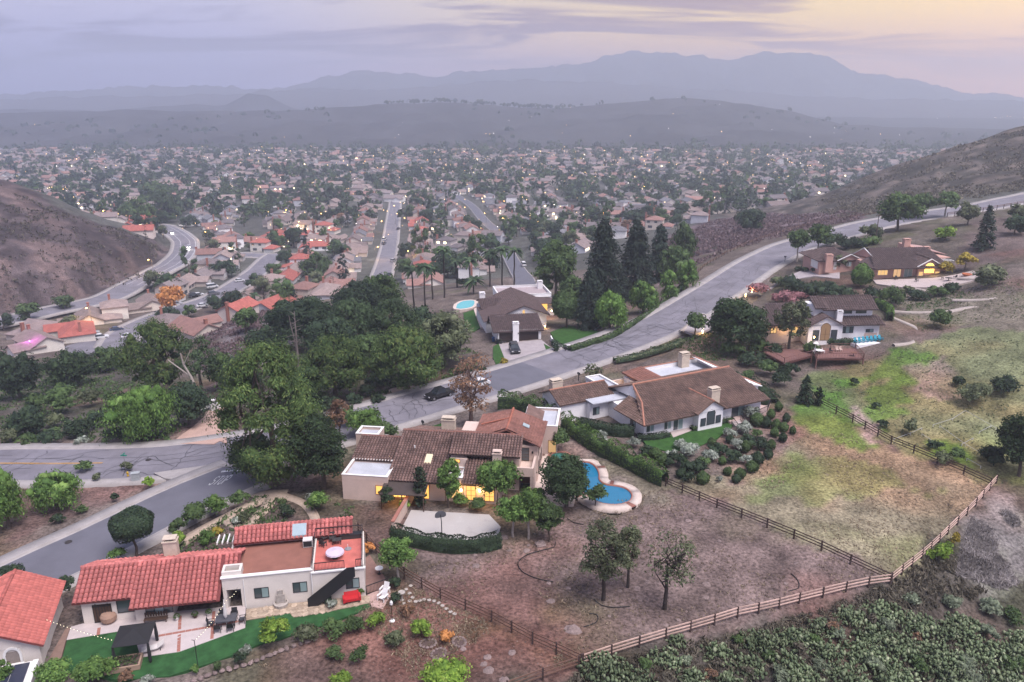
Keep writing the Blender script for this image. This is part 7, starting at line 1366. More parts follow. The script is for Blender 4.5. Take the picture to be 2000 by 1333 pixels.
for q, x, y, ang in LOTS:
    if len(HOUSES) < 296:
        d = 'just beyond' if y < 520 else 'well beyond' if y < 760 else 'far beyond'
        place_house(x, y, ang, d + ' ' + zone(x, y), detail=y < 620, lit=.6, roof=rs.choice([1, 4, 3, 0, 1]) if x < -40 and y < 520 else None)
    else:
        if hz(x, y) < -22 and min((hx - x) ** 2 + (hy - y) ** 2 for hx, hy in HOUSES) > 150: rest.append((x, y, ang)); HOUSES.append((x, y))
for lb, os_ in SEEN.items():
    for o in os_: o['label'] = lb if len(os_) == 1 else '# ' + lb; o['group'] = 'tract houses: ' + lb
# the rest of the town
V = []; Fq = []; VR = []; FR = []; VL = []; FL = []; r_ = np.random.default_rng(9)
V_col = []; VR_col = []
for (x, y, ang) in rest:
    k = r_.integers(0, 4); pw = MB(); sc = r_.uniform(.85, 1.1); z = -36 if y > 900 else hz(x, y); c, s = math.cos(ang), math.sin(ang)
    two = r_.random() < .4; hh = 5.2 if two else 2.8; wx = 5.5 if two else 7.5
    a = MB(); wmesh(a, -wx, wx, -4.5, 4.5, hh, hh + 2.2, 'x'); b = gmesh(-wx, wx, -4.5, 4.5, hh, hh + 2.2, 'x'); g = MB(); wmesh(g, wx - 6, wx, -9, -4.5, 2.6, 4.2, 'y'); b2 = gmesh(wx - 6, wx, -9, -2, 2.6, 4.2, 'y')
    wc = np.array(WALLC[r_.integers(0, 7)]) * r_.uniform(.55, .98); rc = np.array(ROOFC[r_.choice([0, 0, 2, 3, 3, 4, 4, 6])]) * r_.uniform(.8, 1.2)
    for src, VV, FF, cc, col in ((a, V, Fq, V_col, wc), (g, V, Fq, V_col, wc), (b, VR, FR, VR_col, rc), (b2, VR, FR, VR_col, rc)):
        o_ = len(VV); VV += [(x + (p[0] * c - p[1] * s) * sc, y + (p[0] * s + p[1] * c) * sc, z + p[2] * sc) for p in src.v]; FF += [tuple(i + o_ for i in f) for f in src.f]; cc += [(*col, 1)] * len(src.v)
    if r_.random() < .5:
        for _ in range(r_.integers(1, 3)):
            u = r_.uniform(-4, 4); fy = r_.choice([-4.58, 4.58]); o_ = len(VL); VL += [(x + (p[0] * c - p[1] * s) * sc, y + (p[0] * s + p[1] * c) * sc, z + p[2] * sc) for p in ((u - .7, fy, .8), (u + .7, fy, .8), (u + .7, fy, 2.2), (u - .7, fy, 2.2))]; FL.append((o_, o_ + 1, o_ + 2, o_ + 3))
def colmesh(name, VV, FF, cc, mt):
    me = bpy.data.meshes.new(name); me.from_pydata(VV, [], FF); me.materials.append(mt); ca = me.color_attributes.new('cover', 'FLOAT_COLOR', 'POINT'); ca.data.foreach_set('color', np.array(cc, np.float32).ravel()); return me
M_FARH = mat('far_house', (0, 0, 0), .95, .1, .2, cover=True, gen=True)
fh = link('far_houses', colmesh('far_houses', V, Fq, V_col, M_FARH), kind='stuff', label='far rows of small pale houses filling the hazy valley floor', category='houses')
link('roofs', colmesh('roofs', VR, FR, VR_col, M_FARH), fh); lw = bpy.data.meshes.new('lit_windows'); lw.from_pydata(VL, [], FL); lw.materials.append(M_WL2); link('lit_windows', lw, fh)
# ---- suburb trees
def stree(kind, leaf, W, Hh, n, cb, seed): return tree_meshes(kind, W, Hh, W * (.055 if kind not in ('conifer', 'cypress') else .09), n, LF[leaf], seed, cb)
SP_ = [('broad', 'mid', 9, 8, 620, .15), ('broad', 'dark', 11, 10, 700, .12), ('broad', 'olive', 8, 9, 560, .15), ('broad', 'green', 7, 6.5, 480, .15), ('pine', 'pinedark', 9, 14, 640, .15), ('broad', 'oak', 12, 9, 760, .1), ('conifer', 'conifer', 7, 17, 560, .04), ('cypress', 'conifer', 2.6, 11, 260, .03), ('broad', 'autumn', 7, 7, 380, .15), ('broad', 'dark', 8, 7, 520, .08), ('pine', 'mid', 11, 17, 700, .12)]
SPN = ['mid-green', 'dark', 'grey-green', 'bright green', 'dark pine', 'wide dark', 'pointed conifer', 'slim cypress', 'rusty', 'low dark', 'tall leafy']; SPM = [stree(*p, 900 + i) for i, p in enumerate(SP_)]
rt = random.Random(5); TP = []
while len(TP) < 8800:
    y = 255 + 1250 * rt.random() ** .72; px_ = rt.uniform(-120, 2120); x = (px_ - 1000) / F * (y * _c + 85 * _s); TP.append((y, x))
TA = np.array(TP); zt = h(TA[:, 1], TA[:, 0]); den = fbm(TA[:, 1], TA[:, 0], .012, 61, 3); HA = np.array(HOUSES)
ok = (zt < -21) & ((den > .34) | (TA[:, 0] > 1150))
for C in (CURVE, CUL, CROSS, STR, STR2, STR3): ok &= (((TA[:, 1][:, None] - C[:, 0]) ** 2 + (TA[:, 0][:, None] - C[:, 1]) ** 2).min(1) > 9.5 ** 2)
ok &= ~((TA[:, 0] < 520) & (np.random.default_rng(3).random(len(TA)) < .1))
kk = np.where(ok)[0]; dh = np.array([((HA[:, 0] - TA[i, 1]) ** 2 + (HA[:, 1] - TA[i, 0]) ** 2).min() for i in kk]); kk = kk[dh > 42]; kk = kk[np.argsort(TA[kk, 0] + np.abs(TA[kk, 1]) * .1)]
SEENT = {}; far_t = []
for c_, i in enumerate(kk):
    y, x = TA[i]; k = rt.choices(range(11), [10, 9, 7, 6, 5, 6, 3, 4, 3, 8, 4])[0]; s = rt.uniform(.6, 1.15)
    if c_ < 285:
        t = link('suburb_tree', None); t.location = (x, y, zt[i]); t.rotation_euler = (0, 0, rt.uniform(0, 6)); t.scale = (s, s, s * rt.uniform(.9, 1.15)); link('crown', SPM[k][0], t); link('trunk', SPM[k][1], t)
        d = 'close below' if y < 360 else 'beyond' if y < 520 else 'far beyond'; lb = '# %s tree in the valley %s %s' % (SPN[k], d, zone(x, y)); t['label'] = lb; t['category'] = 'tree'; t['group'] = 'valley trees: ' + lb[2:]
    else: far_t.append((x, y, zt[i], k, s))
V = []; r2_ = np.random.default_rng(8); NQ = 0; bl = {}
for (x, y, z, k, s) in far_t:
    kind, leaf, W, Hh, n, cb = SP_[k]; n = int(max(20, min(70, 42000 / y))); P, Nn, ax, C = crown_points(r2_, kind, W * s, Hh * s, n, cb); Vq, Q = leafquads(r2_, P + np.array([x, y, z]), Nn, W * s * .2, .6, ax); bl.setdefault('dark' if leaf in ('dark', 'oak', 'conifer', 'pinedark') else 'mid', []).append(Vq)
ft = None
for nm, Vs in bl.items():
    V = np.concatenate(Vs); o = npmesh('far_trees', V, np.arange(len(V)).reshape(-1, 4), LF[nm])
    if ft is None: ft = link('far_trees', o, kind='stuff', label='far mass of trees between the houses of the hazy valley', category='trees')
    else: link('foliage', o, ft)
# dark groves on the mid hills and their ridge
P = []; r3 = np.random.default_rng(21)
Hm = HILLV[:46]; nn_ = 700; a = r3.integers(4, 46, nn_); b = r3.integers(0, Hm.shape[1] - 1, nn_); pts = Hm[a, b] + r3.normal(size=(nn_, 3)) * np.array([6, 10, 0]); kp = fbm(pts[:, 0], pts[:, 1], .004, 71, 3) > .5; pts = pts[kp]; pts[:, 2] -= 1
rid = HILLV[45, (np.interp(np.arange(160), [0, 159], [192, 250])).astype(int)]; rid = rid[r3.random(160) < .35] + r3.normal(size=(1, 3)) * 0; pts = np.concatenate([pts, rid])
Vs = []
for p in pts: W = r3.uniform(6, 15); D_ = rdirs(r3, 14, -.2); Vq, Q = leafquads(r3, p + D_ * np.array([W / 2, W / 2, W * .45]) + np.array([0, 0, W * .3]), D_, W * .3, .7); Vs.append(Vq)
V = np.concatenate(Vs); link('hill_woodland', npmesh('hill_woodland', V, np.arange(len(V)).reshape(-1, 4), LF['dark']), kind='stuff', label='dark woodland scattered over the hazy hills', category='woodland')
# special suburb trees
T('broad', 'orange', 335, 612, 556, 52, 'orange autumn tree beside the cul-de-sac street', cb=.15, dens=1.3); T('broad', 'dark', 331, 632, 596, 40, 'dark round tree at the cul-de-sac corner', cb=.05); T('broad', 'mid', 60, 632, 590, 44, 'dark tree beside the valley road edge', cb=.15); T('broad', 'mid', 130, 605, 575, 40, 'tree in front of the rocky hill foot', cb=.2); T('pine', 'mid', 275, 446, 388, 64, 'tallest tree of the clump by the valley road bend', cb=.05, dens=1.3); T('pine', 'pinedark', 320, 435, 372, 56, 'dark tree of the clump by the valley road bend', cb=.05, dens=1.3); T('pine', 'mid', 250, 440, 400, 46, 'leafy tree of the clump by the valley road bend', cb=.05, dens=1.3); T('broad', 'mid', 305, 400, 356, 60, 'broad tree behind the road bend clump', cb=.05); T('broad', 'dark', 440, 540, 510, 50, 'dark tree at the corner of the cross street', cb=.1); T('broad', 'mid', 620, 540, 500, 70, 'dark leafy tree between the red-roofed rows', cb=.1); T('broad', 'dark', 560, 522, 490, 34, 'dark tree at the cross street junction', cb=.1); T('broad', 'mid', 480, 650, 600, 50, 'dark tree on the knoll flank', cb=.1)
for i, (px, py, tp) in enumerate([(328,672,640),(336,674,646),(345,676,644),(318,668,648)]): T('cypress', 'conifer', px, py, tp, 6, '# thin dark cypress in front of the cul-de-sac house', cb=.02, group='thin cypresses')
# ---- street lamps
M_ORANGE = emat('sodium_lamp', (1.0, .50, .12), 14.0); M_WHITEL = emat('white_lamp', (1.0, .86, .66), 8.0); M_POLE = mat('lamp_pole', (.16, .15, .15), .6)
def street_lamp(x, y, label, watt=0, white=False):
    z = hz(x, y); t = thing('street_lamp', label, 'street lamp', (x, y, z), rs.uniform(0, 6), 'street lamps in the near valley' if watt else 'street lamps in the far valley'); MB().tube((0, 0, -.3), (0, 0, 7.2), .09, .06, 6).tube((0, 0, 7.1), (1.6, 0, 7.5), .05, None, 5).build('pole', M_POLE, t)
    MB().lathe([(.05, 0), (.3, .06), (.3, .16), (.08, .28)], 8, (1.7, 0, 7.3)).build('lamp_head', M_WHITEL if white else M_ORANGE, t)
    if watt: lamp_light(t, (1.7, 0, 6.9), watt, (1, .58, .22), .3)
for i, (px, py) in enumerate([(300,538),(408,478),(181,640),(733,510),(745,455),(950,438),(985,448),(795,520),(640,470),(590,455),(560,430)]):
    g = G(px, py); street_lamp(g[0], g[1], '# lit street lamp of the near valley streets', 900)
for i in range(55):
    px = rs.uniform(20, 1700); py = 300 + rs.random() ** 1.4 * 150
    if px > 1300 and py > 380: py = 330
    g = G(px, py); street_lamp(g[0], g[1], '# glowing street lamp of the hazy far streets', 0, rs.random() < .35)
# points of light in the distant town and on the ridge
r4 = np.random.default_rng(31); VL = []; FL = []; VW = []; FW = []
def dot_(p, s, VV, FF):
    b = len(VV); VV.extend([(p[0] + s * dx, p[1] + s * dy, p[2] + s * dz) for dx, dy, dz in ((1, 0, 0), (-1, 0, 0), (0, 1, 0), (0, -1, 0), (0, 0, 1), (0, 0, -1))]); FF.extend([(b + i, b + j, b + k) for i, j, k in ((0, 2, 4), (2, 1, 4), (1, 3, 4), (3, 0, 4), (2, 0, 5), (1, 2, 5), (3, 1, 5), (0, 3, 5))])
for i in range(620):
    y = r4.uniform(430, 1450); px = r4.uniform(0, 1150 if y < 650 else 1650); x = (px - 1000) / F * y * _c; warm_ = r4.random() < .88; dot_((x, y, (hz(x, y) if y < 800 else -36) + r4.uniform(4, 7)), .0006 * y * r4.uniform(.3, .9), VL if warm_ else VW, FL if warm_ else FW)
for i in range(190):
    p = MTNV[r4.integers(0, 7), r4.integers(285, 378)] + np.array([r4.uniform(-8, 8), -6, 4]); warm_ = r4.random() < .6; dot_(p, 1.6 * r4.uniform(.4, .9), VL if warm_ else VW, FL if warm_ else FW)
for i in range(70):
    j = r4.integers(30, 330); k = r4.integers(12, 46); p = HILLV[k, j] + np.array([0, -4, 5]); warm_ = r4.random() < .5
    if fbm(p[0:1], p[1:2], .003, 81, 2)[0] > .5: dot_(p, .9 * r4.uniform(.4, 1), VL if warm_ else VW, FL if warm_ else FW)
for VV, FF, nm, mt, lb in ((VL, FL, 'distant_lights', emat('far_warm', (1, .62, .25), 3.5), 'scattered warm lamps of the far hazy town'), (VW, FW, 'distant_lights', emat('far_white', (1, .92, .85), 3), 'scattered white lamps of the far hazy town')):
    me = bpy.data.meshes.new(nm); me.from_pydata(VV, [], FF); me.materials.append(mt); link(nm, me, kind='stuff', label=lb, category='lights')
# ================================================================== VEHICLES
M_PAINT = mat('car_paint', (1, 1, 1), .25, .02, 2, spec=.7, objcol=True); M_TYRE = mat('tyre', (.02, .02, .02), .9); M_RIM = mat('wheel_rim', (.35, .35, .37), .35, metal=.8); M_CARGL = mat('car_glass', (.02, .025, .03), .08, spec=.9); M_TAIL = mat('tail_light', (.30, .02, .02), .3); M_HEAD = mat('head_light', (.6, .6, .62), .2, spec=.8)
def extr(prof, w, taper=None):                 # side profile (x, z), width w; taper(z) narrows the upper part
    m = MB(); n = len(prof); f = taper or (lambda z: 1.0); m.add([(x, -w / 2 * f(z), z) for x, z in prof] + [(x, w / 2 * f(z), z) for x, z in prof], [tuple(range(n)), tuple(range(2 * n - 1, n - 1, -1))] + [(i, n + i, n + (i + 1) % n, (i + 1) % n) for i in range(n)]); return m
def car_proto(kind):
    e = link('parked_car', None); w = 1.85
    if kind == 'sedan': body = [(-2.25, .35), (-2.3, .6), (-2.2, .88), (-1.5, .96), (1.0, .93), (1.9, .82), (2.25, .65), (2.25, .35)]; cab = [(-1.75, .93), (-1.1, 1.38), (-.2, 1.45), (.45, 1.38), (1.25, .92)]; wb = 1.38; h0 = .32
    elif kind == 'suv': w = 1.98; body = [(-2.4, .45), (-2.42, .8), (-2.35, 1.08), (-1.6, 1.12), (1.0, 1.12), (2.1, 1.02), (2.38, .85), (2.38, .45)]; cab = [(-2.3, 1.08), (-2.05, 1.72), (-.6, 1.82), (.3, 1.76), (1.15, 1.1)]; wb = 1.48; h0 = .38
    elif kind == 'van': w = 1.95; body = [(-2.5, .4), (-2.5, 1.0), (-2.4, 1.1), (1.4, 1.1), (2.2, .98), (2.45, .8), (2.45, .4)]; cab = [(-2.45, 1.08), (-2.4, 1.95), (.6, 2.0), (1.0, 1.9), (1.7, 1.08)]; wb = 1.5; h0 = .36
    else: w = 1.95; body = [(-2.8, .5), (-2.8, 1.0), (-1.0, 1.02), (-.9, 1.08), (1.2, 1.08), (2.3, 1.02), (2.65, .85), (2.65, .5)]; cab = [(-.95, 1.06), (-.85, 1.75), (.1, 1.82), (.6, 1.76), (1.35, 1.06)]; wb = 1.75; h0 = .40
    zb = min(z for x, z in cab); zt_ = max(z for x, z in cab); tp = lambda z: 1 - .05 * max(0, (z - .5)) ; bt = extr(body, w, lambda z: .97 if z < .5 else 1 - .06 * max(0, z - .8)); bo = bt.build('body', M_PAINT, e)
    gl = extr(cab, w * .94, lambda z: 1 - .22 * (z - zb) / (zt_ - zb)); gl.build('windows', M_CARGL, e)
    top = sorted(cab, key=lambda p: -p[1])[:3]; x0, x1 = min(p[0] for p in top), max(p[0] for p in top); MB().box(x0 + .02, x1 - .02, -w * .38, w * .38, zt_ - .07, zt_ + .03).build('roof_panel', M_PAINT, e)
    if kind == 'pickup': box('bed', M_TYRE, e, -2.7, -1.1, -.8, .8, 1.0, 1.03)
    for sx in (-1, 1):
        for sy in (-1, 1):
            wh = MB().tube((sx * wb, sy * (w / 2 - .2), h0), (sx * wb, sy * (w / 2 + .02), h0), h0, None, 14).build('wheel', M_TYRE, e); MB().tube((sx * wb, sy * (w / 2 + .01), h0), (sx * wb, sy * (w / 2 + .035), h0), h0 * .6, None, 10).build('rim', M_RIM, wh)
    fx = max(x for x, z in body); bx_ = min(x for x, z in body); zl = body[-2][1] - .12
    for s in (-1, 1):
        MB().box(fx - .12, fx + .015, s * w * .36 - .2, s * w * .36 + .2, zl, zl + .16).build('headlight', M_HEAD, e); MB().box(bx_ - .02, bx_ + .1, s * w * .4 - .12, s * w * .4 + .12, .75, .95).build('taillight', M_TAIL, e)
    return e
CARP = {k: car_proto(k) for k in ('sedan', 'suv', 'van', 'pickup')}; CARK = {k: list(KIDS[v.name]) for k, v in CARP.items()}; CUSED = set()
def car(kind, p, ang, col, label, cat='car', lights=False, group=None):
    src = CARP[kind]
    if kind not in CUSED: o = src; CUSED.add(kind); kids = CARK[kind]
    else:
        o = link('parked_car', None); kids = []
        for ch in CARK[kind]:
            c = ch.copy(); COL.objects.link(c); c.parent = o; kids.append(c)
            for g_ in KIDS.get(ch.name, []): c2 = g_.copy(); COL.objects.link(c2); c2.parent = c
    o.location = [float(v) for v in p]; o.rotation_euler = (0, 0, ang)
    for c in kids:
        if c.name.split('.')[0] in ('body', 'roof_panel', 'pillars'): c.color = (*col, 1)
        if lights and c.name.startswith('headlight'): c.data = c.data.copy(); c.data.materials.clear(); c.data.materials.append(emat('headlight_on', (1, .93, .8), 12))
    tag(o, label, cat, group); return o
def roadz(C, g, up=.02): return np.array([g[0], g[1], C[int(np.argmin(((C[:, :2] - g[:2]) ** 2).sum(1)))][2] - .06 + up])
def heading(C, g):
    i = int(np.argmin(((C[:, :2] - g[:2]) ** 2).sum(1))); d = C[min(i + 2, len(C) - 1)] - C[max(i - 2, 0)]; return math.atan2(d[1], d[0])
BLK, WHT, SIL, GRY_, BLU, RED = (.012, .012, .014), (.62, .62, .63), (.36, .36, .38), (.10, .10, .11), (.03, .05, .10), (.25, .03, .03)
g = G(1005, 688); car('suv', g + np.array([0, 0, .06]), R(-82), BLK, 'black SUV parked on the driveway of the garage house', 'car')
g = G(858, 778); car('pickup', roadz(MAIN, g), heading(MAIN, g) + math.pi, BLK, 'black pickup truck parked at the kerb below the pines', 'pickup')
g = G(934, 757); car('sedan', roadz(MAIN, g), heading(MAIN, g) + math.pi, WHT, 'white car parked behind the rusty autumn tree', 'car')
for i, (k, px, py, a, col, lb) in enumerate([('van', 168, 660, 25, WHT, 'white van in the cul-de-sac driveway'), ('suv', 180, 655, 25, SIL, 'silver SUV behind the white van'), ('suv', 198, 663, 30, WHT, 'pale SUV at the cul-de-sac kerb'), ('sedan', 228, 647, 35, BLU, 'dark blue car at the cul-de-sac kerb'), ('sedan', 250, 660, 70, WHT, 'white car standing in the cul-de-sac turning circle'), ('sedan', 332, 603, 30, WHT, 'white car under the orange autumn tree'), ('suv', 345, 598, 30, SIL, 'silver car under the orange autumn tree'), ('sedan', 396, 600, 35, WHT, 'white car on the cul-de-sac street'), ('suv', 418, 577, 35, GRY_, 'grey car at the cul-de-sac street kerb'), ('van', 415, 563, 40, WHT, 'white van in a cul-de-sac street driveway'), ('suv', 380, 581, 35, BLK, 'black car in a driveway by the orange tree'), ('sedan', 388, 579, 35, WHT, 'white car in a driveway by the orange tree'), ('sedan', 468, 551, 40, WHT, 'white car parked halfway up the cul-de-sac street'), ('suv', 750, 478, 84, GRY_, 'dark car at the left kerb of the straight street'), ('van', 751, 470, 84, WHT, 'white van at the left kerb of the straight street'), ('suv', 768, 512, 80, SIL, 'silver car near the start of the straight street'), ('sedan', 778, 449, 86, BLK, 'black car at the right kerb of the straight street'), ('sedan', 779, 424, 86, GRY_, 'small dark car far up the straight street'), ('van', 1022, 520, 100, WHT, 'white van on the street below the palms'), ('sedan', 760, 540, 80, BLU, 'blue car by the first houses of the straight street')]): g = G(px, py); car(k, g + np.array([0, 0, .14]), R(a), col, lb, 'van' if k == 'van' else 'car', group='vehicles in the valley')
for i, (px, py, lb) in enumerate([(335, 454, 'car with lit headlights entering the valley road bend'), (369, 486, 'car with lit headlights in the middle of the valley road bend')]):
    g = G(px, py); c = car('sedan', roadz(CURVE, g), heading(CURVE, g) + math.pi, WHT, lb, lights=True); c.name = 'driving_car'
    l = bpy.data.lights.new('headlamp_light', 'SPOT'); l.energy = 1200; l.spot_size = R(70); l.color = (1, .93, .82); lo = bpy.data.objects.new('headlamp_light', l); COL.objects.link(lo); lo.parent = c; lo.location = (2.4, 0, .8); lo.rotation_euler = (0, R(-82), 0)
# trailer with a pale boat-like cover by the gate
g = G(380, 808); tr = thing('car_trailer', 'dark trailer carrying a pale covered car beside the pink driveway', 'trailer', g, R(48)); box('bed', M_BLACK, tr, -2.6, 2.6, -1.0, 1.0, .45, .58); MB().tube((2.6, 0, .5), (3.8, 0, .45), .06, None, 4).build('drawbar', M_BLACK, tr)
extr([(-2.1, .58), (-2.2, .95), (-1.5, 1.1), (-.9, 1.55), (.5, 1.58), (1.2, 1.15), (2.1, 1.0), (2.2, .58)], 1.75, lambda z: 1 - .12 * max(0, z - .8)).build('covered_load', mat('pale_cover', (.34, .34, .33), .5, .1, 2), tr)
for sx in (-.5, .5):
    for sy in (-1, 1): MB().tube((sx, sy * .85, .36), (sx, sy * 1.06, .36), .36, None, 12).build('wheel', M_TYRE, tr)
gw = thing('gate_wall', 'white curved wall and gate pillar at the pink driveway end', 'wall', G(398, 802)); o0 = np.array(gw.location)
for a, b in (((393, 796), (405, 800)), ((405, 800), (417, 803)), ((421, 801), (432, 796))):
    a, b = Vector(G(*a) - o0), Vector(G(*b) - o0); d = b - a; q = box('wall_panel', M_STUCW, gw, 0, math.hypot(d.x, d.y), -.15, .15, -.5, 1.1); q.location = a; q.rotation_euler = (0, 0, math.atan2(d.y, d.x))
q = MB().box(-.3, .3, -.3, .3, -.5, 2.0).box(-.38, .38, -.38, .38, 2.0, 2.15).build('pillar', M_STUCW, gw); q.location = Vector(G(418, 803) - o0)
# ================================================================== FENCES
M_RAILP = mat('rail_pale', (.52, .36, .30), .85, .25, 2, objrand=.2); M_RAILD = mat('rail_dark', (.065, .040, .034), .85, .25, 2, objrand=.2); M_POSTD = mat('post_dark', (.055, .034, .030), .9, .2, 3)
def fence(pts, label, rail, gap=2.6, hh=1.35, rails=3, post=.075, wire=False):
    W = [G(*p) for p in pts]; o = W[0]; t = thing('rail_fence', label, 'fence', o); P_ = []
    for a, b in zip(W[:-1], W[1:]):
        n = max(1, round(float(np.linalg.norm((b - a)[:2])) / gap)); P_ += [a[:2] + (b - a)[:2] * k / n for k in range(n)]
    P_.append(W[-1][:2]); P_ = [np.array([p[0], p[1], hz(*p)]) - o for p in P_]; pm = MB().box(-post, post, -post, post, -.6, hh).mesh('post', M_POSTD); rr_ = random.Random(len(P_))
    for p in P_: q = link('post', pm, t); q.location = Vector(p); q.rotation_euler = (rr_.uniform(-.03, .03), rr_.uniform(-.03, .03), rr_.uniform(0, .3))
    rm = MB().box(0, 1, -.028, .028, -.062, .062).mesh('rail', rail)
    for a, b in zip(P_[:-1], P_[1:]):
        for k in range(rails):
            zz = hh - .12 - k * (hh - .25) / rails; A_ = Vector(a) + Vector((0, 0, zz + rr_.uniform(-.02, .02))); B_ = Vector(b) + Vector((0, 0, zz + rr_.uniform(-.02, .02))); d = B_ - A_; q = link('rail', rm, t); q.location = A_; q.rotation_euler = (0, -math.atan2(d.z, math.hypot(d.x, d.y)), math.atan2(d.y, d.x)); q.scale = (d.length, 1, 1)
fence([(1300,950),(1400,993),(1550,1053),(1660,1103),(1738,1140)], 'dark three-rail fence between the two pastures', M_RAILD, 3.0)
fence([(1138,1302),(1300,1250),(1440,1208),(1560,1180),(1738,1142)], 'pale three-rail fence along the bottom of the dusty pasture', M_RAILP, 2.9, 1.4)
fence([(1740,1140),(1800,1092),(1850,1045),(1905,990),(1945,945)], 'pale rail fence climbing the edge of the upper pasture', M_RAILP, 2.9, 1.4)
fence([(700,1040),(735,1082),(790,1130),(860,1170),(960,1215),(1040,1258),(1135,1302)], 'brown three-rail fence between the garden slope and the pasture', mat('rail_brown', (.15, .085, .062), .85, .25, 2), 2.9, 1.4)
fence([(1130,1306),(1060,1330),(990,1356)], 'brown rail fence running off the bottom edge', MATS['rail_brown'], 2.9, 1.4)
fence([(1602,792),(1665,825),(1740,868),(1830,905),(1935,952)], 'dark weathered fence across the upper field', M_RAILD, 3.2, 1.4, 3)
fence([(1345,553),(1375,522),(1420,496),(1470,474),(1530,455),(1600,436),(1680,424),(1740,415)], 'brown guard fence along the far side of the climbing road', MATS['rail_brown'], 3.2, 1.1, 2)
fence([(1850,422),(1920,412),(2000,398)], 'brown rail fence beside the uppermost road', MATS['rail_brown'], 3.2, 1.1, 2)
# white pipes of the old net frames on the upper field
for i, pts in enumerate([[(1745,862),(1778,850),(1800,840)], [(1822,834),(1860,822),(1885,806)], [(1885,806),(1945,840)], [(1835,836),(1885,872),(1925,895)], [(1912,848),(1935,836)], [(1878,872),(1900,860)], [(1800,852),(1822,866)], [(1888,900),(1915,915)]]):
    W = [G(*p) for p in pts]; m = MB(); o = W[0]
    for a, b in zip(W[:-1], W[1:]): m.tube(Vector(a - o) + Vector((0, 0, .35)), Vector(b - o) + Vector((0, 0, .35)), .025, None, 6)
    t = thing('white_pipe', '# white pipe of the net frames lying on the upper field', 'pipe', o, 0, 'white pipes on the upper field'); m.build('pipe', mat('pipe_grey', (.4, .4, .42), .5), t)
    for p in W: MB().tube(Vector(p - o) + Vector((0, 0, -.2)), Vector(p - o) + Vector((0, 0, .35)), .04).build('support', M_TRIM, t)
# ================================================================== ROCKS, STONES, RINGS
M_ROCK = mat('rock', (.20, .15, .14), .95, .35, 3, bump=.03, bscale=8, objrand=.2); M_ROCKP = mat('rock_pale', (.36, .32, .29), .95, .25, 3)
def rock_mesh(seed, mt):
    r = np.random.default_rng(seed); m = MB(); m.lathe([(.1, -.35), (.75, -.3), (1.0, 0), (.8, .35), (.35, .55), (.05, .6)], 8); V = np.array(m.v); V *= 1 + r.normal(0, .13, (len(V), 1)); V[:, 0] *= r.uniform(.8, 1.3); m.v = [tuple(v) for v in V]; return m.mesh('rock', mt)
RM = [rock_mesh(i, M_ROCK) for i in range(6)]
for i, (px, py, s) in enumerate([(930,1106,.55),(1028,1076,.45),(1055,1063,.85),(995,1075,.35),(928,1085,.3),(1032,1065,.3),(985,1050,.6),(1118,1232,.85),(1345,1018,.5),(1380,1142,.5),(1378,1168,.4),(1325,1212,.35),(1300,1222,.4),(1245,1150,.4),(1250,1172,.3),(1265,1138,.4),(1405,1057,.3),(1072,1140,.4),(1110,1150,.3),(1485,1075,.25),(1555,1100,.3),(1535,1140,.3),(1464,1180,.5),(1340,1195,.25),(1190,1204,.25),(1210,1155,.3),(952,1285,.5),(945,1298,.4),(905,1268,.35),(1000,1275,.5),(955,1310,.6),(985,1330,.5),(870,1300,.45),(1490,1085,.25),(1075,1175,.5)]):
    g = G(px, py); o = link('rock', RM[i % 6]); o.location = Vector(g); o.scale = (s, s * .9, s * .6); o.rotation_euler = (0, 0, i * 1.3); tag(o, '# weathered rock on the pasture and slope', 'rock', 'rocks on the bare ground')
SMs = MB().lathe([(.16, -.1), (.24, 0), (.22, .04), (.06, .05)], 7).mesh('stepping_stone', M_ROCKP)
pth = link('stepping_path', None); pth['kind'] = 'structure'
for i, (px, py) in enumerate([(793,1152),(800,1160),(806,1168),(800,1175),(790,1180),(812,1176),(820,1174),(828,1172),(838,1173),(848,1175),(857,1179),(864,1184),(872,1190),(880,1196),(888,1200),(802,1145)]): g = G(px, py); q = link('stone', SMs, pth); q.location = Vector(g) + Vector((0, 0, .04)); q.rotation_euler = (0, 0, i * 2.1)
for i, (px, py, w) in enumerate([(836,1258,1.25), (857,1278,1.25), (897,1255,1.2), (880,1246,.9)][:3]):
    g = G(px, py); t = thing('stone_ring', ['stone ring bed nearest the house', 'stone ring bed nearest the bottom edge', 'stone ring bed nearest the rail fence'][i], 'planter ring', g, i); m = MB()
    for k in range(12):
        a = 2 * math.pi * k / 12; q = link('stone', RM[k % 6], t); q.location = (w * .62 * math.cos(a), w * .5 * math.sin(a), .08); q.scale = (.19, .15, .14); q.rotation_euler = (0, 0, a + 1.57); q.data = STONEP[k % 6] if 'STONEP' in globals() else q.data
    MB().lathe([(.05, -.1), (w * .55, -.1), (w * .5, .06), (.05, .1)], 12).build('soil', mat('soil', (.09, .06, .055), .95), t)
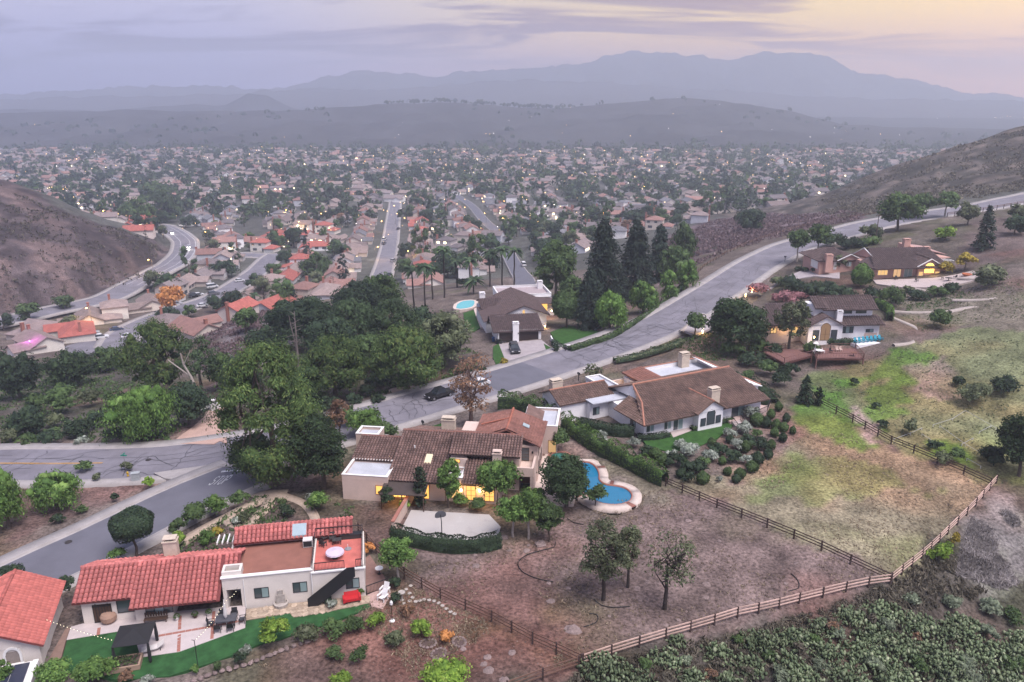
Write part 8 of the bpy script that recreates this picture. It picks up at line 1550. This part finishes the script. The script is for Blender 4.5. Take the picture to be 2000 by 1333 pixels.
# ================================================================== TERRACE, PATIO AND GARDEN THINGS OF THE RED-ROOFED HOUSE
Ao = Vector(A.location); Aa = A.rotation_euler.z; Am = Matrix.Rotation(Aa, 4, 'Z')
def ia(x, y, z=0.1): return tuple(Ao + Am @ Vector((x, y, z)))
M_LILAC = mat('lilac_cover', (.52, .44, .52), .7, .12, 2); M_WICK = mat('wicker_dark', (.04, .035, .035), .8); M_REDC = mat('red_cushion', (.45, .02, .025), .8, .1, 3); M_WPLAS = mat('white_resin', (.74, .72, .72), .5); M_CUSH = mat('pale_cushion', (.58, .54, .52), .85)
t = thing('covered_table', 'pale lilac covered table on the red roof terrace', 'table', ia(24.6, 2.2, 3.42), Aa + .3); MB().lathe([(.8, .55), (1.0, .62), (.95, .78), (.45, .85), (.05, .95)], 14).build('cover', M_LILAC, t); MB().lathe([(.35, 0), (.12, .08), (.1, .6)], 10).build('pedestal', M_BLACK, t)
def chair(loc, ang, label, mt, cush=None, name='patio_chair', group=None):
    c = thing(name, label, 'chair', loc, ang, group); box('seat', cush or mt, c, -.28, .28, -.28, .26, .38, .46); MB().slab([(-.28, .2, .42), (.28, .2, .42), (.28, .36, 1.0), (-.28, .36, 1.0)], .06).build('backrest', mt, c)
    for sx in (-1, 1):
        box('armrest', mt, c, sx * .31 - .03, sx * .31 + .03, -.28, .28, .6, .64)
        for sy in (-1, 1): box('leg', mt, c, sx * .31 - .025, sx * .31 + .025, sy * .26 - .025, sy * .26 + .025, 0, .6 if sy < 0 else .62)
    return c
chair(ia(23.2, 4.7, 3.42), Aa + 2.6, 'dark chair at the corner of the roof terrace', M_WICK); chair(ia(24.2, 5.6, 3.42), Aa, 'dark chair behind the small terrace table', M_WICK); chair(ia(23.3, 5.9, 3.42), Aa + .6, 'dark chair against the terrace back rail', M_WICK)
t = thing('side_table', 'small dark square table on the roof terrace', 'table', ia(24.7, 5.0, 3.42), Aa); box('table_top', M_WICK, t, -.5, .5, -.35, .35, .5, .56); [box('leg', M_WICK, t, sx * .42 - .03, sx * .42 + .03, sy * .28 - .03, sy * .28 + .03, 0, .5) for sx in (-1, 1) for sy in (-1, 1)]
t = thing('storage_bench', 'long dark storage bench along the terrace back', 'bench', ia(26.2, 6.0, 3.42), Aa); box('body', M_WICK, t, -1.1, 1.1, -.35, .35, .02, .5); box('lid', M_BLACK, t, -1.15, 1.15, -.38, .38, .5, .56)
t = thing('parasol_base', 'grey parasol foot with a short pole on the terrace', 'parasol base', ia(25.9, 3.7, 3.42), 0); MB().lathe([(.38, 0), (.38, .06), (.08, .12)], 14).build('base', mat('grey_metal', (.2, .2, .21), .5), t); MB().tube((0, 0, .1), (0, 0, .6), .03).build('pole', M_TRIM, t)
t = thing('air_unit', 'pale air conditioner box at the edge of the terrace', 'air conditioner', ia(21.6, 5.2, 3.36), Aa); box('casing', M_CUSH, t, -.5, .5, -.4, .4, .06, .9); box('grille', M_BLACK, t, -.45, .45, -.42, -.4, .15, .8)
t = thing('loveseat', 'bright red loveseat below the terrace window', 'sofa', ia(26.2, -1.0, .08), Aa + R(8)); box('seat', M_REDC, t, -.75, .75, -.35, .35, .2, .48); MB().slab([(-.75, .25, .4), (.75, .25, .4), (.75, .45, .95), (-.75, .45, .95)], .18).build('backrest', M_REDC, t); [box('armrest', M_REDC, t, s * .82 - .1, s * .82 + .1, -.38, .4, .15, .65) for s in (-1, 1)]; [box('leg', M_BLACK, t, s * .75 - .04, s * .75 + .04, y - .04, y + .04, 0, .2) for s in (-1, 1) for y in (-.3, .3)]
for i, (px, py, a) in enumerate([(752, 1160, -20), (748, 1173, -28)]):
    c = thing('garden_chair', ['white wooden garden chair farther from the lawn', 'white wooden garden chair nearer the lawn'][i], 'chair', G(px, py) + np.array([0, 0, .1]), R(a)); 
    for k in range(5): MB().slab([(-.3 + k * .125, -.4, .38), (-.2 + k * .125, -.4, .38), (-.2 + k * .125, .25, .28), (-.3 + k * .125, .25, .28)], .03).build('slat', M_WPLAS, c); MB().slab([(-.3 + k * .125, .22, .28), (-.2 + k * .125, .22, .28), (-.2 + k * .125, .55, 1.05), (-.3 + k * .125, .55, 1.05)], .03).build('back_slat', M_WPLAS, c)
    for s in (-1, 1): box('armrest', M_WPLAS, c, s * .4 - .08, s * .4 + .08, -.42, .4, .55, .6); [box('leg', M_WPLAS, c, s * .4 - .04, s * .4 + .04, y - .04, y + .04, 0, .55) for y in (-.38, .3)]
t = thing('wall_fountain', 'pale stone wall fountain against the long facade', 'fountain', ia(19.0, -.35, .05), Aa); MB().lathe([(.7, 0), (.75, .35), (.62, .38), (.6, .2), (.05, .2)], 14).build('basin', M_ROCKP, t); MB().prism([(-.45, .05), (.45, .05), (.3, .3), (-.3, .3)], 0, 1.2).build('back_panel', M_ROCKP, t); MB().prism([(-.25, .08), (.25, .08), (.25, .3), (-.25, .3)], 1.2, 1.7).build('crest', M_ROCKP, t)
t = thing('dining_table', 'dark metal dining table with a folded pale parasol', 'table', G(443, 1222) + np.array([0, 0, .1]), Aa); MB().prism([(-1.0, -.55), (1.0, -.55), (1.0, .55), (-1.0, .55)], .7, .74).build('table_top', mat('metal_slate', (.07, .07, .08), .5), t); [box('leg', M_BLACK, t, sx * .85 - .03, sx * .85 + .03, sy * .42 - .03, sy * .42 + .03, 0, .7) for sx in (-1, 1) for sy in (-1, 1)]
pa = thing('folded_parasol', 'tall folded cream parasol standing in the dining table', 'parasol', G(443, 1222) + np.array([0, 0, .1]), 0); MB().tube((0, 0, 0), (0, 0, 2.9), .03).build('pole', M_TRIM, pa); MB().lathe([(.14, .9), (.2, 1.2), (.14, 2.2), (.03, 2.85)], 8).build('canopy', M_CUSH, pa)
for i, (dx_, dy_, a) in enumerate([(-.65, -1.0, 180), (.55, -1.0, 180), (-.6, 1.0, 0), (.6, 1.0, 0), (-1.5, 0, 90), (1.5, .1, -90)]): q = Vector(G(443, 1222)) + Am @ Vector((dx_, dy_, .1)); chair(q, Aa + R(a), 'dark metal dining chair at the ' + ['front left', 'front right', 'rear left', 'rear right', 'left end', 'right end'][i] + ' of the patio table', M_BLACK, mat('metal_slate', (.07, .07, .08)), 'dining_chair', 'dining chairs on the patio')
gz_ = thing('gazebo', 'black canopy gazebo between lawn and patio', 'gazebo', G(268, 1278) + np.array([0, 0, .06]), Aa + R(2)); M_CANV = mat('black_canvas', (.02, .02, .022), .9)
for f in ([(-1.6, -1.6, 2.15), (1.6, -1.6, 2.15), (0, 0, 2.75)], [(1.6, -1.6, 2.15), (1.6, 1.6, 2.15), (0, 0, 2.75)], [(1.6, 1.6, 2.15), (-1.6, 1.6, 2.15), (0, 0, 2.75)], [(-1.6, 1.6, 2.15), (-1.6, -1.6, 2.15), (0, 0, 2.75)]): MB().slab(f, .05).build('canopy_panel', M_CANV, gz_)
for sx in (-1, 1):
    for sy in (-1, 1): box('post', M_BLACK, gz_, sx * 1.5 - .05, sx * 1.5 + .05, sy * 1.5 - .05, sy * 1.5 + .05, -.2, 2.12); MB().lathe([(.14, .1), (.17, .9), (.1, 2.0)], 6, (sx * 1.5, sy * 1.5, 0)).build('curtain', M_CANV, gz_)
lg = thing('sun_lounger', 'pale cushioned sun lounger under the black gazebo', 'lounger', G(300, 1272) + np.array([0, 0, .1]), Aa + R(15)); MB().slab([(-1.0, -.35, .38), (.35, -.35, .38), (.35, .35, .38), (-1.0, .35, .38)], .1).build('mattress', M_CUSH, lg); MB().slab([(.35, -.35, .38), (1.0, -.35, .75), (1.0, .35, .75), (.35, .35, .38)], .1).build('backrest', M_CUSH, lg); [box('leg', M_BLACK, lg, x - .03, x + .03, s * .3 - .03, s * .3 + .03, 0, .3) for x in (-.9, .6) for s in (-1, 1)]
pb_ = thing('planter_box', 'brown raised planter box with greens on the lawn', 'planter', G(243, 1302) + np.array([0, 0, .06]), Aa + R(5)); m = MB(); m.box(-1.5, 1.5, -.9, -.75, 0, .5).box(-1.5, 1.5, .75, .9, 0, .5).box(-1.5, -1.35, -.75, .75, 0, .5).box(1.35, 1.5, -.75, .75, 0, .5); m.build('frame', mat('planter_wood', (.32, .22, .16), .85), pb_); box('soil', mat('soil', (.09, .06, .055)), pb_, -1.35, 1.35, -.75, .75, 0, .42)
r = np.random.default_rng(3); P = np.stack([r.uniform(-1.3, 1.3, 260), r.uniform(-.7, .7, 260), r.uniform(.42, .75, 260)], 1); Vq, Q = leafquads(r, P, rdirs(r, 260, .1), .12); link('greens', npmesh('greens', Vq, Q, LF['mid']), pb_)
chp = thing('fire_bowl', 'round brown covered fire bowl on the patio', 'fire bowl', G(214, 1216) + np.array([0, 0, .1]), 0); MB().lathe([(.5, 0), (.75, .3), (.78, .75), (.6, 1.0), (.05, 1.1)], 14).build('cover', mat('tan_cover', (.30, .19, .14), .9), chp)
bn = thing('garden_bench', 'dark slatted bench below the patio windows', 'bench', ia(7.0, -1.0, .1), Aa); [box('slat', M_WOODD, bn, -1.1, 1.1, -.3 + k * .15, -.18 + k * .15, .42, .46) for k in range(4)]; [box('back_slat', M_WOODD, bn, -1.1 + k * .25, -.95 + k * .25, .32, .37, .46, .95) for k in range(9)]; [box('leg', M_WOODD, bn, x - .04, x + .04, y - .04, y + .04, 0, .42) for x in (-1, 1) for y in (-.25, .3)]
for i, (x, y) in enumerate([(9.0, -1.1), (10.7, -1.0), (12.0, -.9)]): pt = thing('plant_pot', ['plant pot at the end of the dark bench', 'plant on a small stand in the middle of the porch', 'plant pot beside the porch pier'][i], 'plant pot', ia(x, y, .1), i); MB().lathe([(.16, 0), (.24, .35), (.2, .36)], 10).build('pot', M_CUSH if i != 1 else M_WOODD, pt); P = rdirs(r, 60, 0) * .3 + np.array([0, 0, .45]); Vq, Q = leafquads(r, P, P, .12); link('plant', npmesh('plant', Vq, Q, LF['mid']), pt)
# brick bands of the patio
for i, pts in enumerate([[(352, 1205), (349, 1275)], [(418, 1196), (414, 1250)], [(310, 1244), (350, 1237), (412, 1226), (478, 1213)], [(194, 1228), (192, 1242)]]):
    W = [G(*p) for p in pts]
    for a, b in zip(W[:-1], W[1:]):
        d = b - a; l = float(np.hypot(d[0], d[1])); n = max(2, int(l / .55)); bmh = MB().box(.01, l / n - .02, -.15, .15, -.05, .012).mesh('brick', M_BRICK)
        for k in range(n): q = link('brick', bmh, patio_a); q.location = Vector(a + d * k / n) + Vector((0, 0, .10)); q.rotation_euler = (0, 0, math.atan2(d[1], d[0]))
# flagstones set in the strip along the facade
rf_ = random.Random(8); SFm = [MB().prism([(.42 * rf_.uniform(.7, 1.1) * math.cos(a), .3 * rf_.uniform(.7, 1.1) * math.sin(a)) for a in np.linspace(0, 2 * math.pi, 7)[:-1]], -.06, .02).mesh('flagstone', mat('flagstone', (.36, .28, .21), .9, .25, 2, objrand=.25)) for _ in range(5)]
AP = [G(*p)[:2] for p in [(481,1213),(481,1192),(560,1181),(716,1163),(722,1179),(640,1196),(575,1207),(565,1198),(540,1203)]]
for i in range(22):
    for j in range(4):
        px = 486 + i * 11 + rf_.uniform(-2, 2); py = 1194 - i * 1.2 + j * 6 + rf_.uniform(-1, 1); g = G(px, py)
        if inpoly(np.array([g[0]]), np.array([g[1]]), AP)[0]: q = link('flagstone', SFm[(i + j) % 5], apron_a); q.location = (g[0], g[1], g[2] + .085); q.rotation_euler = (0, 0, rf_.uniform(0, 6))
# retaining wall, lamp posts and string lights on the lower garden
rw = thing('retaining_wall', 'low stone and brick retaining wall below the lawn', 'wall', G(420, 1325)); o0 = np.array(rw.location); W = spline([G(*p) for p in ((350,1345),(420,1318),(490,1298),(560,1270),(615,1252))], .55)
for k, p in enumerate(W): q = link('stone', RM[k % 6], rw); q.data = RM[k % 6]; q.location = Vector(p - o0) + Vector((0, 0, .18)); q.scale = (.34, .24, .32); q.rotation_euler = (0, 0, k * 1.7)
lpst = []
for i, (px, py, hh) in enumerate([(388, 1312, 3.4), (77, 1255, 3.2)]):
    g = G(px, py); l = thing('lamp_post', ['thin black post with a hook at the lawn edge', 'thin black post beside the outbuilding roof'][i], 'lamp post', g); MB().tube((0, 0, -.3), (0, 0, hh), .035).tube((0, 0, hh), (-.25, 0, hh + .05), .025).build('post', M_BLACK, l); lpst.append(np.array([g[0], g[1], g[2] + hh]))
M_BULB = emat('string_bulb', (1, .86, .62), 1.6); a0 = np.array(ia(14.9, -.2, 2.6)); gtop = np.array(gz_.location) + np.array([.8, -1.4, 2.1])
for i, (a, b, lb) in enumerate([(lpst[1], gtop, 'string of small bulbs from the outbuilding to the gazebo'), (lpst[0], np.array(ia(14.3, -2.2, 2.9)), 'string of small bulbs from the lawn post to the dining parasol'), (np.array(ia(14.3, -2.2, 2.9)), a0, 'string of small bulbs from the dining parasol into the archway')]):
    n = int(np.linalg.norm(b - a) / .38); P_ = [a + (b - a) * k / n - np.array([0, 0, .35 * 4 * (k / n) * (1 - k / n)]) for k in range(n + 1)]; t = thing('string_lights', lb, 'string lights', a); tv, tq = tubes([(p - a, .012, q - a, .012) for p, q in zip(P_[:-1], P_[1:])], 4); link('wire', npmesh('wire', tv, tq, M_BLACK), t); bm_ = MB().lathe([(.01, -.08), (.034, -.05), (.034, -.02), (.01, 0)], 6).mesh('bulb', M_BULB)
    for p in P_[1:-1]: q = link('bulb', bm_, t); q.location = Vector(p - a)
bb = thing('bird_bath', 'small pale bird bath near the stepping stones', 'bird bath', G(785, 1172)); MB().lathe([(.25, 0), (.1, .1), (.08, .75), (.38, .85), (.4, .95), (.3, .9)], 12).build('basin', M_ROCKP, bb)
fd = thing('bird_feeder', 'bird feeder on a thin dark pole in the garden', 'bird feeder', G(766, 1213)); MB().tube((0, 0, -.2), (0, 0, 1.9), .03).build('pole', M_BLACK, fd); MB().lathe([(.12, 1.9), (.16, 1.95), (.16, 2.2), (.03, 2.4)], 8).build('feeder', M_TRIM, fd); MB().lathe([(.3, 0), (.25, .08), (.03, .1)], 10).build('foot', M_TRIM, fd)
sg = railing(None, [tuple(G(716, 1163)), tuple(G(757, 1148))], 0, M_BLACK, 1.1, .16, .04, 'garden_gate'); tag(sg, 'black bar gate closing the side yard', 'gate')
ot = thing('cafe_table', 'small white round table with a red seat in the side yard', 'table', G(741, 1122) + np.array([0, 0, .08])); MB().lathe([(.02, .68), (.45, .68), (.45, .73), (.02, .74)], 14).build('table_top', M_WPLAS, ot); MB().lathe([(.25, 0), (.05, .05), (.05, .68)], 8).build('pedestal', M_BLACK, ot)
# ---- street furniture by the junction
g = G(247, 925); ss = thing('street_sign', 'green street-name sign on a thin post at the junction', 'street sign', g); MB().tube((0, 0, -.3), (0, 0, 2.8), .03).build('post', M_POLE, ss); box('sign_blade', mat('sign_green', (.01, .22, .15), .5), ss, -.45, .45, -.02, .02, 2.75, 2.95); MB().box(-.02, .02, -.4, .4, 2.97, 3.15).build('cross_blade', MATS['sign_green'], ss)
g = G(266, 938); ub = thing('utility_box', 'grey utility box on the corner of the junction', 'utility box', g, .3); box('cabinet', mat('util_grey', (.36, .38, .40), .6), ub, -.55, .55, -.35, .35, -.2, 1.1); box('lid', mat('util_lid', (.30, .32, .33), .6), ub, -.6, .6, -.4, .4, 1.1, 1.18); box('door_panel', MATS['util_lid'], ub, -.48, .48, -.37, -.35, .05, 1.0)
g = G(247, 930); fhd = thing('fire_hydrant', 'yellow fire hydrant under the street-name sign', 'hydrant', G(250, 930)); MB().lathe([(.16, 0), (.16, .08), (.11, .1), (.11, .5), (.15, .52), (.13, .62), (.04, .7)], 12).build('body', mat('hyd_yellow', (.45, .28, .03), .5), fhd); MB().tube((-.2, 0, .38), (.2, 0, .38), .06, None, 8).build('outlet', MATS['hyd_yellow'], fhd)
for i, (px, py, lb) in enumerate([(826, 838, 'black mailbox on a post opposite the parked pickup'), (1104, 690, 'black mailbox at the mouth of the garage house driveway'), (1130, 742, 'black post lamp by the road in front of the ranch house'), (1533, 510, 'black mailbox beside the upper driveway')]):
    mb_ = thing('mailbox', lb, 'mailbox', G(px, py), R(25)); box('post', M_BLACK, mb_, -.06, .06, -.06, .06, -.2, 1.05); m = MB(); ar = [(.16 * math.cos(a), 1.3 + .14 * math.sin(a)) for a in np.linspace(0, math.pi, 7)]; pr = [(-.16, 1.05), (.16, 1.05)] + ar; n_ = len(pr); m.add([(x, -.28, z) for x, z in pr] + [(x, .28, z) for x, z in pr], [tuple(range(n_ - 1, -1, -1)), tuple(range(n_, 2 * n_))] + [(k, (k + 1) % n_, n_ + (k + 1) % n_, n_ + k) for k in range(n_)]); m.build('box', M_BLACK, mb_)
g = G(1709, 478); pp = thing('utility_pole', 'tall wooden pole beside the salmon house roof', 'utility pole', g); Hp = top_z(g, 418) - g[2]; MB().tube((0, 0, -.5), (0, 0, Hp), .16, .11, 8).build('pole', M_BARK, pp); box('crossarm', M_BARK, pp, -.9, .9, -.06, .06, Hp - .6, Hp - .45)
# garden light in the driveway lawn (a small lit shrub in the photograph)
g = G(985, 716); ll = thing('garden_spotlight', 'small garden light glowing under a golden shrub on the driveway lawn', 'garden light', g); MB().lathe([(.05, 0), (.1, .1), (.12, .25), (.05, .28)], 8).build('lamp', M_LAMP, ll); lamp_light(ll, (.2, -.3, .5), 45, (1, .75, .3), .1); bush('yellow', 984, 715, 700, 16, 'golden lit shrub on the driveway lawn', dens=.8)
for i, (px, py, lb, wt) in enumerate([(1372, 652, 'low lamp by the drive mouth of the deck house', 120), (1468, 572, 'low lamp among the pink shrubs', 160), (1456, 580, 'low lamp at the kerb below the pink shrubs', 90), (1515, 580, 'low lamp beside the upper driveway shrubs', 90)]):
    g = G(px, py); ll = thing('path_light', lb, 'path light', g); MB().lathe([(.06, 0), (.06, .5), (.14, .52), (.12, .7), (.03, .75)], 8).build('lamp', M_LAMP, ll); lamp_light(ll, (0, -.4, .8), wt, (1, .66, .26), .15)
for i, (px, py, a, lb) in enumerate([(1750, 548, 0, 'dark patio chair by the salmon house glass door'), (1790, 552, 30, 'dark patio chair in front of the arched window'), (1840, 548, 60, 'dark patio chair at the salmon house terrace table'), (1865, 546, 200, 'dark patio chair at the far end of the salmon terrace')]): chair(G(px, py) + np.array([0, 0, .15]), R(a), lb, M_WICK)
t = thing('patio_table', 'round dark table on the salmon house terrace', 'table', G(1852, 550) + np.array([0, 0, .15])); MB().lathe([(.02, .7), (.8, .7), (.8, .75), (.02, .75)], 16).build('table_top', M_WICK, t); MB().lathe([(.4, 0), (.08, .06), (.08, .7)], 8).build('pedestal', M_WICK, t)
t = thing('fire_pit', 'orange fire pit bowl at the end of the salmon terrace', 'fire pit', G(1888, 540) + np.array([0, 0, .15])); MB().lathe([(.7, 0), (1.1, .3), (1.1, .5), (.9, .5), (.8, .3), (.05, .3)], 16).build('bowl', mat('clay', (.42, .14, .07), .9), t)
# hoses lying in the pasture
for i, pts in enumerate([[(1085,1060),(1082,1070),(1060,1076),(1030,1085),(1012,1100),(1020,1118),(1050,1132),(1080,1138)], [(1160,1172),(1175,1184),(1200,1188),(1230,1186)], [(1545,1122),(1558,1135),(1560,1150),(1540,1156)], [(1150,1200),(1165,1202),(1168,1212),(1160,1220),(1140,1226)], [(1108,1014),(1120,1022),(1140,1026)]]):
    W = spline([G(*p) for p in pts], .5); W[:, 2] = h(W[:, 0], W[:, 1]) + .10; o = W[0].copy(); tv, tq = tubes([(a - o, .05, b - o, .05) for a, b in zip(W[:-1], W[1:])], 5); q = link('garden_hose', npmesh('garden_hose', tv, tq, M_BLACK)); q.location = Vector(o); tag(q, ['long dark hose curling from the court corner', 'dark hose at the foot of the tallest pasture tree', 'dark hose loop near the fence corner', 'dark hose in the lower pasture', 'short dark hose below the terrace'][i], 'hose', 'hoses lying in the pasture')
g = G(62, 690); fl = thing('flood_lamp', 'magenta floodlight colouring the roof at the cul-de-sac end', 'lamp', g + np.array([0, 0, 0])); MB().tube((0, 0, -.3), (0, 0, 3.6), .06).build('post', M_POLE, fl); MB().lathe([(.05, 3.6), (.22, 3.7), (.22, 3.9), (.05, 4.0)], 8).build('lamp_head', emat('magenta_lamp', (.9, .1, 1), 8), fl); lamp_light(fl, (-.6, .6, 5.4), 500, (.9, .1, 1), .3)
# ---- labels that count along the picture: '#' becomes the place in the row
bpy.context.view_layer.update(); GR = {}
for o in bpy.data.objects:
    if o.parent is None and str(o.get('label', '')).startswith('#'): GR.setdefault(o['label'], []).append(o)
for lb, os_ in GR.items():
    os_.sort(key=lambda o: o.location.x / (o.location.y * _c - (o.location.z - CAMZ) * _s))
    for k, o in enumerate(os_): o['label'] = lb[2:] if len(os_) == 1 else (ORD[k] if k < len(ORD) else 'last') + lb[1:] + ', from the left'
# ================================================================== dusk haze over the whole valley
hb = MB().box(-5600, 5600, -300, 5700, -60, 312).build('haze', None, kind='stuff', label='pale lavender dusk haze over the valley', category='haze')
hm = bpy.data.materials.new('haze_air'); hm.use_nodes = True; t = hm.node_tree; t.nodes.clear()
pv = N('ShaderNodeVolumePrincipled', t); pv.inputs['Color'].default_value = (*HAZE[1], 1); pv.inputs['Density'].default_value = HAZE[0]; pv.inputs['Anisotropy'].default_value = 0.5
mo = N('ShaderNodeOutputMaterial', t); L(pv.outputs[0], mo.inputs['Volume'], t)
hb.data.materials.append(hm); hb.display_type = 'WIRE'
